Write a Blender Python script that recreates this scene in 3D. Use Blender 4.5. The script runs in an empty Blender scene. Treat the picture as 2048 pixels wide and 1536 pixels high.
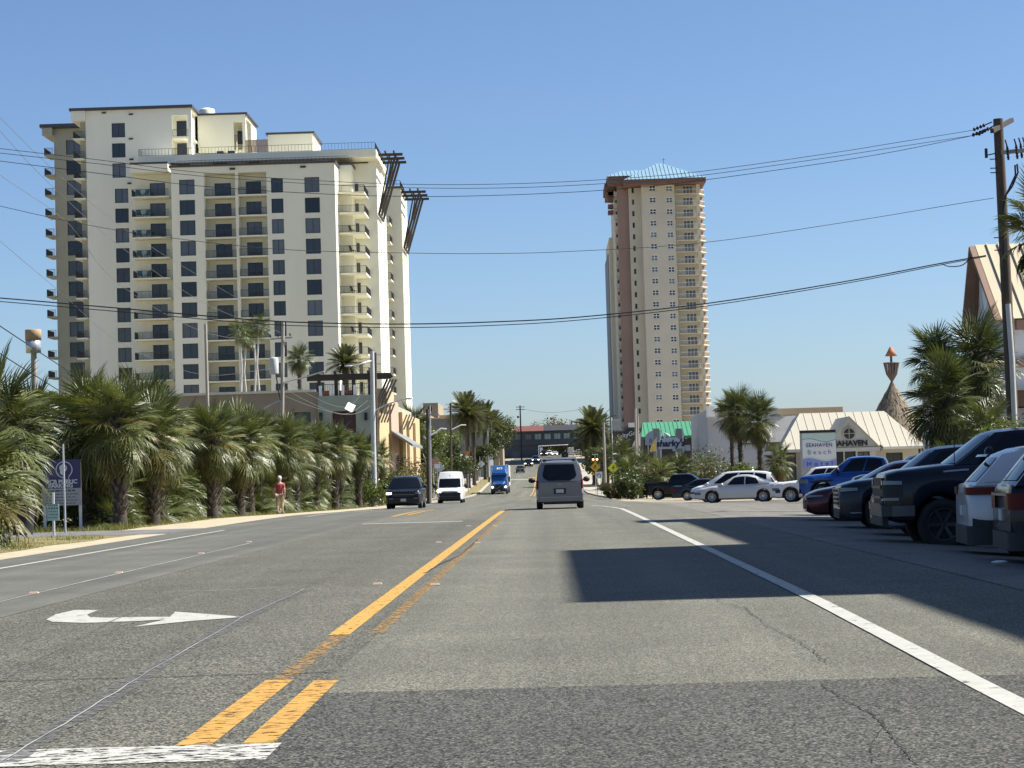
import bpy, bmesh, math, random
from mathutils import Vector, Matrix
rnd = random.Random(7)
SC = bpy.context.scene
COL = SC.collection
# ---------------------------------------------------------------- camera, sky, sun, exposure
F = 4143.0                       # focal length in pixels of the 2048 px wide photograph
EYE = 1.3
_roll = math.radians(1.7)
_dy = Vector(((1100 - 1024) / F, -(949 - 768) / F, -1)).normalized()
_up = Vector((-math.sin(_roll), math.cos(_roll), 0)); _up = (_up - _dy * _up.dot(_dy)).normalized()
_dx = _dy.cross(_up)
ROT = Matrix((_dx, _dy, _up))     # camera axes -> world
cam = bpy.data.cameras.new('camera'); camo = bpy.data.objects.new('camera', cam); COL.objects.link(camo)
camo.matrix_world = Matrix.Translation((0, 0, EYE)) @ ROT.to_4x4()
cam.sensor_fit = 'HORIZONTAL'; cam.sensor_width = 36; cam.lens = F / 2048 * 36
cam.clip_start = 0.1; cam.clip_end = 9000
SC.camera = camo
SUN_EL, SUN_AZ = math.radians(51), math.radians(79)   # azimuth from the road's direction towards the right
W = bpy.data.worlds.new('World'); SC.world = W; W.use_nodes = True
nt = W.node_tree; nt.nodes.clear()
sky = nt.nodes.new('ShaderNodeTexSky'); sky.sky_type = 'NISHITA'; sky.sun_disc = False
sky.sun_elevation = SUN_EL; sky.sun_rotation = SUN_AZ; sky.altitude = 0
sky.air_density = 0.85; sky.dust_density = 0.75; sky.ozone_density = 6.5
bg = nt.nodes.new('ShaderNodeBackground'); bg.inputs[1].default_value = 0.07
out = nt.nodes.new('ShaderNodeOutputWorld')
nt.links.new(sky.outputs[0], bg.inputs[0]); nt.links.new(bg.outputs[0], out.inputs[0])
sl = bpy.data.lights.new('sun', 'SUN'); sl.energy = 5.0; sl.angle = math.radians(0.53); sl.color = (1, .955, .87)
so = bpy.data.objects.new('sun', sl); COL.objects.link(so)
S = Vector((math.cos(SUN_EL) * math.sin(SUN_AZ), math.cos(SUN_EL) * math.cos(SUN_AZ), math.sin(SUN_EL)))
so.rotation_euler = (-S).to_track_quat('-Z', 'Y').to_euler(); so.location = (60, 0, 80)
SC.view_settings.view_transform = 'Standard'; SC.view_settings.look = 'None'
SC.view_settings.gamma = 1; SC.view_settings.exposure = 1.0; SC.view_settings.use_curve_mapping = False
SC.render.engine = 'CYCLES'
SC.cycles.max_bounces = 6; SC.cycles.transparent_max_bounces = 6
SC.cycles.use_denoising = True

# ---------------------------------------------------------------- where a pixel of the photograph lies in the place
def P(px, py, d):
    w = ROT @ Vector(((px - 1024) / F, -(py - 768) / F, -1))
    return Vector((0, 0, EYE)) + w * (d / w.y)
def PX(px, d, py=949): return P(px, py, d).x
def PZ(py, d, px=1100): return P(px, py, d).z

# road's rise and fall along its length
_K = [(-400, 0), (0, 0), (62, 0), (80, -.03), (100, -.22), (115, -.36), (135, -.55), (165, -.76), (220, -1.1), (270, -1.3), (300, -1.2),
      (330, -.6), (427, 1.9), (600, 6.0), (660, 7.2), (760, 8.0), (1000, 8.3), (9000, 8.3)]
def prof(y):
    if y <= _K[0][0]: return _K[0][1]
    for i in range(len(_K) - 1):
        a, b = _K[i], _K[i + 1]
        if y <= b[0]:
            def sl(j):
                if j <= 0 or j >= len(_K) - 1: return 0
                p, q, r = _K[j - 1], _K[j], _K[j + 1]
                s0 = (q[1] - p[1]) / (q[0] - p[0]); s1 = (r[1] - q[1]) / (r[0] - q[0])
                if s0 * s1 <= 0: return 0
                return 2 * s0 * s1 / (s0 + s1)
            h = b[0] - a[0]; t = (y - a[0]) / h; m0, m1 = sl(i) * h, sl(i + 1) * h
            return (2*t**3 - 3*t*t + 1) * a[1] + (t**3 - 2*t*t + t) * m0 + (-2*t**3 + 3*t*t) * b[1] + (t**3 - t*t) * m1
    return _K[-1][1]
def sstep(v, a, b):
    t = min(1, max(0, (v - a) / (b - a))); return t * t * (3 - 2 * t)
def gz(x, y):
    dp = .2 - .11 * sstep(y, 33, 48) + .08 * sstep(y, 72, 100)
    return prof(y) - dp * sstep(x, 4.9, 8.5) * (1 - sstep(y, 180, 260))

# ---------------------------------------------------------------- materials
def _n(nt, t, **kw):
    n = nt.nodes.new(t)
    for k, v in kw.items(): setattr(n, k, v)
    return n
def M(name, col, rough=.7, metal=0., var=.12, scale=2., bump=0., bscale=None, spec=.5, obvar=0., emit=None, estr=1., coat=0., stain=0., stscale=.4, alpha_worn=None, aniso=None, col2=None, coord='pos', vstretch=None):
    m = bpy.data.materials.new(name); m.use_nodes = True; nt = m.node_tree
    b = nt.nodes['Principled BSDF']; L = nt.links.new
    b.inputs['Roughness'].default_value = rough; b.inputs['Metallic'].default_value = metal
    b.inputs['Specular IOR Level'].default_value = spec
    if coat: b.inputs['Coat Weight'].default_value = coat; b.inputs['Coat Roughness'].default_value = .04
    c = (*col, 1)
    if emit: b.inputs['Emission Color'].default_value = (*emit, 1); b.inputs['Emission Strength'].default_value = estr
    if coord == 'pos': g = _n(nt, 'ShaderNodeNewGeometry').outputs['Position']
    else: g = _n(nt, 'ShaderNodeTexCoord').outputs['Object']
    if vstretch:
        mp = _n(nt, 'ShaderNodeMapping'); mp.inputs['Scale'].default_value = vstretch; L(g, mp.inputs[0]); gs = mp.outputs[0]
    else: gs = g
    cur = None
    if var > 0:
        nz = _n(nt, 'ShaderNodeTexNoise'); nz.inputs['Scale'].default_value = scale; nz.inputs['Detail'].default_value = 5; nz.inputs['Roughness'].default_value = .65; L(gs, nz.inputs['Vector'])
        mr = _n(nt, 'ShaderNodeMapRange'); mr.inputs[1].default_value = .28; mr.inputs[2].default_value = .72; L(nz.outputs[0], mr.inputs[0])
        mx = _n(nt, 'ShaderNodeMix', data_type='RGBA'); L(mr.outputs[0], mx.inputs[0])
        lo = tuple(v * (1 - var) for v in col); hi = col2 if col2 else tuple(min(1, v * (1 + var)) for v in col)
        mx.inputs[6].default_value = (*lo, 1); mx.inputs[7].default_value = (*hi, 1); cur = mx.outputs[2]
    if stain > 0:
        nz = _n(nt, 'ShaderNodeTexNoise'); nz.inputs['Scale'].default_value = stscale; nz.inputs['Detail'].default_value = 4; L(gs, nz.inputs['Vector'])
        mr = _n(nt, 'ShaderNodeMapRange'); mr.inputs[1].default_value = .35; mr.inputs[2].default_value = .7; mr.inputs[3].default_value = 1.; mr.inputs[4].default_value = 1 - stain; L(nz.outputs[0], mr.inputs[0])
        mx = _n(nt, 'ShaderNodeMix', data_type='RGBA', blend_type='MULTIPLY'); mx.inputs[0].default_value = 1
        if cur: L(cur, mx.inputs[6])
        else: mx.inputs[6].default_value = c
        L(mr.outputs[0], mx.inputs[7]); cur = mx.outputs[2]
    if obvar > 0:
        oi = _n(nt, 'ShaderNodeObjectInfo')
        mr = _n(nt, 'ShaderNodeMapRange'); mr.inputs[3].default_value = 1 - obvar; mr.inputs[4].default_value = 1 + obvar; L(oi.outputs['Random'], mr.inputs[0])
        mx = _n(nt, 'ShaderNodeMix', data_type='RGBA', blend_type='MULTIPLY'); mx.inputs[0].default_value = 1
        if cur: L(cur, mx.inputs[6])
        else: mx.inputs[6].default_value = c
        L(mr.outputs[0], mx.inputs[7]); cur = mx.outputs[2]
    if cur: L(cur, b.inputs['Base Color'])
    else: b.inputs['Base Color'].default_value = c
    if bump > 0:
        nz = _n(nt, 'ShaderNodeTexNoise'); nz.inputs['Scale'].default_value = bscale or scale * 6; nz.inputs['Detail'].default_value = 3; L(g, nz.inputs['Vector'])
        bp = _n(nt, 'ShaderNodeBump'); bp.inputs['Strength'].default_value = bump; bp.inputs['Distance'].default_value = .02; L(nz.outputs[0], bp.inputs['Height']); L(bp.outputs[0], b.inputs['Normal'])
    if alpha_worn:   # (noise scale, threshold, softness): paint chipped off
        sc_, th, sf, st = alpha_worn
        mp = _n(nt, 'ShaderNodeMapping'); mp.inputs['Scale'].default_value = st; L(g, mp.inputs[0])
        nz = _n(nt, 'ShaderNodeTexNoise'); nz.inputs['Scale'].default_value = sc_; nz.inputs['Detail'].default_value = 7; nz.inputs['Roughness'].default_value = .7; L(mp.outputs[0], nz.inputs['Vector'])
        mr = _n(nt, 'ShaderNodeMapRange'); mr.inputs[1].default_value = th - sf; mr.inputs[2].default_value = th + sf; L(nz.outputs[0], mr.inputs[0])
        L(mr.outputs[0], b.inputs['Alpha'])
    return m
def leafmat(name, col, col2, trans=.35, rough=.38, scale=1.5, obvar=.25):
    m = M(name, col, rough=rough, var=.3, col2=col2, scale=scale, obvar=obvar, spec=.35)
    nt = m.node_tree; b = nt.nodes['Principled BSDF']; L = nt.links.new
    t = _n(nt, 'ShaderNodeBsdfTranslucent'); src = b.inputs['Base Color'].links[0].from_socket
    mul = _n(nt, 'ShaderNodeMix', data_type='RGBA', blend_type='MULTIPLY'); mul.inputs[0].default_value = 1; mul.inputs[7].default_value = (1.5, 1.5, .7, 1); L(src, mul.inputs[6]); L(mul.outputs[2], t.inputs[0])
    ms = _n(nt, 'ShaderNodeMixShader'); ms.inputs[0].default_value = trans
    o = nt.nodes['Material Output']; L(b.outputs[0], ms.inputs[1]); L(t.outputs[0], ms.inputs[2]); L(ms.outputs[0], o.inputs[0])
    return m

# ---------------------------------------------------------------- mesh builder
class MB:
    def __init__(s): s.v = []; s.f = []; s.mi = []; s.sm = []
    def add(s, verts, faces, mi=0, smooth=False):
        o = len(s.v); s.v += [tuple(v) for v in verts]
        for f in faces: s.f.append(tuple(i + o for i in f)); s.mi.append(mi); s.sm.append(smooth)
    def quad(s, a, b, c, d, mi=0): s.add([a, b, c, d], [(0, 1, 2, 3)], mi)
    def tri(s, a, b, c, mi=0): s.add([a, b, c], [(0, 1, 2)], mi)
    def box(s, x0, y0, z0, x1, y1, z1, mi=0, skip=''):
        v = [(x0,y0,z0),(x1,y0,z0),(x1,y1,z0),(x0,y1,z0),(x0,y0,z1),(x1,y0,z1),(x1,y1,z1),(x0,y1,z1)]
        fs = dict(b=(0,3,2,1), t=(4,5,6,7), s=(0,1,5,4), e=(1,2,6,5), n=(2,3,7,6), w=(3,0,4,7))
        s.add(v, [f for k, f in fs.items() if k not in skip], mi)
    def obox(s, c, ax, ay, az, mi=0):     # oriented box: centre and half axes
        c, ax, ay, az = Vector(c), Vector(ax), Vector(ay), Vector(az)
        v = [c + ax*i + ay*j + az*k for k in (-1,1) for i, j in ((-1,-1),(1,-1),(1,1),(-1,1))]
        s.add(v, [(0,3,2,1),(4,5,6,7),(0,1,5,4),(1,2,6,5),(2,3,7,6),(3,0,4,7)], mi)
    def bar(s, a, b, w, h=None, mi=0, up=(0,0,1)):
        a, b = Vector(a), Vector(b); d = b - a
        if d.length < 1e-6: return
        u = Vector(up)
        if abs(d.normalized().dot(u)) > .98: u = Vector((1, 0, 0))
        sx = d.cross(u).normalized(); sy = sx.cross(d).normalized()
        s.obox((a + b) / 2, d / 2, sx * (w / 2), sy * ((h or w) / 2), mi)
    def tube(s, pts, r, n=6, mi=0, caps=True, smooth=True):
        pts = [Vector(p) for p in pts]; rs = r if isinstance(r, (list, tuple)) else [r] * len(pts)
        o = []; V = []; prev = None
        for i, p in enumerate(pts):
            d = (pts[min(i + 1, len(pts) - 1)] - pts[max(i - 1, 0)]).normalized()
            if prev is None:
                u = Vector((0, 0, 1)) if abs(d.z) < .9 else Vector((1, 0, 0)); sx = d.cross(u).normalized()
            else: sx = (prev - d * prev.dot(d)).normalized()
            prev = sx; sy = d.cross(sx)
            for k in range(n):
                a = 2 * math.pi * k / n; V.append(p + (sx * math.cos(a) + sy * math.sin(a)) * rs[i])
        fs = [(i*n + k, i*n + (k+1) % n, (i+1)*n + (k+1) % n, (i+1)*n + k) for i in range(len(pts) - 1) for k in range(n)]
        s.add(V, fs, mi, smooth)
        if caps: s.add(V[:n], [tuple(range(n - 1, -1, -1))], mi); s.add(V[-n:], [tuple(range(n))], mi)
    def lathe(s, prof_, n=16, o=(0,0,0), axis='z', mi=0, smooth=True):  # prof_: (radius, height)
        V = []
        for r, h in prof_:
            for k in range(n):
                a = 2 * math.pi * k / n; c, q = r * math.cos(a), r * math.sin(a)
                V.append({'z': (c, q, h), 'y': (q, h, c), 'x': (h, c, q)}[axis])
        V = [(x + o[0], y + o[1], z + o[2]) for x, y, z in V]
        s.add(V, [(i*n + k, i*n + (k+1) % n, (i+1)*n + (k+1) % n, (i+1)*n + k) for i in range(len(prof_) - 1) for k in range(n)], mi, smooth)
    def ball(s, c, rx, ry=None, rz=None, nu=10, nv=6, mi=0):
        ry = ry or rx; rz = rz or rx; V = []
        for i in range(nv + 1):
            t = math.pi * i / nv
            for k in range(nu):
                a = 2 * math.pi * k / nu; V.append((c[0] + rx*math.sin(t)*math.cos(a), c[1] + ry*math.sin(t)*math.sin(a), c[2] - rz*math.cos(t)))
        s.add(V, [(i*nu + k, i*nu + (k+1) % nu, (i+1)*nu + (k+1) % nu, (i+1)*nu + k) for i in range(nv) for k in range(nu)], mi, True)
    def prism(s, poly, h0, h1, mi=0, axis='z'):   # polygon (counter-clockwise) pushed along an axis
        n = len(poly)
        m = {'z': lambda p, h: (p[0], p[1], h), 'y': lambda p, h: (p[0], h, p[1]), 'x': lambda p, h: (h, p[0], p[1])}[axis]
        V = [m(p, h0) for p in poly] + [m(p, h1) for p in poly]
        fs = [tuple(range(n - 1, -1, -1)), tuple(range(n, 2 * n))] + [(i, (i+1) % n, n + (i+1) % n, n + i) for i in range(n)]
        s.add(V, fs, mi)
    def mesh(s, name, mats):
        me = bpy.data.meshes.new(name); me.from_pydata(s.v, [], s.f)
        for m in (mats if isinstance(mats, (list, tuple)) else [mats]): me.materials.append(m)
        me.polygons.foreach_set('material_index', s.mi); me.polygons.foreach_set('use_smooth', s.sm); me.update()
        return me
    def build(s, name, mats, parent=None, loc=(0,0,0), rot=(0,0,0), fix=False):
        me = s.mesh(name, mats)
        if fix:
            bm = bmesh.new(); bm.from_mesh(me); bmesh.ops.remove_doubles(bm, verts=bm.verts, dist=1e-4); bmesh.ops.recalc_face_normals(bm, faces=bm.faces); bm.to_mesh(me); bm.free()
        return put(name, me, parent, loc, rot)
def put(name, me, parent=None, loc=(0,0,0), rot=(0,0,0), scale=None):
    o = bpy.data.objects.new(name, me); COL.objects.link(o); o.location = loc; o.rotation_euler = rot
    if scale: o.scale = (scale,) * 3 if not isinstance(scale, (tuple, list)) else scale
    if parent: o.parent = parent
    return o
def tag(o, label, cat, group=None):
    o['label'] = label; o['category'] = cat
    if group: o['group'] = group
    return o
def thing(name, label, cat, loc=(0,0,0), rz=0, group=None):
    o = bpy.data.objects.new(name, None); COL.objects.link(o); o.location = loc; o.rotation_euler = (0, 0, rz); o.empty_display_size = .2
    return tag(o, label, cat, group)
def struct(o): o['kind'] = 'structure'; return o
def stuff(o): o['kind'] = 'stuff'; return o
def bevel(o, w, seg=2, ang=35):
    m = o.modifiers.new('bevel', 'BEVEL'); m.width = w; m.segments = seg; m.limit_method = 'ANGLE'; m.angle_limit = math.radians(ang); m.harden_normals = False
    return o
def text(name, body, size, mat, parent=None, loc=(0,0,0), rot=(math.pi/2,0,0), ext=.01, align='CENTER', bold=0., space=1., shear=0., sx=1.):
    c = bpy.data.curves.new(name, 'FONT'); c.body = body; c.size = size; c.extrude = ext; c.align_x = align; c.align_y = 'CENTER'; c.offset = bold; c.space_character = space; c.shear = shear; c.resolution_u = 3
    c.materials.append(mat)
    t = bpy.data.objects.new(name, c); COL.objects.link(t); bpy.context.view_layer.update()
    me = bpy.data.meshes.new_from_object(t.evaluated_get(bpy.context.evaluated_depsgraph_get())); me.name = name
    bpy.data.objects.remove(t); bpy.data.curves.remove(c)
    if not me.materials: me.materials.append(mat)
    o = put(name, me, parent, loc, rot); o.scale = (sx, 1, 1)
    return o
def strip(name, xs, ys, dz, mat, fx=None, zf=gz):
    """sheet draped on the ground: xs across, ys along; fx(y) shifts it sideways"""
    mb = MB(); n = len(xs)
    V = [((x + (fx(y) if fx else 0)), y, zf(x, y) + dz) for y in ys for x in xs]
    mb.add(V, [(j*n + i, j*n + i + 1, (j+1)*n + i + 1, (j+1)*n + i) for j in range(len(ys) - 1) for i in range(n - 1)], 0, True)
    return mb.build(name, mat)
def frange(a, b, n): return [a + (b - a) * i / n for i in range(n + 1)]
ORD = 'first second third fourth fifth sixth seventh eighth ninth tenth eleventh twelfth thirteenth fourteenth fifteenth sixteenth seventeenth eighteenth nineteenth twentieth'.split()
# ---------------------------------------------------------------- ground, road, markings
def asphalt(name, col, grain=85, gvar=.55, rough=.82, big=.18, tint=(1,1,1), streak=.12, bump=.5):
    m = bpy.data.materials.new(name); m.use_nodes = True; nt = m.node_tree; L = nt.links.new
    b = nt.nodes['Principled BSDF']; b.inputs['Specular IOR Level'].default_value = .35
    g = _n(nt, 'ShaderNodeNewGeometry').outputs['Position']
    vo = _n(nt, 'ShaderNodeTexVoronoi'); vo.inputs['Scale'].default_value = grain; L(g, vo.inputs['Vector'])
    sep = _n(nt, 'ShaderNodeSeparateColor'); L(vo.outputs['Color'], sep.inputs[0])
    pw = _n(nt, 'ShaderNodeMath', operation='POWER'); L(sep.outputs[0], pw.inputs[0]); pw.inputs[1].default_value = 2.2
    r1 = _n(nt, 'ShaderNodeMapRange'); r1.inputs[3].default_value = 1 - gvar; r1.inputs[4].default_value = 1 + gvar * 2.1; L(pw.outputs[0], r1.inputs[0])
    nz = _n(nt, 'ShaderNodeTexNoise'); nz.inputs['Scale'].default_value = .55; nz.inputs['Detail'].default_value = 6; L(g, nz.inputs['Vector'])
    r2 = _n(nt, 'ShaderNodeMapRange'); r2.inputs[1].default_value = .3; r2.inputs[2].default_value = .7; r2.inputs[3].default_value = 1 - big; r2.inputs[4].default_value = 1 + big; L(nz.outputs[0], r2.inputs[0])
    mp = _n(nt, 'ShaderNodeMapping'); mp.inputs['Scale'].default_value = (1.1, .012, 1); L(g, mp.inputs[0])
    n3 = _n(nt, 'ShaderNodeTexNoise'); n3.inputs['Scale'].default_value = 1; n3.inputs['Detail'].default_value = 3; L(mp.outputs[0], n3.inputs['Vector'])
    r3 = _n(nt, 'ShaderNodeMapRange'); r3.inputs[1].default_value = .3; r3.inputs[2].default_value = .7; r3.inputs[3].default_value = 1 - streak; r3.inputs[4].default_value = 1 + streak; L(n3.outputs[0], r3.inputs[0])
    m1 = _n(nt, 'ShaderNodeMath', operation='MULTIPLY'); L(r1.outputs[0], m1.inputs[0]); L(r2.outputs[0], m1.inputs[1])
    m2 = _n(nt, 'ShaderNodeMath', operation='MULTIPLY'); L(m1.outputs[0], m2.inputs[0]); L(r3.outputs[0], m2.inputs[1])
    mx = _n(nt, 'ShaderNodeMix', data_type='RGBA', blend_type='MULTIPLY'); mx.inputs[0].default_value = 1; mx.inputs[6].default_value = (col*tint[0], col*tint[1], col*tint[2], 1); L(m2.outputs[0], mx.inputs[7]); L(mx.outputs[2], b.inputs['Base Color'])
    b.inputs['Roughness'].default_value = rough
    bp = _n(nt, 'ShaderNodeBump'); bp.inputs['Strength'].default_value = bump; bp.inputs['Distance'].default_value = .006; L(sep.outputs[0], bp.inputs['Height']); L(bp.outputs[0], b.inputs['Normal'])
    return m
m_asph = asphalt('asphalt_worn', .108, grain=105, gvar=.72, tint=(1, .99, .78), big=.14, streak=.2)
m_lane = asphalt('asphalt_fine', .093, grain=170, gvar=.3, tint=(1, .995, .84), bump=.2, streak=.22)
m_turn = asphalt('asphalt_coarse', .084, grain=85, gvar=.85, tint=(1, .98, .77), big=.14, streak=.18)
m_patch = asphalt('asphalt_new', .057, grain=90, gvar=1., tint=(1, .99, .84), big=.1, streak=.05)
m_lot = asphalt('asphalt_lot', .135, grain=90, gvar=.45, tint=(1, .95, .82), streak=.1)
m_ground = M('soil', (.3, .26, .18), .95, var=.35, scale=.5, bump=.5)
m_grassg = M('grass_floor', (.13, .125, .03), .95, var=.5, scale=1.3, col2=(.27, .22, .09), bump=.8, bscale=30)
m_sand = M('sand', (.42, .36, .25), .95, var=.22, scale=3, bump=.7, bscale=25, stain=.25, stscale=1.5)
m_conc = M('concrete', (.36, .33, .27), .85, var=.15, scale=1.5, bump=.2, stain=.2)
m_white = M('white_paint', (.36, .36, .325), .7, var=.16, scale=6, alpha_worn=(9, .36, .06, (1, .5, 1)))
m_whitew = M('white_paint_cracked', (.4, .4, .37), .7, var=.12, scale=6, alpha_worn=(9, .47, .03, (1, 1.5, 1)))
m_yel = M('yellow_paint', (.42, .235, .045), .7, var=.16, scale=5, alpha_worn=(9, .385, .05, (1.6, .6, 1)))
m_yels = M('yellow_paint_scuffed', (.42, .23, .045), .7, var=.16, scale=5, alpha_worn=(9, .43, .035, (1, 1.8, 1)))
m_yelw = M('yellow_paint_worn', (.36, .2, .05), .75, var=.2, scale=5, alpha_worn=(14, .54, .1, (1.2, .8, 1)))
m_seal = M('crack_sealer', (.12, .12, .12), .7, var=.25, scale=8, alpha_worn=(12, .52, .14, (1, 1, 1)))
m_crack = M('crack', (.015, .015, .015), .95, var=0)
m_scratch = M('pale_scratch', (.3, .3, .28), .8, var=.2)

ys_far = [-60, -30, -10] + frange(0, 130, 26) + frange(136, 700, 94) + [760, 850, 1000, 1400]
xs_far = [-900, -500, -200, -90, -50, -30, -20, -15, -12, -10.3, -5, 0, 4, 4.9, 5.5, 6.2, 7, 7.8, 8.5, 10, 14, 20, 30, 60, 120, 250, 600, 900]
struct(strip('ground', xs_far, ys_far, -.035, m_ground))
wig = lambda y: .12 * math.sin(y * .37) + .08 * math.sin(y * 1.13 + 1)
ys_r = [-20, -8] + frange(0, 130, 65) + frange(134, 700, 142)
struct(strip('road', [-10.35, -8, -5.62, -3.6, -1.2, 1, 2.8, 4.75], ys_r, 0, m_asph))
struct(strip('road_lane', [-10.33, -7.8, -5.64], [y for y in ys_r if y <= 170], .004, m_lane))
struct(strip('turn_lane', [-5.62, -3.6, -1.49], [y for y in ys_r if y <= 62], .004, m_turn))
struct(strip('road_patch', [-1.487, 1, 2.25, 3.1], [-8, 0, 4, 8, 12.72], .004, m_patch))
yl = [y for y in ys_r if y <= 120]
struct(strip('parking_lot', [4.7, 5.3, 6, 6.7, 7.4, 8.2, 10, 14, 22, 40], [-20, -8] + frange(0, 118, 59), .006, m_lot, fx=lambda y: .55 * sstep(y, 25, 50) * 0))
struct(strip('driveway', [-40, -25, -16, -12, -10.32], [56.5, 58, 60, 62], -.004, asphalt('asphalt_drive', .14, grain=80, gvar=.3)))
struct(strip('sand_shoulder', [-13.3, -12.4, -11.7, -11, -10.2], frange(20, 230, 140), -.012, m_sand, fx=wig))
struct(strip('grass_verge', [-60, -30, -20, -15, -13.2, -12.1, -11.45], frange(20, 56.4, 60), -.007, m_grassg, fx=wig))
struct(strip('grass_verge', [-60, -30, -20, -15, -13.9, -13.0], frange(62.1, 260, 70), -.008, m_grassg, fx=wig))
# pavement and kerb further on, left and right
struct(strip('sidewalk', [-14.2, -12.6], frange(180, 560, 60), .1, m_conc))
def kerb(x0, x1, y0, y1):
    mb = MB(); ys = frange(y0, y1, int((y1 - y0) / 6))
    for a, b in zip(ys, ys[1:]):
        V = [(x0, a, gz(x0, a) - .05), (x1, a, gz(x0, a) - .05), (x1, a, gz(x0, a) + .14), (x0, a, gz(x0, a) + .14)]
        V += [(x, b, z - gz(x0, a) + gz(x0, b)) for x, _, z in V]
        mb.add(V, [(0, 1, 5, 4), (1, 2, 6, 5), (2, 3, 7, 6), (3, 0, 4, 7)])
    struct(mb.build('kerb', m_conc))
kerb(-10.75, -10.36, 176, 600); kerb(4.8, 5.2, 176, 600)
struct(strip('grass_verge', [-12.55, -10.8], frange(180, 560, 60), .05, m_grassg))
struct(strip('sidewalk', [5.25, 7.2], frange(172, 560, 60), .08, m_conc))
struct(strip('side_street', [4.78, 8, 14, 30, 60], [119, 124, 130], -.004, m_lane))

def Gp(px, py):                      # where a pixel meets the level road near the camera
    w = ROT @ Vector(((px - 1024) / F, -(py - 768) / F, -1)); t = -EYE / w.z
    return Vector((0, 0, EYE)) + w * t
def line(name, x0, x1, y0, y1, mat, fx=None, dz=.009):
    ys = [y0] + [y for y in frange(0, 700, 175) if y0 + .5 < y < y1 - .5] + [y1]
    return struct(strip(name, [x0, x1], ys, dz, mat, fx=fx))
line('yellow_line', -1.9, -1.72, 10.35, 13.6, m_yels); line('yellow_line', -1.57, -1.41, 10.35, 13.5, m_yels)
line('yellow_line', -1.86, -1.73, 13.62, 17.5, m_yelw); line('yellow_line', -1.9, -1.72, 17.4, 78, m_yel)
line('yellow_line', -1.56, -1.44, 17.5, 80, m_yelw)
line('yellow_line', -5.5, -1.9, 73.5, 74.1, m_yelw); line('yellow_line', -5.6, -5.42, 72, 98, m_yel); line('yellow_line', -5.2, -5.05, 74.2, 92, m_yel)
line('yellow_line', -1.95, -1.65, 175, 176.5, m_yelw); line('yellow_line', -4.6, -1.6, 246, 248, m_yel)
for x in (-2.6, -2.15): line('yellow_line', x, x + .16, 252, 420, m_yel)
line('yellow_line', -4, 2.4, 384, 387, m_yel); line('white_line', -10, -3, 374, 377, m_white)
line('white_line', 2.48, 2.64, -8, 76, m_white, fx=lambda y: -.12 * sstep(-y, -22, -8)); line('white_line', 2.48, 2.62, 76, 92, m_white, fx=lambda y: -.75 * sstep(y, 74, 92))
line('white_line', -9.22, -9.1, -8, 58, m_white); line('white_line', -9.22, -9.1, 78, 160, m_white)
line('white_line', -5.55, -2.6, 60.5, 61.1, m_white)
line('stop_bar', -5.6, -1.37, 9.72, 10.33, m_whitew)
line('road_crack', -5.6, -1.5, 14.05, 14.075, m_crack)
arrow = [(197,1221.6),(150,1221.6),(112,1230),(92.5,1240.8),(104.7,1245.3),(167.5,1247.7),(268.7,1244.2),(331,1240.7),(267,1255.4),(380,1244),(490,1235.5),(350.7,1225),(340,1235.5),(296.6,1235.5),(209,1237.3),(180,1236),(174,1231)]
mb = MB(); q = [Gp(*p) for p in arrow]; V = [(p.x, p.y, .0095) for p in q]
mb.add(V, [(1, 2, 16, 0), (2, 3, 15, 16), (3, 4, 5, 15), (5, 6, 14, 15), (6, 7, 13, 14), (7, 12, 13), (8, 9, 7), (7, 9, 12), (12, 9, 11), (9, 10, 11)])
mb.f = [f for f in mb.f]
me = mb.mesh('turn_arrow', m_white)
for p_ in me.polygons:
    if p_.normal.z < 0: p_.flip()
struct(put('turn_arrow', me))
def crackline(pp, w, mat, name='road_crack', jit=.03, sub=6, dz=.011, conv=True):
    pts = [Gp(*p) if conv else Vector((*p, 0)) for p in pp]; q = []
    for a, b in zip(pts, pts[1:]):
        for k in range(sub): q.append(a.lerp(b, k / sub) + Vector((rnd.uniform(-jit, jit), rnd.uniform(-jit, jit) * 2, 0)))
    q.append(pts[-1]); mb = MB()
    V = []
    for i, p in enumerate(q):
        d = (q[min(i+1, len(q)-1)] - q[max(i-1, 0)]).normalized(); n = Vector((-d.y, d.x, 0)) * w * rnd.uniform(.5, 1.3) / 2
        V += [(p.x + n.x, p.y + n.y, gz(p.x, p.y) + dz), (p.x - n.x, p.y - n.y, gz(p.x, p.y) + dz)]
    mb.add(V, [(2*i, 2*i+1, 2*i+3, 2*i+2) for i in range(len(q) - 1)])
    return struct(mb.build(name, mat))
crackline([(1490,1215),(1530,1250),(1570,1270),(1620,1296),(1650,1325)], .008, m_crack, jit=.016, sub=14); crackline([(1590,1281),(1640,1288),(1672,1300)], .006, m_crack, jit=.014, sub=10)
crackline([(1645,1372),(1690,1402),(1755,1437),(1790,1480),(1835,1530)], .009, m_crack, jit=.014, sub=16); crackline([(1700,1408),(1752,1412),(1800,1428)], .006, m_crack, jit=.012, sub=10); crackline([(1770,1455),(1740,1490),(1745,1530)], .005, m_crack, jit=.012, sub=10); crackline([(1480,1216),(1440,1205),(1418,1190)], .006, m_crack, jit=.014, sub=8)
crackline([(610,1180),(490,1235),(300,1345),(150,1440),(0,1530)], .16, m_seal, 'crack_seal', jit=.006, dz=.0115)
crackline([(610,1180),(490,1235),(300,1345),(150,1440),(0,1530)], .009, m_scratch, 'crack_scratch', jit=.01, dz=.0155)
crackline([(0,1365),(170,1270),(300,1210),(420,1178)], .03, m_seal, 'crack_seal', jit=.02)
crackline([(330,1185),(430,1182),(560,1176)], .025, m_scratch, 'crack_scratch', jit=.02)
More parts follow.
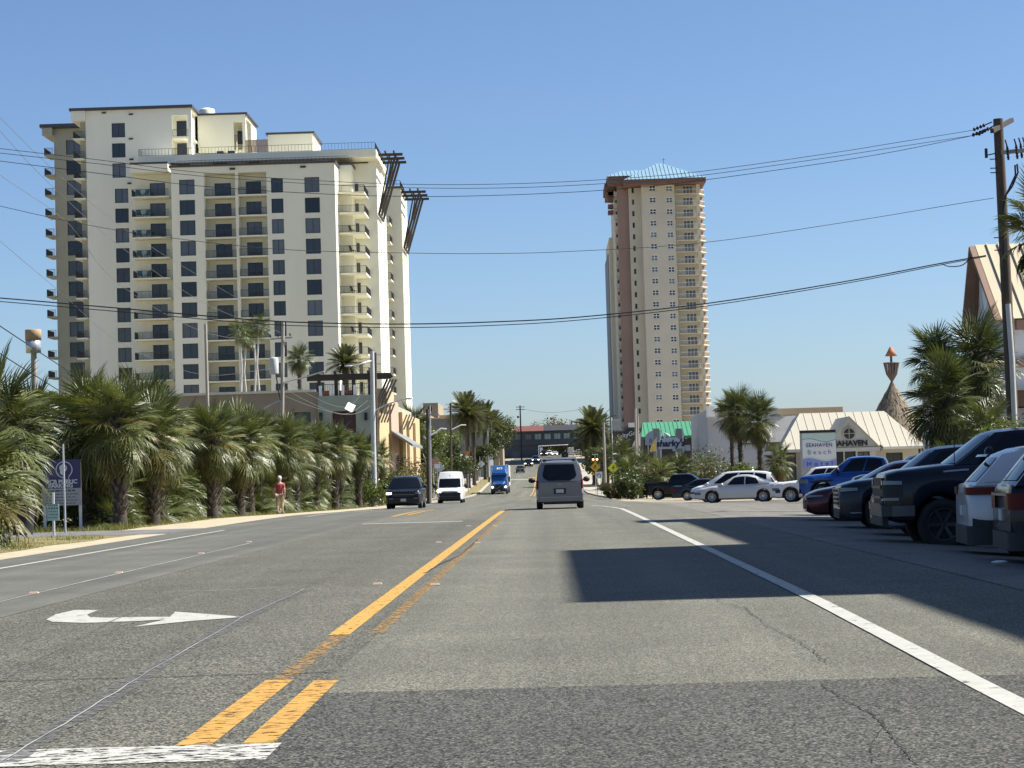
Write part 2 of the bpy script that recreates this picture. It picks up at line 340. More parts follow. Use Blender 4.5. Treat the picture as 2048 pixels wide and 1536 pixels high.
crackline([(0,1205),(240,1148),(500,1087)], .035, m_scratch, 'crack_scratch', jit=.015)
crackline([(850,1148),(880,1130),(920,1112),(955,1080)], .03, m_crack, jit=.02)
for k in range(14):
    a = (rnd.uniform(-5.5, 1.5), rnd.uniform(120, 260)); crackline([a, (a[0] + rnd.uniform(.8, 3), a[1] + rnd.uniform(-1.5, 1.5))], .3, m_crack, 'tar_patch', jit=.1, conv=False)
# stall stripes in the car park
for y0 in (60, 66, 72, 79, 86, 93): line('white_line', 6.5, 8.2, y0, y0 + .22, m_white, dz=.012)
# raised pavement reflectors
refl = [(755,1170,'beside the solid yellow line, nearest the camera'),(870,1171,'right of the worn yellow line, nearest the camera'),(877,1086,'left of the solid yellow line, second one along'),(955,1087,'right of the worn yellow line, second one along'),(937,1053,'left of the solid yellow line, farthest one'),(990,1053,'right of the worn yellow line, farthest one'),
        (68,1188,'between left lane and turn lane, nearest one'),(238,1147,'between left lane and turn lane, second one'),(402,1108,'between left lane and turn lane, third one'),(498,1085,'between left lane and turn lane, fourth one')]
m_refb = M('reflector_body', (.38, .35, .3), .5, var=.1); m_reflens = M('reflector_lens', (.38, .27, .2), .2, var=0)
mb = MB(); V = [(-.055,-.05,0),(.055,-.05,0),(.055,.05,0),(-.055,.05,0),(-.045,-.025,.02),(.045,-.025,.02),(.045,.025,.02),(-.045,.025,.02)]
mb.add(V, [(4,5,6,7),(1,2,6,5),(2,3,7,6),(3,0,4,7)], 0); mb.add(V, [(0,1,5,4)], 1); me_ref = mb.mesh('road_reflector', [m_refb, m_reflens])
for px, py, lab in refl:
    p = Gp(px, py); o = put('road_reflector', me_ref, None, (p.x, p.y, .008), scale=1.05); tag(o, 'small raised pavement reflector ' + lab, 'road reflector', 'raised reflectors along the lane lines')
# litter on the lot and manhole-like lid
p = Gp(2000, 1128); mb = MB(); mb.lathe([(0, 0), (.09, 0), (.11, .02), (.05, .035), (0, .03)], 9); o = mb.build('litter', M('litter_paper', (.6, .62, .63), .6), None, (p.x, p.y, .01)); tag(o, 'crumpled pale paper cup lying on the shaded car park asphalt', 'litter')
# ---------------------------------------------------------------- the two towers
m_glass = M('dark_glass', (.018, .022, .028), .06, var=0, obvar=.6, spec=.6)
m_curt = M('curtained_glass', (.1, .11, .13), .12, var=.1, obvar=.35, spec=.6)
m_darkfr = M('dark_frame', (.03, .028, .027), .5, var=0)
m_rail = M('railing_metal', (.035, .033, .033), .5, var=0)
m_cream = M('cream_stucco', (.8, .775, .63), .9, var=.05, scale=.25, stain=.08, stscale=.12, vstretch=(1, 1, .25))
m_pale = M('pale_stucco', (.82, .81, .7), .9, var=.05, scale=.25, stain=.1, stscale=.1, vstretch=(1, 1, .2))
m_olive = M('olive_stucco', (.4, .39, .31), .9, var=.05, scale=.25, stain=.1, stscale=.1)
m_cap = M('roof_edge', (.06, .06, .07), .6, var=0)
m_roofg = M('flat_roof', (.4, .39, .36), .9)
m_timber = M('dark_timber', (.05, .042, .036), .8, var=.25, scale=1)
m_soffit = m_cream
def wall_open(mb, x0, x1, z0, z1, y, ops, depth=.25, mi=0):
    """wall in the plane y, facing the camera side, with real openings (x0, z0, x1, z1) and their reveals"""
    us = sorted({x0, x1} | {u for o in ops for u in (o[0], o[2])}); us = [u for u in us if x0 <= u <= x1]
    vs = sorted({z0, z1} | {v for o in ops for v in (o[1], o[3])}); vs = [v for v in vs if z0 <= v <= z1]
    for j in range(len(vs) - 1):
        cv = (vs[j] + vs[j+1]) / 2; run = None
        for i in range(len(us)):
            hole = True
            if i < len(us) - 1:
                cu = (us[i] + us[i+1]) / 2; hole = any(o[0] < cu < o[2] and o[1] < cv < o[3] for o in ops)
            if not hole and run is None: run = us[i]
            if hole and run is not None: mb.quad((run, y, vs[j]), (us[i], y, vs[j]), (us[i], y, vs[j+1]), (run, y, vs[j+1]), mi); run = None
    for a, b, c, d in ops:
        e = y + depth
        mb.quad((a, y, b), (c, y, b), (c, e, b), (a, e, b), mi); mb.quad((a, y, d), (a, e, d), (c, e, d), (c, y, d), mi)
        mb.quad((a, y, b), (a, e, b), (a, e, d), (a, y, d), mi); mb.quad((c, y, b), (c, y, d), (c, e, d), (c, e, b), mi)
def shell(mb, x0, x1, z0, z1, y0, y1, mi=0, roof=1):   # the other faces of a block whose front is a wall_open
    mb.quad((x1, y0, z0), (x1, y1, z0), (x1, y1, z1), (x1, y0, z1), mi); mb.quad((x0, y1, z0), (x0, y0, z0), (x0, y0, z1), (x0, y1, z1), mi)
    mb.quad((x1, y1, z0), (x0, y1, z0), (x0, y1, z1), (x1, y1, z1), mi); mb.quad((x0, y0, z1), (x1, y0, z1), (x1, y1, z1), (x0, y1, z1), roof)
_wm = {}
def win_mesh(w, h, nx=2, ny=1, fr=None, gl=None, bar=.07, key='w'):
    k = (round(w, 2), round(h, 2), nx, ny, key)
    if k in _wm: return _wm[k]
    mb = MB(); t = bar
    mb.box(-w/2, 0, 0, -w/2 + t, .1, h); mb.box(w/2 - t, 0, 0, w/2, .1, h); mb.box(-w/2 + t, 0, 0, w/2 - t, .1, t); mb.box(-w/2 + t, 0, h - t, w/2 - t, .1, h)
    for i in range(1, nx): x = -w/2 + w*i/nx; mb.box(x - t/2, .01, t, x + t/2, .09, h - t)
    for j in range(1, ny): z = h*j/ny; mb.box(-w/2 + t, .02, z - t/2, w/2 - t, .08, z + t/2)
    mb.quad((-w/2, .06, 0), (w/2, .06, 0), (w/2, .06, h), (-w/2, .06, h), 1)
    _wm[k] = mb.mesh('window', [fr or m_darkfr, gl or m_glass]); return _wm[k]
m_blind = M('blinded_glass', (.045, .05, .058), .09, var=.1, obvar=.4, spec=.6)
m_glassmix = [m_glass, m_glass, m_blind, m_curt]
def add_window(parent, x0, z0, x1, z1, y, name='window', nx=2, ny=1, fr=None, gl=None, bar=.07, key='w'):
    g = gl or rnd.choice(m_glassmix)
    return put(name, win_mesh(x1 - x0, z1 - z0, nx, ny, fr, g, bar, key + g.name), parent, ((x0 + x1) / 2, y, z0))
_rm = {}
def rail_mesh(w, d=0, h=1.05, step=.13, bt=.028, mat=None, sides='lr', glass=None, key=''):
    k = (round(w, 2), round(d, 2), sides, key)
    if k in _rm: return _rm[k]
    mb = MB()
    def run(a, b):
        a, b = Vector(a), Vector(b); L_ = (b - a).length; n = max(1, int(L_ / step))
        mb.bar(a + Vector((0,0,h)), b + Vector((0,0,h)), .06, .05); mb.bar(a + Vector((0,0,.08)), b + Vector((0,0,.08)), .04, .04)
        for i in range(n + 1):
            p = a.lerp(b, i / n); w_ = .05 if i % 9 == 0 else bt; mb.box(p.x - w_/2, p.y - w_/2, .04, p.x + w_/2, p.y + w_/2, h - .02)
    run((-w/2, 0, 0), (w/2, 0, 0))
    if d > 0:
        if 'l' in sides: run((-w/2, .05, 0), (-w/2, d, 0))
        if 'r' in sides: run((w/2, .05, 0), (w/2, d, 0))
    _rm[k] = mb.mesh('railing', mat or m_rail); return _rm[k]
_bm_ = {}
def add_balcony(parent, x0, x1, z, yf, yb, mat, sides='lr', th=.2, rmat=None, key='', slabname='balcony', h=1.05):
    k = (round(x1 - x0, 2), round(yb - yf, 2), mat.name, th)
    if k not in _bm_:
        mb = MB(); w = x1 - x0; mb.box(-w/2, 0, -th, w/2, yb - yf, 0); _bm_[k] = mb.mesh('balcony', mat)
    b = put('balcony', _bm_[k], parent, ((x0 + x1) / 2, yf, z))
    put('railing', rail_mesh(x1 - x0 - .1, (yb - yf - .1) if sides else 0, sides=sides or 'n', mat=rmat, key=key, h=h), b, (0, .06, 0))
    return b

LT = thing('apartment_tower', 'tall cream stucco apartment tower with dark square windows and stepped roofline', 'apartment building', (TXc := PX(460, 307, 500), 303, prof(303)))
_o = LT.location.copy()
class Off:   # builds parts in world coordinates, then hangs them on the thing's base
    def __init__(s, root): s.root = root; s.off = root.location.copy()
def hang(root):
    bpy.context.view_layer.update()
    for c in root.children: c.location = c.location - root.location
def TX(px, d): return P(px, 500, d).x
def TZ(py, d, px=500): return P(px, py, d).z
FH = 3.03
def run_windows(px0, px1, d, ptop, h, zmin, fh=FH, n=99, at=None):
    x0, x1 = TX(px0, d), TX(px1, d); zt = TZ(ptop, d, at or (px0 + px1) / 2); r = []
    for k in range(n):
        z1 = zt - k * fh
        if z1 - h < zmin: break
        r.append((x0, z1 - h, x1, z1))
    return r
GB = 0.5       # foot of the towers
# A: wing at the far left, its shade put into darker olive stucco
d = 330; ax0, ax1 = TX(112, d), TX(180, d); az = TZ(257, d, 130)
wA = run_windows(136, 167, d, 280, 2.35, 6, fh=3.26, at=150)
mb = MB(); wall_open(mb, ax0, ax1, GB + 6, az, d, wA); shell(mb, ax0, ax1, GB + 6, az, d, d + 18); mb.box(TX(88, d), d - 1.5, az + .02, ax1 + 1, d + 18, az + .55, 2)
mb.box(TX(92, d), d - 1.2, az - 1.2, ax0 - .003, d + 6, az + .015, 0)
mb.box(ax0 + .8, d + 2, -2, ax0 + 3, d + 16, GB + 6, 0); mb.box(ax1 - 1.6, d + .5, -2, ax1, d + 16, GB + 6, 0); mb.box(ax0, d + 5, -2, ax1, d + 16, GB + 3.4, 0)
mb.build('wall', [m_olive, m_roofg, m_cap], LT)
for o in wA: add_window(LT, *o, d + .18)
for k in range(14):
    z = TZ(310, d, 100) - k * 3.26
    if z < 6: break
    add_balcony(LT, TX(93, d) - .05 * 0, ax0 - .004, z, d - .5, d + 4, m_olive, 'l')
# B: tall pale section
d = 312; bx0, bx1 = TX(176, d), TX(388, d); bz = TZ(219, d, 270); bs = TX(345, d)
wB = run_windows(228, 255, d, 246, 2.2, 40, fh=3.08, n=3, at=240) + run_windows(232, 259, d, 377, 2.2, 4, at=245)
rec = [(TX(349, d), TZ(272, d, 370), TX(388, d) - .5, TZ(230, d, 370)), (TX(349, d), TZ(310, d, 370), TX(388, d) - .5, TZ(275, d, 370))]
mb = MB(); wall_open(mb, bx0, bx1, GB, bz, d, wB); wall_open
mb = MB(); wall_open(mb, bx0, bx1, GB, bz, d, wB + rec, .25); shell(mb, bx0, bs, GB, bz, d, d + 14)
# recess at the upper right corner: walls, post and lit side opening
mb.box(bs, d + 3.2, TZ(310, d, 370), bx1 - .45, d + 14, bz - .3, 0)
mb.box(bs + .003, d + .3, bz - .3, bx1, d + 14.5, bz - .002, 0); mb.box(bx1 - .45, d + .25, TZ(310, d, 370), bx1 - .02, d + .7, bz - .31, 0); mb.box(bx1 - .45, d + 6, TZ(310, d, 370), bx1 - .02, d + 14, bz - .31, 0)
mb.box(bs + .02, d + .26, TZ(274.5, d, 370) - .12, bx1 - .03, d + 6, TZ(272.5, d, 370), 0)
mb.quad((bs, d, bz), (bx1, d, bz), (bx1, d + 14, bz), (bs, d + 14, bz), 1)
mb.box(TX(145, d), d - .6, bz + .004, bx1 + .3, d + 15, bz + .4, 2); mb.box(TX(148, d), d - .3, bz - 1.5, bx0 - .003, d + 9, bz + .002, 0); mb.box(TX(162, d), d + 1, GB, bx0 - .004, d + 9, bz - 1.502, 3)
mb.build('wall', [m_pale, m_roofg, m_cap, m_olive], LT)
for o in wB: add_window(LT, *o, d + .18)
for a in rec: add_window(LT, a[0] + .2, a[1] + .1, a[0] + 1.7, a[3] - .35, d + 3.1, 'sliding_door'); put('railing', rail_mesh(a[2] - a[0] - .1), LT, ((a[0] + a[2]) / 2, d + .15, a[1]))
for k in range(14):
    z = TZ(277, d, 165) - k * 3.04
    if z < 6: break
    add_balcony(LT, TX(151, d), bx0 - .2, z, d - .3, d + 5, m_pale, 'l')
# little wall lamps and roof clutter on B
for px, py in ((208, 226), (262, 229), (262, 278), (263, 319), (259, 367)): p = P(px, py, d); mb = MB(); mb.box(p.x - .3, d - .2, p.z - .1, p.x + .3, d - .003, p.z + .12); mb.build('wall_lamp', m_rail, LT)
# B2 penthouse, water tank, third roof box
d = 318; x0, x1 = TX(396, d), TX(497, d); z1 = TZ(230, d, 450); z0 = TZ(305, d, 450)
r2 = [(TX(473, d), TZ(300, d, 480), TX(494, d), TZ(243, d, 480))]
mb = MB(); wall_open(mb, x0, x1, z0, z1, d, r2, 3); mb.box(x0, d + 3.01, z0, x1 - 2.2, d + 12, z1 - .01); mb.box(x1 - .6, d + 6, z0, x1 - .01, d + 12, z1 - .01); mb.box(x1 - .5, d + .01, z0, x1, d + .5, z1)
mb.box(x0, d + .01, z1 - .5, x1 + .0, d + 12, z1 + .01); mb.box(x0 - .3, d - .3, z1 + .012, x1 + .3, d + 12.3, z1 + .3, 1)
mb.build('wall', [m_cream, m_cap], LT)
put('railing', rail_mesh(r2[0][2] - r2[0][0]), LT, ((r2[0][0] + r2[0][2]) / 2, d + .2, TZ(283, d, 480)))
add_window(LT, r2[0][0] + .15, TZ(282, d, 480), r2[0][0] + 1.1, TZ(256, d, 480), d + 2.8, 'sliding_door')
mb = MB(); p = P(414, 222, 322); mb.lathe([(1.25, -2), (1.25, .0), (1.1, .25), (.6, .42), (0, .46)], 18, (p.x, 322, p.z)); mb.build('water_tank', M('tank_paint', (.75, .73, .62), .6), LT)
mb = MB(); q = P(312, 214, 316); mb.box(q.x - .7, 315, bz + .4, q.x + .6, 317, bz + 1.0); mb.bar((TX(225, 318), 318, bz + .4), (TX(225, 318), 318, bz + 2.7), .05); mb.build('roof_unit', M('unit_paint', (.6, .6, .57), .6), LT)
d = 319; x0, x1 = TX(541, d), TX(631, d); z1 = TZ(268, d, 590); z0 = TZ(306, d, 590)
mb = MB(); mb.box(x0, d, z0, x1, d + 11, z1); mb.box(x0 - .3, d - .3, z1 + .005, x1 + .3, d + 11.3, z1 + .3, 1); mb.build('wall', [m_cream, m_cap], LT)
mb = MB(); xa, xb = TX(496, 317), TX(541, 317); n = 26
for i in range(n): x = xa + (xb - xa) * i / n; mb.box(x, 317, z0, x + (xb - xa) / n * .82, 317.06, TZ(279, 317, 520))
scr = mb.build('screen_slats', M('brown_slats', (.2, .13, .09), .8), LT)
# terrace deck under them, running right to the bracketed end
d = 309; x0, x1 = TX(279, d), TX(757, d); z1 = TZ(304, d, 550); z0 = TZ(319, d, 550)
mb = MB(); mb.box(x0, d, z0, x1, 330, z1); mb.box(x0 + .4, d + 2.2, TZ(345, d, 550), TX(675, d), 329, z0 - .003); mb.build('terrace_deck', m_cream, LT)
rl = rail_mesh(x1 - x0 - .3, 20, step=.5, bt=.035, sides='lr', key='terr'); put('railing', rl, LT, ((x0 + x1) / 2, d + .2, z1))
for px0, px1 in ((305, 337), (354, 378), (425, 455), (498, 521)): add_window(LT, TX(px0, d), TZ(338, d, 420), TX(px1, d), TZ(322, d, 420) - .1, d + 2.08)
mb = MB()
for px in (440, 462): p = P(px, 300, 312); mb.box(p.x - .5, 312, z1, p.x + .5, 313, z1 + .9)
stuff(mb.build('terrace_chairs', m_darkfr, LT))
# C: balcony stack with teal glass
d = 307; x0, x1 = TX(272, d), TX(346, d); zt = TZ(334, d, 310)
wC = run_windows(302, 333, d, 366, 2.3, 4, at=318); zs = [o[1] for o in wC]
mb = MB(); wall_open(mb, x0, x1, GB, zt - .02, d, wC); shell(mb, x0, x1, GB, zt - .02, d, d + 5)
mb.box(x0 - .1, d - 3, zt, x1 - .002, d + 5, zt + .3, 1); mb.box(x0 - .05, d - 2.95, zt - 1.2, x1 - .003, d - .003, zt - .002, 0)
mb.build('wall', [m_cream, m_cap], LT)
for o in wC: add_window(LT, *o, d + .18, 'sliding_door')
for z in zs: add_balcony(LT, x0, x1 - .01, z, d - 2.6, d - .004, m_cream, 'l')
TEALC = [(x0 + (x1 - x0) * q, d - 1.6, z) for k_, z in enumerate(zs[:5]) for q in (.16, .36)]
# D, E, F: the front block with its recessed balconies
d = 303; dx0, dx1 = TX(345, d), TX(673, d); zf = TZ(329, d, 550)
wD = run_windows(361, 392, d, 359, 2.2, 3.5, at=376); wF1 = run_windows(545, 569, d, 356, 2.15, 3.5, at=557); wF2 = run_windows(612, 642, d, 354, 2.25, 3.5, at=627)
e0, e1, e2, e3 = TX(411, d), TX(473, d), TX(479, d), TX(536, d); et = TZ(345, d, 470)
mb = MB(); wall_open(mb, dx0, dx1, GB, zf, d, wD + wF1 + wF2 + [(e0, GB + 3, e1, et), (e2, GB + 3, e3, et)], .22); shell(mb, dx0, dx1, GB, zf, d, d + 8)
mb.box(dx0 - .25, d - .25, zf + .004, dx1 + .2, d + 8, zf + .3, 2)
wE = run_windows(427, 460, d, 362, 2.25, 4, at=443); wE2 = run_windows(490, 521, d, 358, 2.25, 4, at=505)
for (a, b, ops) in ((e0, e1, wE), (e2, e3, wE2)):
    wall_open(mb, a, b, GB + 3, et, d + 2.3, ops); mb.quad((a, d + .22, GB + 3), (a, d + 2.3, GB + 3), (a, d + 2.3, et), (a, d + .22, et)); mb.quad((b, d + .22, GB + 3), (b, d + .22, et), (b, d + 2.3, et), (b, d + 2.3, GB + 3)); mb.quad((a, d + .22, et), (a, d + 2.3, et), (b, d + 2.3, et), (b, d + .22, et))
    for o in ops:
        add_window(LT, *o, d + 2.45, 'sliding_door'); add_balcony(LT, a + .004, b - .004, o[1], d - .12, d + 2.29, m_cream, '')
mb.build('wall', [m_cream, m_roofg, m_cap], LT)
for o in wD + wF1 + wF2: add_window(LT, *o, d + .15)
put('railing', rail_mesh(TX(700, d) - TX(355, d), step=.6, key='para', h=.8), LT, ((TX(700, d) + TX(355, d)) / 2, d + 1, zf + .3))
for px, py in ((465, 338), (606, 334)): p = P(px, py, d); mb = MB(); mb.box(p.x - .4, d - .25, p.z - .12, p.x + .4, d - .003, p.z + .14); mb.build('wall_lamp', m_rail, LT)
# G: corner balconies, H: plain end wall, narrow windows on its sunny side
d = 309; x0, x1 = TX(673, d), TX(707, d); zt = TZ(330, d, 690)
mb = MB(); mb.box(x0, d, GB, x1, d + 9, zt); mb.box(x0, d - .15, zt + .003, x1 + .15, d + 9, zt + .3, 1); mb.build('wall', [m_cream, m_cap], LT)
h0, h1 = TX(700, 314), TX(757, 314); zh = TZ(303.5, 314, 740)
mb = MB(); wall_open(mb, x1 - .5, h1, GB, TZ(305, 314, 740) - .1, 314, [(TX(708, 314), TZ(334, 314), TX(741, 314), TZ(317, 314))], 2.5); shell(mb, x1 - .5, h1, GB, TZ(305, 314) - .1, 314, 331); mb.build('wall', [m_pale, m_roofg], LT)
for k in range(14):
    z = TZ(388, d, 700) - k * FH
    if z < 5: break
    b = add_balcony(LT, x0, TX(733, 308), z, d - 2.4, d + 4.9, m_cream, 'r', th=.25)
    add_window(LT, x1 + .006, z, x1 + .5, z + 2.2, 313.88, 'sliding_door', nx=1); add_window(LT, x0 + .01, z, x0 + .3, z + 2.2, d - .12, 'sliding_door', nx=1)
def side_windows(x, ys, z, h, w=.8, name='window'):
    for y in ys:
        put(name, win_mesh(w, h, 1, 2, key='side'), LT, (x + .03, y, z), (0, 0, math.pi / 2))
for k in range(9):
    z = TZ(478, 314, 765) - k * FH * 1.0
    if z > 3: side_windows(h1 + .0, (319.2, 324.5), z, 2.3, 1.3)
# I: rear wing with its own sunny side
d = 341; x0, x1 = TX(766, d), TX(805, d); zt = TZ(377, d, 790)
mb = MB(); mb.box(x0, d, GB, x1, d + 14, zt); mb.box(x0 - .2, d - .2, zt + .003, x1 + .2, d + 14, zt + .3, 1); mb.build('wall', [m_cream, m_cap], LT)
put('railing', rail_mesh(x1 - x0 - .3, 10, step=.5, bt=.035, sides='r', key='terr2'), LT, ((x0 + x1) / 2, d + .2, zt + .3))
for k in range(13):
    z = TZ(452, d, 778) - k * FH * 1.02
    if z < 5: break
    add_balcony(LT, TX(770, 336), TX(781, 336), z, 336, 340.98, m_cream, 'r', th=.22)
    if k < 12: side_windows(x1, (d + 4, d + 9.5), z - 3, 2.3, 1.3)
# timber brackets at both ends
def brackets(xw, dep, zb, reach, drop, px_):
    for i, yy in enumerate(dep):
        mb = MB(); mb.bar((xw - 1.5, yy, zb), (xw + reach, yy, zb), .3, .4)
        mb.bar((xw + reach - 1.1, yy, zb - .2), (xw + .25, yy, zb - drop), .3, .34); mb.bar((xw + reach - 2.0, yy, zb - .2), (xw + .3, yy, zb - drop * .97), .18, .22)
        mb.build('roof_bracket', m_timber, LT)
    mb = MB()
    for q in (.4, 1.5, reach - 1.3): mb.bar((xw + q, dep[0] - 1, zb + .33), (xw + q, dep[-1] + 1, zb + .33), .22, .3)
    mb.bar((xw + .3, dep[0] - .5, zb - drop), (xw + .3, dep[-1] + .5, zb - drop), .3, .3)
    mb.build('roof_bracket', m_timber, LT)
brackets(h1, (313.5, 317.5, 321.5), TZ(310, 314, 790), 4.1, 9.1, 0)
brackets(x1, (341.5, 346, 350.5), TZ(383, 341, 830), 4.1, 9.2, 0)
hang(LT)
m_tealc = M('teal_fabric', (.06, .2, .22), .8); m_darkc = M('dark_wicker', (.03, .028, .025), .8)
def chair_mesh(m):
    mb = MB(); mb.box(-.3, -.3, .36, .3, .3, .44); mb.obox((0, .3, .72), (.3, 0, 0), (0, .03, .0), (0, .1, .32))
    for a in (-.27, .27):
        for b_ in (-.27, .27): mb.box(a - .025, b_ - .025, 0, a + .025, b_ + .025, .36)
    return mb.mesh('balcony_chair', m)
cm1, cm2 = chair_mesh(m_tealc), chair_mesh(m_darkc)
for i, (x, y, z) in enumerate(TEALC): tag(put('balcony_chair', cm1, None, (x, y, z + .004), (0, 0, .4 * (-1)**i), 1.15), 'teal chair, %s one on the %s balcony from the top, left balcony stack' % (('left', 'right')[i % 2], ORD[i // 2]), 'chair', 'teal chairs on the tower balconies')
for i, k in enumerate((2, 3, 5, 7)): tag(put('balcony_chair', cm2, None, (TX(705, 308), 308.2, TZ(388, 309, 700) - k * FH + .004), (0, 0, 1.2), 1.2), 'dark wicker chair on the %s corner balcony from the top' % ORD[k], 'chair', 'dark chairs on the corner balconies')

# ------------------------------------------------ right tower
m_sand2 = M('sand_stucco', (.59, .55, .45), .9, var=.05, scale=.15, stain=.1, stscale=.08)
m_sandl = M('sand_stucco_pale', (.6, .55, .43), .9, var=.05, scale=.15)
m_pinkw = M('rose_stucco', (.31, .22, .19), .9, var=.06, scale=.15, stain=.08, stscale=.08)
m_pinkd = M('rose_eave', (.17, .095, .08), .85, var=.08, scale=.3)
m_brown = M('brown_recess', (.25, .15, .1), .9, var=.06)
m_whitefr = M('white_frame', (.75, .75, .73), .6, var=0)
m_whrail = M('white_rail', (.72, .68, .6), .6, var=0)
m_teal = M('teal_metal_roof', (.24, .38, .47), .4, metal=.15, var=.1, scale=.2)
d = 516; RT = thing('beach_tower', 'slender sand and rose coloured high rise with teal hipped roof and balconies', 'high rise', (PX(1320, d, 600), d, prof(d)))
def RX(px, dd=516): return P(px, 600, dd).x
def RZ(py, dd=516, px=1330): return P(px, py, dd).z
FR = 23.32 / F * 516
zb = 4.0; ze = RZ(362, 516, 1330)
f0, f1 = RX(1290), RX(1356)
w1 = []
for (a, b) in ((1305, 1318.5), (1338.5, 1351.5)):
    x0, x1 = RX(a), RX(b); z0 = RZ(382.5, 516, a)
    w1 += [(x0, z0 - k*FR, x1, z0 - k*FR + 1.45) for k in range(20)] + [(x0, z0 - 20*FR - .4, x1, z0 - 20*FR + 1.05)]
mb = MB(); wall_open(mb, f0, f1, zb, ze, d, w1, .3); shell(mb, f0, f1, zb, ze, d, d + 20); mb.build('wall', [m_sand2, m_roofg], RT)
for o in w1: add_window(RT, *o, d + .15, nx=2, ny=2, fr=m_whitefr, bar=.16, key='cross')
# narrow-window bay, set back
g0, g1 = RX(1264, 520), RX(1290.5, 520)
w2 = []; x0, x1 = RX(1270, 520), RX(1274.5, 520); z0 = RZ(386, 520, 1272)
w2 = [(x0, z0 - k*FR*1.008, x1, z0 - k*FR*1.008 + 1.3) for k in range(20)]
mb = MB(); wall_open(mb, g0, g1, zb, RZ(370, 520), 520, w2, .3); shell(mb, g0, g1, zb, RZ(370, 520), 520, 536); mb.build('wall', [m_sand2, m_roofg], RT)
for o in w2: add_window(RT, *o, 520.15, nx=1, ny=2, bar=.1)
# rose shaft and shadowy balcony strip on the left
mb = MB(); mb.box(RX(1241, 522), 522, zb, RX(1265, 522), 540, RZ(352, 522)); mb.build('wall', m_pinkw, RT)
mb = MB(); mb.box(RX(1235, 526), 526, zb, RX(1241.5, 526), 556, RZ(365, 526)); mb.build('wall', m_sand2, RT)
for k in range(21):
    z = RZ(392, 526, 1238) - k*FR*1.01
    mb2 = MB(); w = RX(1241, 526) - RX(1233.5, 526); mb2.box(-w/2, 0, -.2, w/2, 1.5, 0); mb2.box(-w/2, 0, .004, w/2, .12, .95); b = put('balcony', mb2.mesh('balcony', m_sand2) if k == 0 else bme, RT, ((RX(1241, 526) + RX(1233.5, 526)) / 2, 524.4, z))
    bme = b.data
    add_window(RT, RX(1236.5, 526), z + .2, RX(1239.5, 526), z + 1.9, 525.88, 'sliding_door', nx=1, bar=.05)
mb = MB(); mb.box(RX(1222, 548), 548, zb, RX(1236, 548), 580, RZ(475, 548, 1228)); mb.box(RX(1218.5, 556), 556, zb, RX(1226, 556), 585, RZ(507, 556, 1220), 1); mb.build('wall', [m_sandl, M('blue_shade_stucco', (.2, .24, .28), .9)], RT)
# balcony bay
b0, b1 = RX(1356, 518), RX(1402, 518)
w3 = []; x0, x1 = RX(1372, 518), RX(1392.5, 518); z0 = RZ(388, 518, 1380)
w3 = [(x0, z0 - k*FR*1.004, x1, z0 - k*FR*1.004 + 2.1) for k in range(21)]
mb = MB(); wall_open(mb, b0, b1, zb, ze, 518, w3, .3); shell(mb, b0, b1, zb, ze, 518, 536); mb.build('wall', [m_sandl, m_roofg], RT)
me_b = None
c0, c1 = RX(1402, 516), RX(1418, 516)
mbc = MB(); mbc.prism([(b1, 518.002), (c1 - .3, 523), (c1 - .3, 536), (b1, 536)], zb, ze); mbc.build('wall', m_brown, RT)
for o in w3:
    add_window(RT, *o, 518.15, 'sliding_door', nx=3, ny=1, fr=m_whitefr, gl=m_curt, bar=.13)
    z = o[1]
    if me_b is None:
        mb = MB(); mb.prism([(b0, 516.3), (b1, 516.3), (c1, 519.5), (c1, 524), (b0, 524)], -.28, 0); mb.v = [(x - b0, y - 516.3, zz) for x, y, zz in mb.v]; me_b = mb.mesh('balcony', m_sandl)
        mr = MB()
        def rr(a, b_):
            a, b_ = Vector(a), Vector(b_); n = int((b_ - a).length / .35); mr.bar(a + Vector((0,0,1.05)), b_ + Vector((0,0,1.05)), .12, .1)
            for i in range(n + 1): p = a.lerp(b_, i / n); mr.box(p.x - .03, p.y - .03, 0, p.x + .03, p.y + .03, 1.02)
        rr((.1, .1, 0), (b1 - b0, .1, 0)); rr((b1 - b0, .1, 0), (c1 - b0 - .1, 3.2, 0)); rr((c1 - b0 - .1, 3.2, 0), (c1 - b0 - .1, 7.5, 0)); me_rl = mr.mesh('railing', m_whrail)
        mp = MB(); mp.box(-.45, -.4, 0, .45, .4, FR - .3); me_p = mp.mesh('corner_post', m_sandl)
    b = put('balcony', me_b, RT, (b0, 516.3, z)); put('railing', me_rl, b); put('corner_post', me_p, b, (b1 - b0, .5, .002)); 
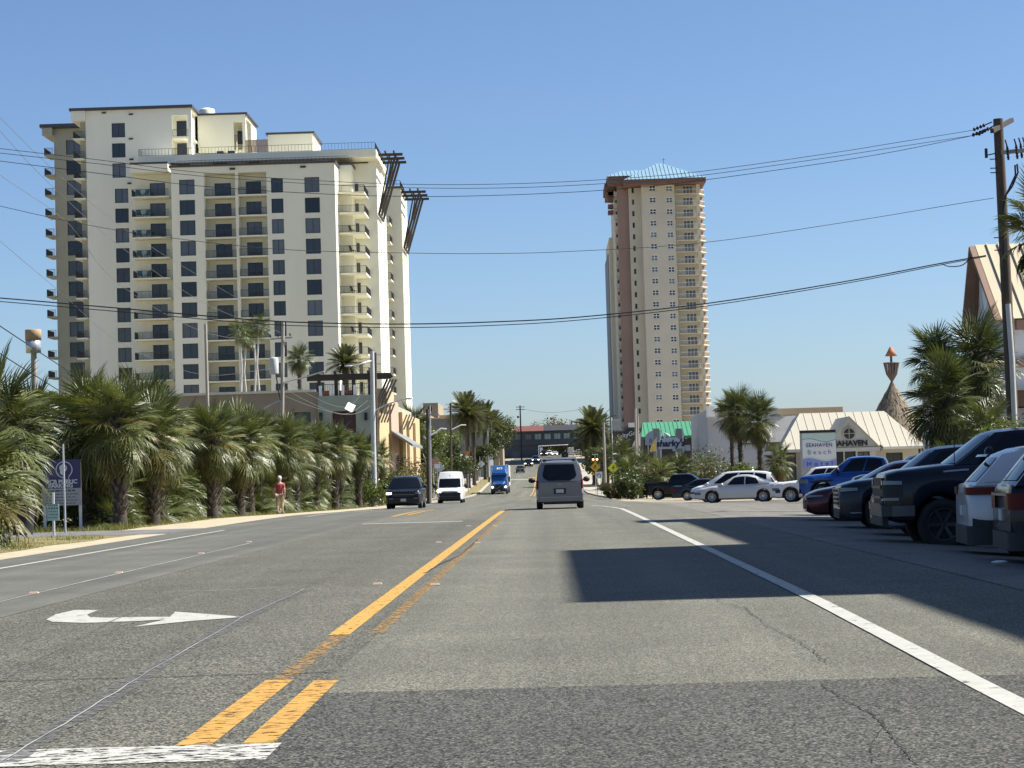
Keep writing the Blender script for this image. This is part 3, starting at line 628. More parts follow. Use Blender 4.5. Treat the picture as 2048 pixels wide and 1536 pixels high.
# eaves and roofs
def hip(mb, x0, x1, y0, y1, z0, z1, rx0, rx1, ry0, ry1, mi=0):
    a = [(x0,y0,z0),(x1,y0,z0),(x1,y1,z0),(x0,y1,z0)]; b = [(rx0,ry0,z1),(rx1,ry0,z1),(rx1,ry1,z1),(rx0,ry1,z1)]
    for i in range(4): j = (i+1) % 4; mb.quad(a[i], a[j], b[j], b[i], mi)
    mb.quad(*b, mi); mb.quad(*a[::-1], mi)
    return a, b
def seams(mb, a, b, step, r=.06, mi=0, h=.1):   # standing seams on the roof slope a0-a1 / b0-b1
    a0, a1, b0_, b1_ = map(Vector, (a[0], a[1], b[0], b[1])); L_ = (a1 - a0).length; n = int(L_ / step); u = (a1 - a0).normalized()
    for i in range(1, n):
        p = a0 + u * (L_ * i / n); s0 = (p - a0).dot(u); tb0 = (b0_ - a0).dot(u); tb1 = (b1_ - a0).dot(u)
        q0 = b0_
        if s0 < tb0: t = s0 / tb0
        elif s0 > tb1: t = (L_ - s0) / (L_ - tb1)
        else: t = 1
        base = (b0_ - a0) - u * tb0
        q = p + base * t; nrm = u.cross(base).normalized()
        mb.bar(p + nrm * h * .4, q + nrm * h * .4, r, h, mi, up=nrm)
mb = MB(); x0, x1 = RX(1256, 512), RX(1420, 512); mb.box(x0, 512.5, RZ(365.5, 512), x1, 545, RZ(357, 512)); x2, x3 = RX(1224, 518), RX(1297, 518); mb.box(x2, 519, RZ(365, 519), x3, 545, RZ(350, 519))
mb.box(RX(1216, 526), 525, RZ(378, 526), RX(1234, 526), 540, RZ(364, 526)); mb.box(RX(1219, 526), 526, RZ(388, 526), RX(1234, 526), 540, RZ(379, 526)); mb.build('eave', m_pinkd, RT)
mb = MB(); zr = RZ(357, 512); a, b = hip(mb, x0 - .1, x1 + .1, 512, 546, zr + .05, RZ(325.5, 526, 1325), RX(1322, 527), RX(1332, 527), 527, 531); seams(mb, a, b, .95, .1, h=.16); mb.build('roof', m_teal, RT)
mb = MB(); a, b = hip(mb, x2 - .3, x3 + 1, 518.5, 546, RZ(350, 519) + .05, RZ(339, 527), RX(1250, 527), RX(1300, 527), 527, 534); seams(mb, a, b, .95, .1, h=.16); mb.build('roof', m_teal, RT)
mb = MB(); p = P(1327, 325, 529); mb.bar((p.x, 529, p.z - .5), (p.x, 529, p.z + 1.1), .1); mb.bar((p.x - .4, 529, p.z + .7), (p.x + .4, 529, p.z + .7), .08); mb.build('finial', m_darkfr, RT)
for py in (387, 399, 412, 424):   # jutting roof stubs at the left edge
    mb = MB(); p = P(1219, py, 526); mb.box(p.x - .35, 526, p.z - .5, RX(1233, 526), 529, p.z + .45); mb.build('eave', m_pinkd, RT)
hang(RT)
# ---------------------------------------------------------------- low buildings
m_taupe = M('taupe_stucco', (.3, .25, .19), .9, var=.06, scale=.3, stain=.1)
m_sage = M('sage_stucco', (.33, .36, .3), .9, var=.06, scale=.3, stain=.1)
m_ochre = M('ochre_stucco', (.5, .38, .2), .9, var=.06, scale=.3)
m_tan = M('tan_stucco', (.48, .37, .24), .9, var=.06, scale=.3)
m_rosew = M('dusty_pink_stucco', (.5, .32, .24), .9, var=.06, scale=.3)
m_maroon = M('maroon_door', (.06, .025, .025), .6, var=.1)
m_awn = M('grey_awning', (.17, .175, .18), .8, var=.1)
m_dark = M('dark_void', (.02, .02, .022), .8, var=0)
m_terr = M('terracotta', (.42, .16, .08), .8)
m_steel = M('galvanised_steel', (.5, .52, .54), .45, metal=.5, var=.1, scale=3)
m_wood = M('weathered_pole_wood', (.075, .058, .044), .9, var=.3, scale=6, vstretch=(1, 1, .08), bump=.4)
m_greyw = M('grey_pole_wood', (.33, .3, .26), .9, var=.25, scale=6, vstretch=(1, 1, .08))
m_concp = M('concrete_pole', (.48, .49, .48), .85, var=.1, scale=2)
m_wire = M('cable', (.02, .02, .022), .6, var=0)
m_wirel = M('pale_cable', (.17, .17, .17), .5, var=0)
m_whitep = M('white_panel', (.8, .8, .78), .5, var=.03)

# shop building at the end of the palm hedge: end wall, sunny street side, terrace on its roof
d = 186; g0 = gz(-16, d) - .3
SB = thing('shop_building', 'two storey shop building with sage end wall, roof terrace and ochre street side', 'building', (-20, d, g0))
xs = -15.6; xl = PX(637, d, 850); zt = PZ(793, d, 700)
dx0, dx1 = PX(665, d, 850), PX(712, d, 850); dz0, dz1 = PZ(866, d, 690), PZ(822, d, 690)
mb = MB(); wall_open(mb, xl, xs, g0, zt, d, [(dx0, dz0, dx1, dz1)], .4); shell(mb, xl, xs, g0, zt, d, d + 50); mb.box(xl, d + .003, zt, xs - .2, d + .25, zt + .12); mb.build('wall', [m_sage, m_roofg], SB)
for a, b in ((dx0, (dx0 + dx1) / 2 - .02), ((dx0 + dx1) / 2 + .02, dx1)):
    mb = MB(); mb.box(a, d + .25, dz0, b, d + .35, dz1); mb.box(a + .1, d + .2, dz0 + .1, b - .1, d + .248, dz1 - .1); mb.build('door', m_maroon, SB)
for px in (642, 732):
    p = P(px, 833, d); mb = MB(); mb.box(p.x - .14, d - .2, p.z - .35, p.x + .14, d - .004, p.z + .35); mb.build('wall_lamp', m_dark, SB)
# left taupe range
xt = PX(150, d, 850); zt2 = PZ(787, d, 520)
mb = MB(); wx0, wx1, wz0, wz1 = PX(588, d, 850), PX(621, d, 850), PZ(850, d, 600), PZ(824, d, 600)
wall_open(mb, xt, xl - .003, g0, zt2, d + .3, [(wx0, wz0, wx1, wz1)], .5); shell(mb, xt, xl - .003, g0, zt2, d + .3, d + 40); mb.box(xt, d + .1, zt2 + .003, xl - .2, d + .6, zt2 + .22, 2)
mb.build('wall', [m_taupe, m_roofg, M('pale_coping', (.6, .57, .5), .8)], SB); mb = MB(); mb.box(wx0, d + .7, wz0, wx1, d + .75, wz1); mb.build('window', m_glass, SB)
# terrace pergola
mb = MB(); zb_ = PZ(753, d, 700); mb.box(PX(612, d, 753), d + .6, zb_ - .28, PX(779, d, 753), d + .95, zb_ + .28); mb.prism([(PX(779, d, 753), zb_ - .28), (PX(785, d, 753), zb_ - .05), (PX(779, d, 753), zb_ + .28)], d + .6, d + .95, axis='y'); mb.build('pergola_beam', m_timber, SB)
for px in (637, 671, 706, 738):
    x = PX(px, d, 790); mb = MB(); mb.box(x - .15, d + .62, zt - 1.2 if px == 671 else zt, x + .15, d + .93, zb_ - .283); mb.box(x - .13, d - .1, zb_ + .285, x + .13, d + 3.5, zb_ + .5); mb.build('pergola_post', m_timber, SB)
for px in (640, 662, 685, 709):
    x = PX(px, d, 790); mb = MB(); mb.box(x - .13, d + .3, zt + .123, x + .13, d + .55, zt + 1.05); mb.build('terrace_post', m_whitep, SB)
for a, b in ((644, 657), (677, 704)): mb = MB(); mb.box(PX(a, d, 790), d + .4, zt + .123, PX(b, d, 790), d + .9, zt + .6); mb.build('planter', m_terr, SB)
put('railing', rail_mesh(4.8, key='sb', step=.16), SB, (xs - 2.8, d + .35, zt + .12))
# spotlights on the end wall
p = P(702, 815, d); mb = MB(); mb.obox((p.x, d - .8, p.z), (.3, 0, -.16), (.12, .2, .26), (.05, .15, .03)); mb.bar((p.x + .2, d - .6, p.z + .1), (p.x + .35, d - .003, p.z + .2), .1); mb.build('floodlight', m_whitep, SB)
# ochre street side, running away from the camera, with bays, slatted canopies and awnings
mb = MB(); zc0, zc1 = PZ(809, 192, 780), PZ(781, 192, 780)
mb.box(xs + .004, 187.2, zc0, xs + 1.0, 196.5, zc1); mb.build('bay', m_tan, SB)
mb = MB(); mb.box(xs + .004, 186.5, g0, xs + .35, 198, zc0 - .003); mb.build('wall', m_ochre, SB)
mb = MB(); mb.box(xs + .004, 198.3, g0, xs + .55, 208, PZ(800, 200, 785)); mb.build('wall', m_rosew, SB)
mb = MB(); mb.box(xs + .004, 208.3, g0, xs + .9, 236, PZ(828, 215, 815)); mb.build('wall', m_ochre, SB)
for yy in (214, 224): mb = MB(); mb.box(xs + .904, yy, g0, xs + 1.2, yy + 2, PZ(842, 215, 815)); mb.build('pilaster', m_tan, SB)
for k in range(5):
    z = zc0 - .1; mb = MB(); mb.bar((xs + .62 + k * .27, 187.4, z), (xs + .02 + k * .27, 186.2, z - 1.7), .1, .12); mb.build('canopy_slat', m_timber, SB)
for k in range(4):
    z = PZ(833, 215, 815); mb = MB(); mb.bar((xs + 1.3 + k * .3, 209.4, z), (xs + .75 + k * .3, 208, z - 1.5), .1, .12); mb.build('canopy_slat', m_timber, SB)
for k in range(4):
    x = xs + .2 + k * .25; mb = MB(); mb.bar((x + .95, d + .8 + k * .3, zb_ - .3), (x - .45, d + .1 + k * .3, zt - 1.6), .13, .16); mb.build('canopy_slat', m_timber, SB)
mb = MB(); za = PZ(862, 200, 790); mb.prism([(xs + .6, za), (xs + 2.6, za - 1.35), (xs + 2.6, za - 1.6), (xs + .6, za - .2)], 197, 213, axis='y'); mb.build('awning', m_awn, SB)
mb = MB(); mb.box(xs + .36, 187.5, g0 + .2, xs + .45, 196, g0 + 2.6); mb.build('shop_window', m_dark, SB)
hang(SB)
# small dining umbrella posts under the awning are hidden; next: garage, far hotel
d = 395; GA = thing('parking_garage', 'grey parking garage with open tan decks behind the roadside palms', 'building', (-18, d, gz(-18, d)))
g0 = -1.4; a0, a1, a2 = PX(826, d, 850), PX(851, d, 850), PX(975, d, 850)
mb = MB(); mb.box(a1, d, g0, a2, d + 40, PZ(838, d, 880)); mb.box(a1 - .1, d - .15, PZ(838, d, 880) + .003, a2 + .2, d + 40, PZ(836, d, 880) + .1, 1); mb.build('wall', [M('slate_stucco', (.17, .18, .19), .9, var=.06, scale=.2), m_tan], GA)
for py0, py1 in ((836, 826), (864, 852), (895, 882)):
    mb = MB(); mb.box(a0 - 6, d + .5, PZ(py0, d, 840), a1 - .003, d + 30, PZ(py1, d, 840)); mb.build('parking_deck', m_tan, GA)
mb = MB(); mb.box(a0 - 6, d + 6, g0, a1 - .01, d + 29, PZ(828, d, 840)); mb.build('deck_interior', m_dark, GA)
hang(GA)
d = 470; FH_ = thing('far_hotel', 'distant beige flat roofed hotel showing above the garage', 'building', (-25, d, gz(-25, d)))
mb = MB(); x0, x1 = PX(846, d, 815), PX(876, d, 815); z1 = PZ(806, d, 860); wz = [(PX(858, d), PZ(813, d, 860) - 1.2, PX(868, d), PZ(811, d, 860))]
wall_open(mb, x0, x1, 0, z1, d, wz, .5); shell(mb, x0, x1, 0, z1, d, d + 25); mb.build('wall', [m_taupe, m_roofg], FH_); add_window(FH_, *wz[0], d + .3, nx=2, fr=m_whitefr)
mb = MB(); mb.box(x1 + .01, d + 4, 0, PX(912, d, 815), d + 28, PZ(829, d, 890)); mb.build('wall', m_tan, FH_)
mb = MB(); mb.box(PX(985, d), d + 20, 0, PX(1003, d), d + 40, PZ(838, d + 20, 990)); mb.build('wall', m_taupe, FH_)
hang(FH_)
# pedestrian bridge across the road
d = 620; gB = gz(0, d); BR = thing('pedestrian_bridge', 'dark glazed pedestrian bridge over the road with a half red roof', 'footbridge', (0, d, gB))
m_brd = M('bridge_cladding', (.045, .055, .07), .6, var=.15, scale=.3); m_redr = M('red_metal_roof', (.15, .055, .042), .55, var=.1, scale=.4); m_grr = M('grey_metal_roof', (.03, .031, .036), .6, var=.15, scale=.4); m_paleg = M('pale_window_glass', (.26, .34, .35), .12, var=.3, scale=.6, spec=.6)  # light blue reflection put into the pale window glass colour
x0, xm, x1 = PX(1000, d, 870), PX(1075, d, 870), PX(1215, d, 860)
zu, zl0, zr, zrt = PZ(889, d), PZ(863, d), PZ(862, d), PZ(850, d)
wz0, wz1 = PZ(879, d), PZ(866.5, d); ops = []
px = 1011
while px < 1200: ops.append((PX(px, d, 872), wz0, PX(px + 14, d, 872), wz1)); px += 19.3
mb = MB(); wall_open(mb, x0, x1, zu, zl0, d, ops, .4); shell(mb, x0, x1, zu, zl0, d, d + 8); mb.quad((x0, d, zu), (x0, d + 8, zu), (x1, d + 8, zu), (x1, d, zu)); mb.build('bridge_deck', [m_brd, m_grr], BR)
for i, o in enumerate(ops): add_window(BR, *o, d + .3, nx=2, fr=m_brd, gl=m_paleg if i >= 3 else m_curt, bar=.12, key='br%d' % (i >= 3))
xr = PX(1087, d, 855)
for a, b, m in ((x0 - .6, xr, m_redr), (xr + .02, x1, m_grr)):
    mb = MB(); mb.prism([(d - .8, zl0 + .02), (d + 8.8, zl0 + .02), (d + 8.8, zl0 + .3), (d + 4, zrt), (d + 3.4, zrt), (d - .8, zl0 + .3)], a, b, axis='x'); mb.build('roof', m, BR)
mb = MB(); mb.box(x0 - 14, d + .5, gB - .5, xm, d + 8, zu - .003); mb.build('stair_block', m_brd, BR)
mb = MB(); mb.box(PX(1024, d), d + .4, gB, PX(1041, d), d + .497, PZ(903, d, 1030)); mb.build('entrance_door', m_curt, BR)
mb = MB(); mb.box(PX(1168, d), d + .5, gB - .5, x1 + 6, d + 8, zu - .003); mb.build('stair_block', m_brd, BR)
hang(BR)
# dark bar with script lettering, green roofed beach bar, shop in grey shade
d = 320; DB = thing('dark_bar', 'low dark timber bar with white script lettering below the rose tower', 'building', (13, d, gz(13, d)))
m_dkt = M('dark_cladding', (.06, .048, .043), .85, var=.2, scale=.5)
mb = MB(); x0, x1 = PX(1226, d, 890), PX(1292, d, 890); mb.box(x0, d, -2, x1, d + 14, PZ(862, d, 1260)); mb.prism([(PX(1250, d, 860), PZ(862, d, 1260) + .003), (PX(1285, d, 860), PZ(862, d, 1260) + .003), (PX(1262, d, 845), PZ(844, d, 1262))], d + .2, d + 14, axis='y'); mb.build('wall', m_dkt, DB)
mb = MB(); mb.obox((PX(1263, d, 848), d - .2, PZ(850, d, 1263)), (.5, 0, 0), (0, .15, 0), (0, 0, .35)); mb.build('gable_light', m_whitep, DB)
p = P(1257, 869, d); text('lettering', 'SaltyGoat', .95, m_whitep, DB, (p.x, d - .06, p.z), (math.pi/2, math.radians(-13), 0), .02, shear=.2)
hang(DB)
d = 300; BB = thing('beach_bar', 'beach bar with long bright green metal roof below the sand coloured tower', 'building', (18, d, gz(18, d)))
m_grn = M('green_metal_roof', (.04, .21, .115), .7, var=.08, scale=.3); x0, x1 = PX(1281, d, 858), PX(1418, d, 858)
a = [(x0, d - 2, PZ(872.5, d, 1340)), (x1, d - 2, PZ(872.5, d, 1340)), (x1 - .3, d + 5, PZ(843.5, d + 5, 1340)), (x0 + .5, d + 5, PZ(843.5, d + 5, 1340))]
mb = MB(); mb.quad(*a); mb.quad(a[3], a[2], (a[1][0], d + 12, a[1][2]), (a[0][0], d + 12, a[0][2])); mb.box(x0, d - 2.02, a[0][2] - .35, x1, d - 1.9, a[0][2]); seams(mb, (a[0], a[1]), (a[3], a[2]), .6, .05, h=.08); mb.build('roof', m_grn, BB)
mb = MB(); mb.box(x0 + .4, d, -2, x1 - .3, d + 11, a[0][2] - .05); mb.build('wall', m_dkt, BB)
for px in (1372, 1385, 1397, 1319, 1333, 1351):
    p = P(px, 864.5 + (1400 - px) * .0, d); mb = MB(); n = 10
    ring = [(p.x + .16 * math.cos(t), d - .08, p.z - .7 + .2 * math.sin(t)) for t in [2 * math.pi * i / n for i in range(n + 1)]]; mb.tube(ring, .05, 5, caps=False); mb.build('life_ring', m_whitep, BB)
mb = MB(); mb.box(PX(1399, d, 888), d - 1.5, PZ(890, d, 1400), x1, d - .9, PZ(879, d, 1400)); mb.build('counter_canopy', m_grn, BB)
mb = MB(); mb.box(PX(1398, 296, 895), 296, -1.5, x1 + .2, 297, PZ(892, 296, 1400)); mb.build('counter', m_whitep, BB)
hang(BB)
# its signs in front
d = 275; SG = thing('restaurant_sign', 'shark fin restaurant sign with dark lettering between two posts', 'sign', (15, d, gz(15, d)))
for px in (1313, 1358):
    x = PX(px, d, 880); mb = MB(); mb.box(x - .42, d, -1.5, x + .42, d + .5, PZ(857, d, px)); mb.build('post', M('post_grey', (.32, .31, .3), .8) if px == 1313 else bpy.data.materials['post_grey'], SG)
    mb = MB(); mb.box(x + .424, d - .02, -1.5, x + .62, d + .5, PZ(857, d, px) - .2); mb.build('post_trim', m_whitep, SG)  # posts' sunlit side put in as a white strip, shaded front as grey
zS = PZ(886.5, d, 1338); x0, x1 = PX(1317, d, 885), PX(1364, d, 885)
m_board = M('sign_board_pale', (.62, .66, .72), .5, var=.04); m_navy = M('navy_print', (.025, .035, .08), .5, var=0)
mb = MB(); mb.prism([(x0, zS - .75), (x1, zS - .75), (x1 + .15, zS + .1), (x1 - .6, zS + .75), (x0 + 1.2, zS + .75), (x0, zS + .45)], d - .12, d - .01, axis='y'); mb.build('board', m_board, SG)
text('lettering', "sharky's", 1.18, m_navy, SG, ((x0 + x1) / 2, d - .14, zS - .05), ext=.02, bold=.05, shear=.15)
fin = [P(a, b, d) for a, b in ((1329.5, 880), (1328.5, 866.5), (1331, 866.8), (1338, 871), (1343.5, 880))]
mb = MB(); mb.tube([(p.x, d - .06, p.z) for p in fin], .1, 5); mb.tube([(P(1332, 868, d).x, d - .06, P(1332, 869, d).z), (P(1331.5, 880, d).x, d - .06, P(1331, 880, d).z)], .07, 5); mb.build('fin', m_board, SG)
mb = MB(); mb.box(PX(1319, d, 895), d - .1, PZ(896, d, 1330), PX(1345, d, 895), d - .02, PZ(890.5, d, 1330)); mb.build('message_board', M('rusty_board', (.27, .17, .13), .8, var=.2), SG)
mb = MB(); mb.box(PX(1345.5, d, 895), d + .1, PZ(902, d, 1360), PX(1381, d, 895), d + .3, PZ(890.5, d, 1360)); mb.build('lower_panel', m_board, SG)
hang(SG)
d = 282; p = P(1307, 890, d); o = thing('arched_sign', 'large grey arched board with a blue letter R beside the shark sign', 'sign', (p.x, d, gz(p.x, d)))
r_ = 1.12; hz = p.z - gz(p.x, d); arc = [(r_ * math.cos(t), hz + .8 + r_ * math.sin(t)) for t in frange(0, math.pi, 14)]
mb = MB(); mb.prism([(-r_, hz), (r_, hz)] + arc, -.08, .08, axis='y'); mb.build('board', M('arch_board', (.42, .45, .48), .6, var=.06), o)
text('lettering', 'R', 1.0, M('blue_print', (.12, .18, .45), .5, var=0), o, (-.35, -.1, hz + .5)); mb = MB(); mb.box(-.8, -.05, 0, -.65, .05, hz - .003); mb.box(.65, -.05, 0, .8, .05, hz - .003); mb.build('leg', m_steel, o)
def feather(px, py0, py1, d, m, lab, w=.42):
    b = P(px, py1, d); t = P(px, py0, d); g = gz(b.x, d); o = thing('feather_flag', lab, 'flag', (b.x, d, g)); z0, z1 = b.z - g, t.z - g
    mb = MB(); pole = [(0, 0, 0), (0, 0, z1 * .7), (.03, 0, z1 * .93), (.16, 0, z1)]; mb.tube(pole, [.03, .025, .02, .012], 5); mb.build('pole', m_steel, o)
    mb = MB(); n = 8
    L_ = [(.0 + .16 * (k / n)**4, .02 * math.sin(k), z0 + (z1 - z0) * k / n) for k in range(n + 1)]; R_ = [(L_[k][0] + (.05 + w * 2 * (1 - (k / n)**1.3)) * (1 if k < n else .1), .06 * math.sin(k * 1.3), L_[k][2] - .1) for k in range(n + 1)]
    R_ = [(-(x - l[0]) + l[0], y, z) for (x, y, z), l in zip(R_, L_)]
    mb.add(L_ + R_, [(k, k+1, n+2+k, n+1+k) for k in range(n)], 0, True); mb.build('banner', m, o)
m_flagw = M('white_banner', (.75, .72, .66), .8, var=.1); m_flagy = M('yellow_banner', (.72, .5, .1), .8, var=.15, scale=3, col2=(.75, .55, .2))
feather(1281, 862, 891, 262, m_flagw, 'tall white feather flag by the wooden poles', .5); feather(1313, 872, 902, 258, m_flagy, 'yellow feather flag in front of the shark sign post', .42)
d = 255; GSH = thing('grey_shop', 'flat roofed shop in blue grey shade with tan parapet behind the twin palms', 'building', (30, d, gz(30, d)))
m_bgrey = M('blue_grey_stucco', (.36, .38, .42), .9, var=.05, scale=.3, stain=.08)  # white wall's blue-grey shade put into the stucco colour
mb = MB(); x0, xm, x1 = PX(1416, d, 860), PX(1557, d, 860), PX(1690, d, 860); zt = PZ(818, d, 1480); mb.box(x0, d, -2, xm, d + 30, zt); mb.box(x0 - .06, d - .12, PZ(848, d, 1440), xm, d - .003, PZ(844, d, 1440)); mb.build('wall', m_bgrey, GSH)
mb = MB(); mb.box(xm + .003, d + 3, -2, x1, d + 30, PZ(829, d + 3, 1620)); mb.build('wall', m_bgrey, GSH)
mb = MB(); mb.box(xm - 2.5, d + 2.6, PZ(828.5, d + 3, 1620), x1 + .2, d + 30, PZ(815.5, d + 3, 1620)); mb.build('parapet', m_tan, GSH)
mb = MB(); mb.box(PX(1412, d, 824), d - 3, PZ(833, d - 3, 1418), PX(1425.5, d, 824), d - .2, PZ(812, d - 3, 1418)); mb.build('roof_box', m_whitep, GSH)
hang(GSH)

# ------------------------------------------------ hotel office with pale metal roof, and its sign
d = 172; go = gz(14, d) - .1; OF = thing('hotel_office', 'hotel office with pale ribbed hip roof and front gable spelling SEAHAVEN', 'building', (PX(1700, d), d, go))
m_rib = M('pale_metal_roof', (.43, .4, .32), .5, var=.07, scale=.4, stain=.08); m_trim = M('white_trim', (.6, .6, .57), .7, var=.04); m_beige = M('beige_wall', (.5, .46, .38), .9, var=.06, scale=.4); m_gabw = M('gable_wall', (.5, .5, .47), .85, var=.04)
ex0, ex1 = PX(1558, d, 896), PX(1851, d, 893); ez = PZ(896, d, 1700) ; rz = PZ(824, d + 6, 1700)
mb = MB(); a, b = hip(mb, ex0, ex1, d, d + 13, ez, rz, PX(1599, d + 6, 826), PX(1768, d + 6, 826), d + 6, d + 7); seams(mb, a, b, .68, .04, h=.045); mb.box(ex0 - .05, d - .06, ez - .2, ex1 + .05, d - .003, ez + .02, 1); mb.build('roof', [m_rib, m_trim], OF)
mb = MB(); bx = PX(1503, d, 885); a, b = hip(mb, bx, ex0 + 3, d + 4, d + 16, PZ(885, d + 4, 1520), PZ(832, d + 9, 1570), PX(1573, d + 9, 832), ex0 + 4, d + 9, d + 10); mb.build('roof', M('grey_shingle_roof', (.14, .14, .145), .85, var=.15, scale=1.5), OF)  # shade of the left slope put into this roof's darker grey
mb = MB(); wops = [(PX(1577, d), go + .2, PX(1597, d), PZ(905, d, 1590)), (PX(1778, d), go + .2, PX(1812, d), PZ(905, d, 1790))]; wall_open(mb, ex0 + .5, ex1 - .4, go, ez - .203, d + 1.2, wops, .4); shell(mb, ex0 + .5, ex1 - .4, go, ez - .203, d + 1.2, d + 12); mb.build('wall', m_beige, OF)
for w in wops: add_window(OF, *w, d + 1.5)
gx0, gx1 = PX(1650, d - 3, 893), PX(1757, d - 3, 893); gxm = PX(1698, d - 3, 836); gzz = PZ(835, d - 3, 1698); gb = PZ(894, d - 3, 1700)
mb = MB(); mb.prism([(gx0, gb), (gx1, gb), (gxm, gzz)], d - 3, d - 2.7, axis='y'); mb.build('gable', m_gabw, OF)
for a, b in (((gx0 - .3, gb - .25), (gxm, gzz + .1)), ((gxm, gzz + .1), (gx1 + .3, gb - .25))):
    mb = MB(); mb.quad((a[0], d - 3.2, a[1]), (b[0], d - 3.2, b[1]), (b[0], d + 5, b[1]), (a[0], d + 5, a[1])); mb.quad((a[0], d - 3.2, a[1] - .12), (a[0], d + 5, a[1] - .12), (b[0], d + 5, b[1] - .12), (b[0], d - 3.2, b[1] - .12)); mb.quad((a[0], d - 3.2, a[1] - .12), (b[0], d - 3.2, b[1] - .12), (b[0], d - 3.2, b[1]), (a[0], d - 3.2, a[1])); mb.build('roof', m_rib, OF)
eops = [(PX(1674, d - 3), go + .1, PX(1689, d - 3), PZ(903, d - 3, 1690)), (PX(1691, d - 3), go + .1, PX(1714, d - 3), PZ(903, d - 3, 1690)), (PX(1717, d - 3), go + 1, PX(1742, d - 3), PZ(904, d - 3, 1690))]
mb = MB(); wall_open(mb, gx0 + .3, gx1 - .2, go, gb - .003, d - 2.9, eops, .5); shell(mb, gx0 + .3, gx1 - .2, go, gb - .003, d - 2.9, d + 1); mb.box(gx0 - .1, d - 3.15, gb - .35, gx1 + .1, d - 2.95, gb - .05); mb.build('wall', m_gabw, OF)
for w in eops[:2]: mb = MB(); mb.box(w[0], d - 2.5, w[1], w[2], d - 2.45, w[3]); mb.build('door', m_glass, OF)
add_window(OF, *eops[2], d - 2.6, gl=m_curt)
cz = PZ(867, d - 3, 1698); cx = PX(1698, d - 3, 867); mb = MB(); mb.lathe([(.44, -.02), (.44, -.1), (.56, -.1), (.58, 0)], 22, (cx, d - 3.0, cz), 'y'); mb.box(cx - .42, d - 3.09, cz - .03, cx + .42, d - 3.05, cz + .03); mb.box(cx - .03, d - 3.092, cz - .42, cx + .03, d - 3.052, cz + .42); mb.box(cx - .06, d - 3.1, cz + .5, cx + .06, d - 3.0, cz + .78); mb.build('compass_emblem', M('emblem_trim', (.4, .39, .34), .6), OF)
mb = MB(); mb.lathe([(0, -.03), (.43, -.03)], 22, (cx, d - 3.0, cz), 'y'); mb.build('emblem_disc', m_darkfr, OF)
text('lettering', 'SEAHAVEN', .62, m_dark, OF, (PX(1697, d - 3, 888), d - 3.08, PZ(887, d - 3, 1700)), ext=.05, bold=.018, sx=1.02)
mb = MB(); q = P(1762, 895, d - 3); mb.ball((q.x, d - 3, q.z), .2, .2, .25); mb.build('wall_lamp', m_darkfr, OF)
hang(OF)
d = 140; p = P(1637, 935, d); gs = gz(p.x, d); SH = thing('hotel_sign', 'tall white and blue wave panel sign reading SEAHAVEN Beach Hotel', 'sign', (p.x, d, gs))
x0, x1 = PX(1605, d, 900) - p.x, PX(1672, d, 900) - p.x; z0, z1 = PZ(934, d, 1637) - gs, PZ(866, d, 1637) - gs; hw = (x1 - x0)
m_sgw = M('sign_white', (.66, .68, .7), .45, var=.03); m_sgg = M('sign_seafoam', (.5, .62, .58), .45, var=.03); m_sgb = M('sign_blue', (.22, .27, .6), .45, var=.03); m_sgn = M('sign_navy', (.04, .06, .2), .4, var=0)
mb = MB(); mb.box(x0 - .12, 0, 0, x1 + .02, .35, z1 + .02); mb.box(x0 - .12, -.05, z1 + .023, x1 + .02, .4, z1 + .2, 1); mb.build('cabinet', [M('cabinet_grey', (.3, .31, .32), .6), m_dark], SH)
def wavepan(name, zl, zh, m, yy):
    n = 16; mb = MB(); lo = [(x0 + hw*i/n, -yy, zl(i/n)) for i in range(n + 1)]; hi = [(x0 + hw*i/n, -yy, zh(i/n)) for i in range(n + 1)]
    mb.add(lo + hi, [(i, i+1, n+2+i, n+1+i) for i in range(n)]); mb.build(name, m, SH)
hh = z1 - z0; wv = lambda b, a=.05: (lambda t: z0 + hh * (b + a * math.sin(t * 2 * math.pi * .95 + .5)))
wavepan('panel', wv(.80), lambda t: z1, m_sgg, .004); wavepan('panel', wv(.27), wv(.78), m_sgw, .004); wavepan('panel', lambda t: z0, wv(.22), m_sgb, .004); wavepan('wave_line', wv(.78), wv(.80), M('sign_teal', (.1, .3, .33), .4, var=0), .006); wavepan('wave_line', wv(.22), wv(.27), m_sgg, .006)
xc = (x0 + x1) / 2; text('lettering', 'SEAHAVEN', .37, m_sgn, SH, (xc, -.02, z0 + hh * .64), ext=.008, bold=.003, sx=.9, space=1.12); text('lettering', 'Beach', .44, M('sign_greyprint', (.2, .24, .33), .4, var=0), SH, (xc, -.02, z0 + hh * .43), ext=.008, space=1.55, sx=1.05); text('lettering', 'Hotel', .44, m_sgn, SH, (xc, -.02, z0 + hh * .09), ext=.008, space=1.75, sx=1.05)
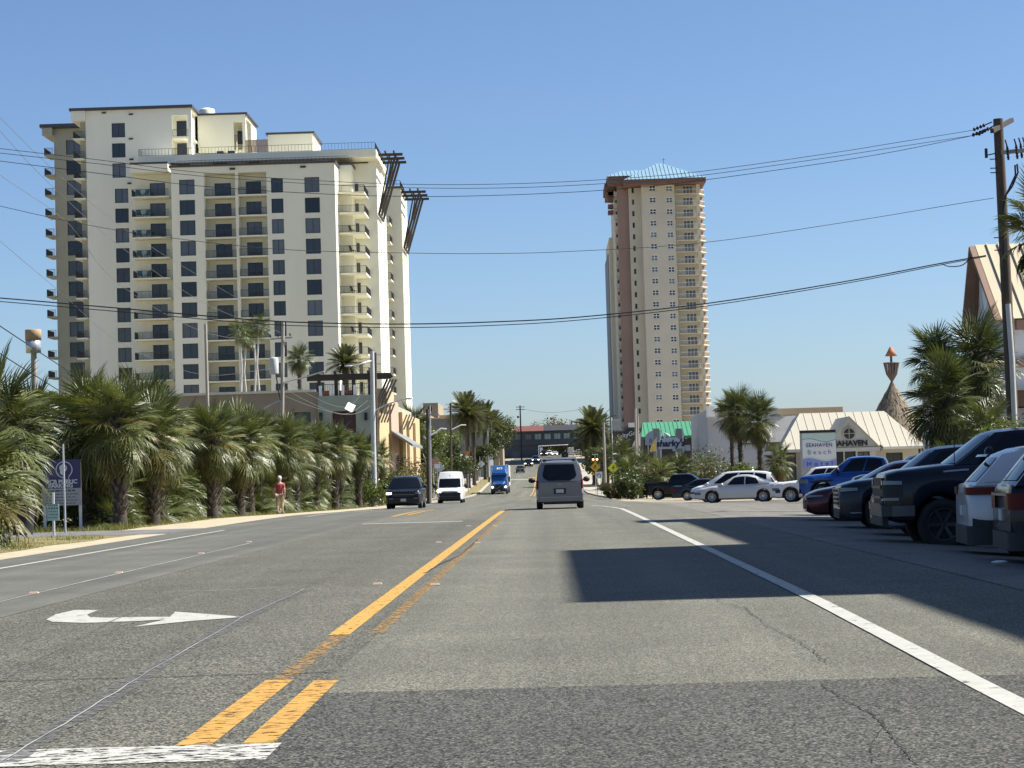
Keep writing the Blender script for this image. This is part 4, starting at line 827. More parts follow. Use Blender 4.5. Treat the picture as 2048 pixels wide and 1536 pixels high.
# thatched cone with crow's nest
d = 196; p = P(1784, 765, d); gt = gz(20, d); TC = thing('thatched_cone', 'tall thatched cone roof topped by a wooden crow nest and orange cap', 'thatched roof', (p.x, d, gt))
m_th = M('thatch', (.2, .16, .115), .95, var=.5, scale=5, bump=1, bscale=14, vstretch=(1, 1, .25)); hz = p.z - gt; r0 = 4.0
mb = MB(); n = 40; prf = [(.12, hz), (.62, hz - .9), (1.9, hz - 3.1), (3.1, hz - 5.3), (r0 + .2, hz - 7.2), (r0 - .2, hz - 7.3)]
mb.lathe(prf[::-1], n); mb.v = [(x * (1 + rnd.uniform(-.04, .04)), y * (1 + rnd.uniform(-.04, .04)), z + rnd.uniform(-.12, .12)) for x, y, z in mb.v]
for i in range(700):
    t = rnd.random() ** .7; a = rnd.uniform(0, 2 * math.pi); z = hz - .3 - 6.8 * t; r = .3 + (r0 - .1) * t
    u = Vector((math.cos(a), math.sin(a), 0)); w = Vector((-u.y, u.x, 0)) * rnd.uniform(.04, .1); q = u * (r + .02) + Vector((0, 0, z)); e = u * (r + .33) + Vector((0, 0, z - rnd.uniform(.4, .7))); mb.tri(q - w, q + w, e)
mb.build('thatch', m_th, TC); mb = MB(); mb.lathe([(3, 0), (3, hz - 7)], 16); mb.build('wall', m_beige, TC)
m_nest = M('nest_wood', (.13, .1, .09), .8, var=.2); bz0, bz1 = PZ(748, d, 1783) - gt, PZ(726, d, 1783) - gt
mb = MB(); mb.tube([(0, 0, hz - .2), (0, 0, PZ(708, d, 1783) - gt)], .12, 6); mb.lathe([(.1, hz + .1), (.55, bz0)], 8); mb.build('mast', m_nest, TC)
for i in range(12):
    a = 2 * math.pi * i / 12; mb = MB(); c, s_ = math.cos(a), math.sin(a); mb.bar((.5*c, .5*s_, bz0), (.72*c, .72*s_, bz1), .2, .05, up=(c, s_, 0)); mb.build('plank', m_nest, TC)
mb = MB(); mb.lathe([(.5, bz0), (0, bz0 + .02)], 12); ringp = [(.74 * math.cos(t), .74 * math.sin(t), bz1) for t in frange(0, 2 * math.pi, 14)]; mb.tube(ringp, .05, 5, caps=False); mb.build('nest_rim', m_nest, TC)
mb = MB(); q0, q1 = PZ(712, d, 1783) - gt, PZ(693, d, 1783) - gt; mb.lathe([(0, q0 + .02), (.58, q0), (.3, q0 + (q1 - q0) * .55), (.12, q1 - .05), (.0, q1)], 14); mb.build('cap', m_terr, TC)
# round porch column
d = 106; p = P(1860, 895, d); gc = gz(p.x, d); o = thing('porch_column', 'round pale concrete column with a dark band below the shaded palms', 'column', (p.x, d, gc)); hz = PZ(790, d, 1858) - gc
mb = MB(); mb.lathe([(.33, 0), (.31, hz)], 18); mb.build('shaft', M('column_paint', (.52, .53, .52), .7, var=.05), o); mb = MB(); zq = PZ(874, d, 1858) - gc; mb.lathe([(.3, zq - .13), (.36, zq - .12), (.36, zq + .12), (.3, zq + .13)], 18); mb.build('band', M('band_brown', (.16, .15, .12), .7), o)

# ------------------------------------------------ big hotel along the car park: gabled wing in view, unseen tall block further right, shaped to shade the road
HO = thing('hotel_building', 'pale hotel block with brown trimmed gable and tan ribbed roof at the right edge', 'hotel', (18, 70, 0))
m_hw = M('hotel_wall', (.5, .5, .52), .9, var=.05, scale=.4, stain=.06); m_hroof = M('tan_metal_roof', (.48, .41, .28), .5, var=.06, scale=.5); m_htrim = M('brown_trim', (.21, .13, .09), .8, var=.08)
xh = 18.4; y0, ym, y1 = 85.4, 89.5, 91.4; zr = PZ(489, ym, 1966); ze = PZ(624, y0, 2020)
xf = PX(1966, ym, 487)
mb = MB(); mb.add([(xf, y0, -.6), (xf, y1, -.6), (xf, y1, ze), (xf, ym, zr - .12), (xf, y0, ze), (xf + 25, y0, -.6), (xf + 25, y0, ze), (xf + 25, y1, ze), (xf + 25, y1, -.6)], [(0, 4, 3, 2, 1), (0, 5, 6, 4), (1, 2, 7, 8)]); mb.build('wall', m_hw, HO)
mb = MB(); ov = .35; A = [(xf - ov, y0 - .5, ze - .3), (xf + 25, y0 - .5, ze - .3)]; B = [(xf - ov, ym, zr), (xf + 25, ym, zr)]
mb.quad(A[0], A[1], B[1], B[0]); mb.quad(B[0], B[1], (xf + 25, y1 + .5, ze - .3), (xf - ov, y1 + .5, ze - .3)); seams(mb, A, B, .48, .05, h=.09); mb.build('roof', m_hroof, HO)
for yy in (y0 - .5, y1 + .5):
    mb = MB(); mb.bar((xf - ov - .05, yy, ze - .42), (xf - ov - .05, ym, zr - .12), .16, .42, up=(1, 0, 0)); mb.bar((xf - ov + .2, yy, ze - .42), (xf - ov + .2, ym, zr - .12), .5, .1, up=(0, 0, 1)); mb.build('gable_trim', m_htrim, HO)
mb = MB(); n = 18; zo = PZ(582, ym, 1978); mb.v = []; ring = [(xf - .03, ym - .2 + .75 * math.cos(2*math.pi*i/n), zo + 1.0 * math.sin(2*math.pi*i/n)) for i in range(n)]; mb.add(ring, [tuple(range(n))]); mb.tube(ring + [ring[0]], .09, 5, 1, caps=False); mb.build('oval_window', [m_whitep, m_trim], HO)
mb = MB(); mb.box(xf + .3, y0 - .35, ze - .75, xf + 25, y0 - .003, ze - .35); mb.box(xf + .3, y0 - .25, ze - 2.3, xf + 25, y0 - .003, ze - 1.95); mb.build('cornice', m_htrim, HO)
# low porch with brown fascia, nearer
yp = 78; xp = PX(1953, yp, 790); zp = PZ(777, yp, 1990)
mb = MB(); mb.box(xp + .2, yp + .3, -.5, xp + 24, y0 - .01, zp - .75); mb.build('wall', m_hw, HO)
mb = MB(); mb.box(xp, yp, zp - .7, xp + 24, y0 - .02, zp - .1); mb.build('fascia', m_htrim, HO); mb = MB(); mb.box(xp - .12, yp - .12, zp - .095, xp + 24, y0 - .02, zp + .02); mb.build('cornice', m_trim, HO)
# unseen tall block, heights set so its shade crosses car park and road
HX = 17.0; sx, sy = S.x / S.z, S.y / S.z
def roof_h(reach): return (HX - reach) / sx
h1_ = roof_h(3.35); yE = 55.8 + sy * h1_
mb = MB(); ops = [(HX, 0, 0, 0)]; mb.box(HX, -40, -.3, HX + 16, yE, h1_); mb.build('wall', m_hw, HO)
h2_ = roof_h(.18); mb = MB(); mb.box(HX, 21.0 + sy * h2_, h1_ + .003, HX + 9, 35.4 + sy * h2_, h2_); mb.build('wall', m_hw, HO)
h3_ = roof_h(2.2); mb = MB(); mb.box(HX, 52.8 + sy * h3_, h1_ + .003, HX + 6, yE - .01, h3_); mb.build('wall', m_hw, HO)
for fl in range(5):
    for yy in range(-34, 54, 6):
        put('window', win_mesh(1.8, 1.6, 2, 1, key='hotel'), HO, (HX - .06, yy, 1.2 + fl * 3.1), (0, 0, -math.pi / 2))
hang(HO)
# ---------------------------------------------------------------- vegetation
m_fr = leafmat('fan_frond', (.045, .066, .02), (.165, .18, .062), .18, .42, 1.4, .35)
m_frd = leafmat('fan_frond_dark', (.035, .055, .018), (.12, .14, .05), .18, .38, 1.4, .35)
m_fry = leafmat('fan_frond_yellow', (.12, .12, .042), (.23, .2, .08), .25, .45, 1.5, .25)
m_dead = leafmat('dead_frond', (.2, .12, .055), (.34, .22, .11), .2, .8, 2, .25)
m_date = leafmat('date_frond', (.055, .07, .032), (.12, .125, .06), .25, .4, .8, .2)
m_leaf = leafmat('broad_leaf', (.035, .055, .017), (.095, .12, .038), .2, .35, .9, .15)
m_leafl = leafmat('broad_leaf_light', (.065, .1, .025), (.15, .18, .05), .25, .32, 1.5, .15)
m_leafo = leafmat('olive_leaf', (.075, .078, .032), (.16, .145, .065), .2, .5, 1.2, .2)
m_trunk = M('palm_trunk', (.05, .042, .034), .95, var=.45, scale=9, bump=.6, bscale=25)
m_boot = M('palm_boot', (.1, .082, .064), .95, var=.5, scale=7)
m_bark = M('grey_bark', (.24, .21, .17), .95, var=.3, scale=8, vstretch=(1, 1, .2), bump=.5)
def frond_geo(rs, Lp=.62, Lb=1.08, n=27, w=.042, droop=.5, spread=2.25, fold=.22):
    """one fan leaf along +Y: stalk, then leaflets raying out from the arched rib"""
    V, Fc = [], []
    def add(v, f): o = len(V); V.extend(v); Fc.extend([tuple(i + o for i in q) for q in f])
    sag = -.1 * Lp; add([(-.022,0,0),(.022,0,0),(.016,Lp,sag),(-.016,Lp,sag),(0,0,-.03),(0,Lp,sag-.02)], [(0,1,2,3),(1,4,5,2),(4,0,3,5)])
    for i in range(n):
        t = -1 + 2 * (i + .5) / n + rs.uniform(-.02, .02); th = t * spread
        L_ = Lb * (.72 + .28 * math.cos(th * .8)) * rs.uniform(.88, 1.08)
        d = Vector((math.sin(th), math.cos(th), 0)); nrm = Vector((d.y, -d.x, 0))
        ybase = Lp + .22 * max(0, 1 - abs(t) * 1.1); b0 = Vector((0, ybase, sag - .05 * (ybase - Lp)))
        dr = droop * rs.uniform(.7, 1.35); z = lambda s: fold * abs(math.sin(th)) * s * L_ * .8 - dr * s * s * L_ * .62 - .12 * s * L_ * max(0, math.cos(th))
        ww = w * rs.uniform(.8, 1.2); pts = []
        for s, k in ((.06, .35), (.42, 1.), (.74, .7)): 
            c = b0 + d * (s * L_ * (1 - .12 * dr * s)) + Vector((0, 0, z(s))); pts += [c - nrm * ww * k / 2 + Vector((0, 0, .012 * k)), c + nrm * ww * k / 2 + Vector((0, 0, -.012 * k))]
        tip = b0 + d * (L_ * (1 - .2 * dr)) + Vector((0, 0, z(1) - .1 * dr * L_))
        add(pts + [tip], [(0,1,3,2),(2,3,5,4),(4,5,6)])
    return V, Fc
rs = random.Random(3)
FG = [frond_geo(rs, droop=q) for q in (.15, .3, .5, .8, 1.15)]
def geo_mesh(name, g, m):
    me = bpy.data.meshes.new(name); me.from_pydata([tuple(v) for v in g[0]], [], g[1]); me.materials.append(m); me.update(); return me
FM = {mk.name: [geo_mesh('frond', g, mk) for g in FG] for mk in (m_fr, m_frd, m_fry, m_dead)}
def frond_rot(az, el, roll): return Matrix.Rotation(az, 3, 'Z') @ Matrix.Rotation(el, 3, 'X') @ Matrix.Rotation(roll, 3, 'Y')
def crown_plan(r, n, emin, emax, dead=6):
    out = []
    for i in range(n):
        t = i / max(1, n - 1); az = i * 2.39996 + r.uniform(-.35, .35); el = math.radians(emax + (emin - emax) * t ** .85 + r.uniform(-9, 9))
        out.append((az, el, r.uniform(-.45, .45), min(4, int(t * 4.2 + r.uniform(0, .9))), r.uniform(.85, 1.12), False))
    for i in range(dead): out.append((r.uniform(0, 6.28), math.radians(r.uniform(-82, -58)), r.uniform(-.4, .4), 3 + (i % 2), r.uniform(.75, 1.0), True))
    return out
_cm = {}
def crown_joined(key, n, emin, emax, m, dead=0, drop=.8):
    if key in _cm: return _cm[key]
    r = random.Random(hash(key) % 1000 if not isinstance(key, str) else sum(map(ord, key))); mb = MB()
    for az, el, ro, gi, sc, dd in crown_plan(r, n, emin, emax, dead):
        g = FG[gi]; R_ = frond_rot(az, el, ro); off = Vector((0, 0, -drop * (1 - math.sin(max(el, -.5))) * .5))
        mb.add([R_ @ (Vector(v) * sc) + off for v in g[0]], g[1], 1 if dd else 0)
    _cm[key] = mb.mesh('crown', [m, m_dead]); return _cm[key]
def trunk_mesh(h, r=.17, boots=70, seed=0, name='trunk', m=None, rt=None):
    rr = random.Random(seed); mb = MB(); prf = [(r * 1.5, -.4), (r * 1.35, .1), (r * 1.05, .5), (r, h * .5), (rt or r * .95, h)]
    mb.lathe(prf, 10); mb.v = [(x + .02 * math.sin(z * 2.1 + seed), y + .02 * math.cos(z * 1.7), z) for x, y, z in mb.v]
    for i in range(boots):
        z = .25 + (h - .25) * i / boots + rr.uniform(-.03, .03); a = i * 2.39996; u = Vector((math.cos(a), math.sin(a), 0)); s = Vector((-u.y, u.x, 0)); k = rr.uniform(.7, 1.3)
        p = u * (r * .92) + Vector((0, 0, z)); e = u * (r + .12 * k) + Vector((0, 0, z + .24 * k))
        mb.add([p - s*.07, p + s*.07, e + s*.035, e - s*.035, p + Vector((0,0,.1)) - s*.05, p + Vector((0,0,.1)) + s*.05], [(0,1,2,3),(3,2,5,4),(0,3,4),(1,5,2)], 1)
    return mb.mesh(name, [m or m_trunk, m_boot])
TM = [trunk_mesh(3.2, .19, 90, s) for s in (1, 2, 3)]
_bud = MB()
for i in range(26):
    a = i * 2.4; u = Vector((math.cos(a), math.sin(a), 0)); s = Vector((-u.y, u.x, 0)); r_ = .1 + .12 * (i % 5) / 5; z0 = -.55 + .5 * i / 26
    p = u * r_ + Vector((0, 0, z0)); e = u * (r_ + .22) + Vector((0, 0, z0 + .45)); _bud.add([p - s*.06, p + s*.06, e], [(0, 1, 2)])
BUD = _bud.mesh('crown', m_boot)
def fan_palm(x, y, h, label, group, sc=1., n=38, mats=(None,), emin=-50, emax=82, dead=5, seed=0, detail=True, lean=(0,0), zbase=None, yel=.12, trunk=None, key='a'):
    z = gz(x, y) if zbase is None else zbase; r = random.Random(seed * 7 + 1)
    t = thing('fan_palm', label, 'palm tree', (x, y, z), 0, group); m = mats[0] or m_fr
    tm = trunk or TM[seed % 3]; hh = 3.2 if trunk is None else h
    tr = put('trunk', tm, t, (0, 0, 0), (lean[1], lean[0], r.uniform(0, 6)), (1, 1, h / hh))
    top = (math.sin(lean[0]) * h, -math.sin(lean[1]) * h, h)
    if detail:
        c = put('crown', BUD, t, top, (0, 0, r.uniform(0, 6)), sc)
        for az, el, ro, gi, s, dd in crown_plan(r, n, emin, emax, dead):
            mm = m_dead if dd else (m_fry if r.random() < yel and el < .3 else m)
            o = put('frond', FM[mm.name][gi], c, (0, 0, -.5 * (1 - math.sin(max(el, -.8)))), frond_rot(az, el, ro).to_euler(), s)
    else: put('crown', crown_joined(key + m.name, n, emin, emax, m, dead), t, top, (0, 0, r.uniform(0, 6)), sc)
    return t
# big palms at the left edge
G = 'fan palms at the left roadside'
fan_palm(-13.6, 50.5, 3.0, 'big shaggy fan palm cut by the left edge, upper crown beside the drum lamp', G, 1.0, 72, seed=1, dead=9, emin=-62, yel=.25)
fan_palm(-13.4, 47.6, 1.75, 'low shaggy fan palm at the left edge whose drooping fronds reach the parking sign', G, 1.0, 70, seed=2, dead=5, emin=-58, yel=.18)
fan_palm(-13.9, 46.0, 2.6, 'fan palm cut off by the left edge, leaning out of the picture', G, .95, 40, seed=3, dead=6)
# hedge along the left side
ROW = [(-13.45, 64.6, 3.55), (-14.3, 66.6, 3.3), (-13.45, 70.0, 3.15), (-13.9, 73.4, 3.45), (-14.5, 77.0, 3.4), (-13.4, 82.0, 3.35), (-13.9, 86.0, 3.5), (-13.6, 90.5, 3.4), (-13.9, 95.5, 3.65), (-14.2, 100.5, 3.9), (-13.8, 107.5, 3.85), (-14.0, 114, 4.0), (-13.8, 122, 3.95), (-13.5, 130, 4.1), (-14.0, 138, 4.05), (-13.6, 147, 4.2), (-13.9, 156, 4.1), (-13.6, 166, 4.1)]
G = 'fan palms in the roadside hedge'
for i, (x, y, h) in enumerate(ROW):
    lab = 'fan palm in the front row of the hedge, %s from the camera end' % ORD[i]
    if i == 2: lab = 'fan palm with dark rough trunk standing out in front of the hedge, lit old fronds'
    if i == 5: lab = 'fan palm with thick criss-cross trunk just left of the walking man'
    fan_palm(x, y, h, lab, G, .84 + .07 * math.sin(i * 2.1), 58, seed=10 + i, dead=7 + i % 4, yel=.2, emin=-62)
G = 'fan palms in the back of the hedge'; bk = 0
for i in range(17):
    y = 67 + i * 6.3 + 1.5 * math.sin(i * 2.7); x = -15.0 + .5 * math.sin(i * 1.9)
    fan_palm(x, y, 3.35 + .45 * math.sin(i * 1.3 + .6), 'fan palm in the back row of the hedge, half hidden, %s from the camera end' % ORD[i], G, 1.04, 60, seed=50 + i, detail=False, dead=8, key='abc'[i % 3], emin=-60)
for i in range(9):
    y = 70 + i * 12; fan_palm(-17.5 + math.sin(i), y, 3.4, 'fan palm deep behind the hedge', 'fan palms deep behind the hedge', 1.05, 40, seed=80 + i, detail=False, dead=8, key='abc'[i % 3], emin=-55)
for i in range(20):
    y = 68.5 + i * 4.9 + rnd.uniform(-1.2, 1.2); fan_palm(-14.6 - rnd.uniform(0, 1.0), y, rnd.uniform(.9, 1.7), 'young short palm between the hedge trunks, %s from the camera end' % ORD[i], 'young palms between the hedge trunks', rnd.uniform(.75, .95), 40, mats=((m_fr, m_frd)[i % 2],), seed=200 + i, detail=False, dead=4, key='mn'[i % 2], emin=-40)
# palmetto shrubs filling the foot of the hedge
def shrub(x, y, sc, label, group, key, m=None, zb=None):
    t = thing('palmetto_shrub', label, 'palmetto', (x, y, (gz(x, y) if zb is None else zb)), rnd.uniform(0, 6), group)
    put('leaves', crown_joined('shrub' + key + (m or m_fr).name, 26, -5, 80, m or m_fr, 2, .1), t, (0, 0, .12), (0, 0, 0), sc); return t
cnt = {}
for i in range(26):
    y = 72 + i * 4.1 + rnd.uniform(-1, 1); x = -14.5 - rnd.uniform(0, .8)
    k = 'left of the walking man' if y < 92 else 'between walking man and black SUV' if y < 125 else 'behind the black SUV'; cnt[k] = cnt.get(k, 0) + 1
    shrub(x, y, rnd.uniform(.8, 1.15), 'palmetto at hedge foot %s, %s from camera' % (k, ORD[cnt[k] - 1]), 'palmettos at the hedge foot', 'xyz'[i % 3], (m_fr, m_frd, m_fr)[i % 3])
for i in range(14):
    y = 70 + i * 7.5; shrub(-15.6 + rnd.uniform(-.6, .6), y, 1.25, 'palmetto deep in the shade between the hedge trunks', 'palmettos in the hedge shade', 'xyz'[i % 3], m_frd)
shrub(-14.0, 66.5, .7, 'dark palmetto beside the thick trunk, right of the parking sign', 'palmettos by the driveway', 'x', m_frd); shrub(-14.9, 68.2, .8, 'dark palmetto below the white notice sign', 'palmettos by the driveway', 'y', m_frd)
shrub(-13.5, 46.6, .7, 'dark bushy palmetto at the foot of the left edge palms', 'palmettos by the driveway', 'z', m_frd)
# leafy shrubs and trees
def leaf_cloud(n, lobes, size, seed, up=.35, mi=0, mb=None):
    r = random.Random(seed); mb = mb or MB(); tot = sum(l[3] * l[4] * l[5] for l in lobes)
    for (cx, cy, cz, rx, ry, rz) in lobes:
        for _ in range(int(n * rx * ry * rz / tot)):
            u = Vector((r.gauss(0, 1), r.gauss(0, 1), r.gauss(0, 1))).normalized(); k = r.random() ** .35 * r.uniform(.8, 1.12)
            p = Vector((cx + u.x * rx * k, cy + u.y * ry * k, cz + u.z * rz * k)); 
            if p.z < .05: continue
            nn = (u * .7 + Vector((r.gauss(0, .6), r.gauss(0, .6), r.gauss(0, .6) + up))).normalized(); a = nn.orthogonal().normalized(); a = Matrix.Rotation(r.uniform(0, 6.28), 3, nn) @ a; b = nn.cross(a); s = size * r.uniform(.6, 1.4)
            mb.add([p - a*s*.5, p + b*s*.24 + nn*s*.08, p + a*s*.5 - nn*s*.12, p - b*s*.24 + nn*s*.08], [(0, 1, 2, 3)], mi)
    return mb
def bush(x, y, w, h, label, group, m, n=1300, size=.2, seed=0, name='bush', zb=None, dp=None):
    r = random.Random(seed); t = thing(name, label, 'bush', (x, y, gz(x, y) if zb is None else zb), 0, group); lobes = [(0, 0, h*.4, w*.42, (dp or w)*.42, h*.45)]
    for _ in range(6): a = r.uniform(0, 6.28); k = r.uniform(.3, .36) * w; lobes.append((math.cos(a)*k, math.sin(a)*k*(dp or w)/w, h * r.uniform(.3, .7), w*r.uniform(.16, .28), w*r.uniform(.16, .28), h*r.uniform(.18, .32)))
    leaf_cloud(n, lobes, size, seed).build('leaves', m, t)
    mb = MB()
    for _ in range(4): mb.tube([(r.uniform(-.2, .2)*w*.4, r.uniform(-.2, .2), -.2), (r.uniform(-.3, .3)*w*.6, r.uniform(-.3, .3)*w*.5, h*.55)], [.04, .02], 5)
    mb.build('stems', m_bark, t); return t
def tree(x, y, w, h, label, group, m, n=2200, size=.4, seed=0, th=.3):
    r = random.Random(seed); t = thing('tree', label, 'tree', (x, y, gz(x, y)), 0, group); lobes = []
    mb = MB(); mb.tube([(0, 0, -.3), (.1, 0, h*.25), (0, .1, h*.5)], [th, th*.75, th*.5], 8)
    for i in range(9):
        a = r.uniform(0, 6.28); k = w * r.uniform(.1, .34); c = (math.cos(a)*k, math.sin(a)*k, h * r.uniform(.45, .88)); lobes.append((*c, w*r.uniform(.17, .27), w*r.uniform(.17, .27), h*r.uniform(.1, .18))); mb.tube([(0, 0, h*.3), (c[0]*.6, c[1]*.6, h*.3 + (c[2]-h*.3)*.6), c], [th*.45, th*.3, .05], 5)
    mb.build('trunk', m_bark, t); leaf_cloud(n, lobes, size, seed).build('crown', m, t); return t
# left side beyond the hedge
bush(-13.2, 172, 4, 3.4, 'dense green shrub at the far end of the hedge behind the black SUV', None, m_leaf, 1800, .22, 3)
bush(-12.9, 150, 3.2, 2.4, 'tall grassy green shrub right behind the black SUV roof', None, m_leafl, 1500, .22, 4)
bush(-13.8, 205, 5, 5.2, 'broad shrub with brownish leaves below the grey shop awning', None, m_leafo, 2000, .28, 5)
tree(-14.5, 252, 9, 9.5, 'bushy yellow green tree behind the two dark utility poles', None, m_leafl, 2600, .42, 6)
tree(-12.9, 285, 8, 8.0, 'round dark green tree left of the tall date palm trunks', None, m_leaf, 2600, .42, 7)
bush(-14, 232, 6, 4.5, 'spreading green bush above the white van roof', None, m_leaf, 1800, .3, 8)
bush(-13.6, 190, 3.5, 4.0, 'olive shrub with dry stems left of the white van', None, m_leafo, 1600, .24, 9)
for i, (px, y, w, h) in enumerate(((968, 400, 9, 9.5), (984, 440, 10, 11.5), (997, 480, 9, 12), (955, 372, 7, 7), (975, 520, 8, 10))):
    tree(PX(px, y), y, w, h, 'dark leafy street tree left of the blue truck, %s from the camera' % ORD[i], 'street trees left of the blue truck', m_leaf, 2200, .5, 20 + i)
fan_palm(-15.9, 243, 9.0, 'slender fan palm beside the ochre shop front', None, 1.5, 44, seed=90, detail=False, key='w', dead=10, trunk=trunk_mesh(9.0, .2, 40, 9, rt=.16))
fan_palm(-17.5, 250, 8.6, 'second fan palm just behind the slender one by the ochre shop', None, 1.3, 40, seed=91, detail=False, key='w', dead=10, trunk=trunk_mesh(8.6, .2, 40, 8, rt=.16))
# date palms
def date_geo(r, L_=2.8, n=28, droop=.5):
    V, Fc = [], []
    def add(v, f): o = len(V); V.extend(v); Fc.extend([tuple(i + o for i in q) for q in f])
    sp = lambda s: Vector((0, L_ * s * (1 - .16 * droop * s), -droop * L_ * .5 * s * s))
    pv = None
    for k in range(7):
        s = k / 6; p = sp(s); w = .05 * (1 - s) + .008; cur = [p + Vector((-w, 0, 0)), p + Vector((w, 0, 0))]
        if pv: add(pv + cur, [(0, 1, 3, 2)])
        pv = cur
    for i in range(n):
        s = .12 + .86 * i / n; p = sp(s); L2 = .62 * (math.sin(math.pi * min(1, s * .8 + .14))) * r.uniform(.85, 1.1)
        for sg in (-1, 1):
            d = Vector((sg * .8, .55, .32 + r.uniform(-.12, .1))).normalized(); e = p + d * L2 - Vector((0, 0, .12 * L2)); add([p + Vector((0, -.06, 0)), p + Vector((0, .06, 0)), e], [(0, 1, 2)])
    return V, Fc
DG = [date_geo(rs, droop=q) for q in (.25, .5, .8, 1.1)]
def date_crown(seed, n=88):
    r = random.Random(seed); mb = MB()
    for i in range(n):
        t = i / (n - 1); g = DG[min(3, int(t * 3.6 + r.uniform(0, .5)))]; R_ = frond_rot(i * 2.39996 + r.uniform(-.2, .2), math.radians(80 - 118 * t + r.uniform(-7, 7)), r.uniform(-.3, .3)); k = r.uniform(.85, 1.1)
        mb.add([R_ @ (Vector(v) * k) for v in g[0]], g[1])
    return mb.mesh('crown', m_date)
DC = [date_crown(s) for s in (1, 2)]
def date_palm(x, y, h, label, sc=1., seed=0, zb=None, group=None, r=.3):
    z = gz(x, y) if zb is None else zb; t = thing('date_palm', label, 'palm tree', (x, y, z), 0, group)
    put('trunk', trunk_mesh(h, r, 60, seed, rt=r * 1.1), t); put('crown', DC[seed % 2], t, (0, 0, h), (0, 0, seed * 1.3), sc); return t
def from_px(px, py, d): p = P(px, py, d); return p.x, d, p.z - gz(p.x, d)
x, y, h = from_px(933, 828, 330); date_palm(x, y, h, 'tall date palm with feathery crown left of the road, nearest of the group', 1.45, 1, r=.34)
x, y, h = from_px(945, 832, 346); date_palm(x, y, h - .6, 'date palm whose trunk stands right against the nearest tall one', 1.3, 2, r=.32)
x, y, h = from_px(968, 838, 380); date_palm(x, y, h, 'date palm behind the tall pair left of the blue truck', 1.35, 3)
x, y, h = from_px(985, 850, 430); date_palm(x, y, h, 'shorter date palm farthest along the left pavement', 1.3, 4)
x, y, h = from_px(1187, 858, 330); date_palm(x, y, h, 'wide date palm right of the road in front of the rose tower', 1.5, 5, r=.4)
x, y, h = from_px(1172, 880, 420); date_palm(x, y, h, 'low date palm behind the wide one right of the road', 1.5, 6)
# palms on the podium roof in front of the apartment tower
zr_ = PZ(787, 186, 520)
for i, (px, pyb, pyt, d, lab) in enumerate(((480, 785, 660, 214, 'leftmost'), (494, 785, 672, 218, 'second'), (508, 785, 655, 222, 'third'), (520, 785, 648, 212, 'rightmost'))):
    b, tt = P(px, pyb, d), P(px + 3, pyt, d); t = thing('roof_palm', 'thin pale trunked palm on the podium roof, %s of the clump' % lab, 'palm tree', (b.x, d, zr_ - .02), 0, 'thin palms on the podium roof'); h = tt.z - zr_
    mb = MB(); mb.tube([(0, 0, 0), (.25 * (-1)**i, 0, h*.5), (.1, 0, h)], [.14, .11, .09], 7); mb.build('trunk', M('pale_trunk', (.42, .4, .34), .9, var=.2, scale=4) if i == 0 else bpy.data.materials['pale_trunk'], t); put('crown', crown_joined('rp', 26, -40, 80, m_frd, 3), t, (.1, 0, h), (0, 0, i), .78)
p = P(598, 712, 212); fan_palm(p.x, 212, p.z - zr_, 'dark fan palm on the podium roof right of the thin clump', None, .95, 38, mats=(m_frd,), seed=95, detail=False, key='q', dead=6, zbase=zr_ - .02, trunk=trunk_mesh(p.z - zr_, .2, 30, 4))
p = P(690, 728, 214); date_palm(p.x, 214, p.z - zr_, 'arching date palm on the podium roof above the sage wall', .82, 7, zb=zr_ - .02, r=.28)
# right side: greenery in front of the beach bar
G = 'bushes in front of the beach bar'
for i, (px, py, d, w, h, m, lab) in enumerate(((1268, 985, 176, 4.2, 3.0, m_leaf, 'dark bush at the left end of the bar planting'), (1300, 985, 182, 4.5, 4.0, m_leafo, 'olive bush below the white feather flag'), (1345, 985, 184, 5, 3.9, m_leaf, 'green bush behind the black pickup bed'), (1388, 985, 188, 4.5, 3.7, m_leafo, 'grey green bush right of the shark sign post'), (1235, 985, 160, 2.8, 1.5, m_leafo, 'low yellowish bush at the parking lot corner'), (1262, 988, 158, 2.4, 2.1, m_leaf, 'weedy dark shrub right of the crosswalk signs'), (1440, 985, 190, 6, 5.0, m_leaf, 'broad leafy bush left of the twin palms'), (1410, 985, 215, 6, 5.0, m_leafo, 'pale bush before the grey shop corner'))):
    bush(PX(px, d), d, w, h, lab, G, m, 1700, .24, 30 + i)
for i, (px, d, sc, h) in enumerate(((1258, 178, 1., 2.4), (1282, 190, 1.05, 3.0), (1322, 176, .9, 2.4), (1362, 182, .95, 2.6), (1245, 250, 1.3, 5.0), (1215, 260, 1.2, 4.5))):
    fan_palm(PX(px, d), d, h, 'short fan palm among the bushes before the bar, %s from the left' % ORD[[2, 3, 4, 5, 1, 0][i]], 'short fan palms before the bar', sc, 34, seed=100 + i, detail=False, key='pq'[i % 2], dead=4, mats=((m_fr, m_frd)[i % 2],))
tree(PX(1205, 300), 300, 7, 7, 'dark leafy tree behind the crosswalk beacon', None, m_leaf, 2200, .45, 41); tree(PX(1232, 290), 290, 7, 6, 'dark leafy tree left of the dark bar', None, m_leaf, 2200, .45, 42)
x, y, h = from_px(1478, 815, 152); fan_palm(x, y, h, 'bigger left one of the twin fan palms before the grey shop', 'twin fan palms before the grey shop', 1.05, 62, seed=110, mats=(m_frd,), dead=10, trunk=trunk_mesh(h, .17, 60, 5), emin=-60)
x, y, h = from_px(1517, 828, 147); fan_palm(x, y, h, 'right one of the twin fan palms before the grey shop', 'twin fan palms before the grey shop', .98, 60, seed=111, mats=(m_frd,), dead=10, trunk=trunk_mesh(h, .17, 60, 6), emin=-60)
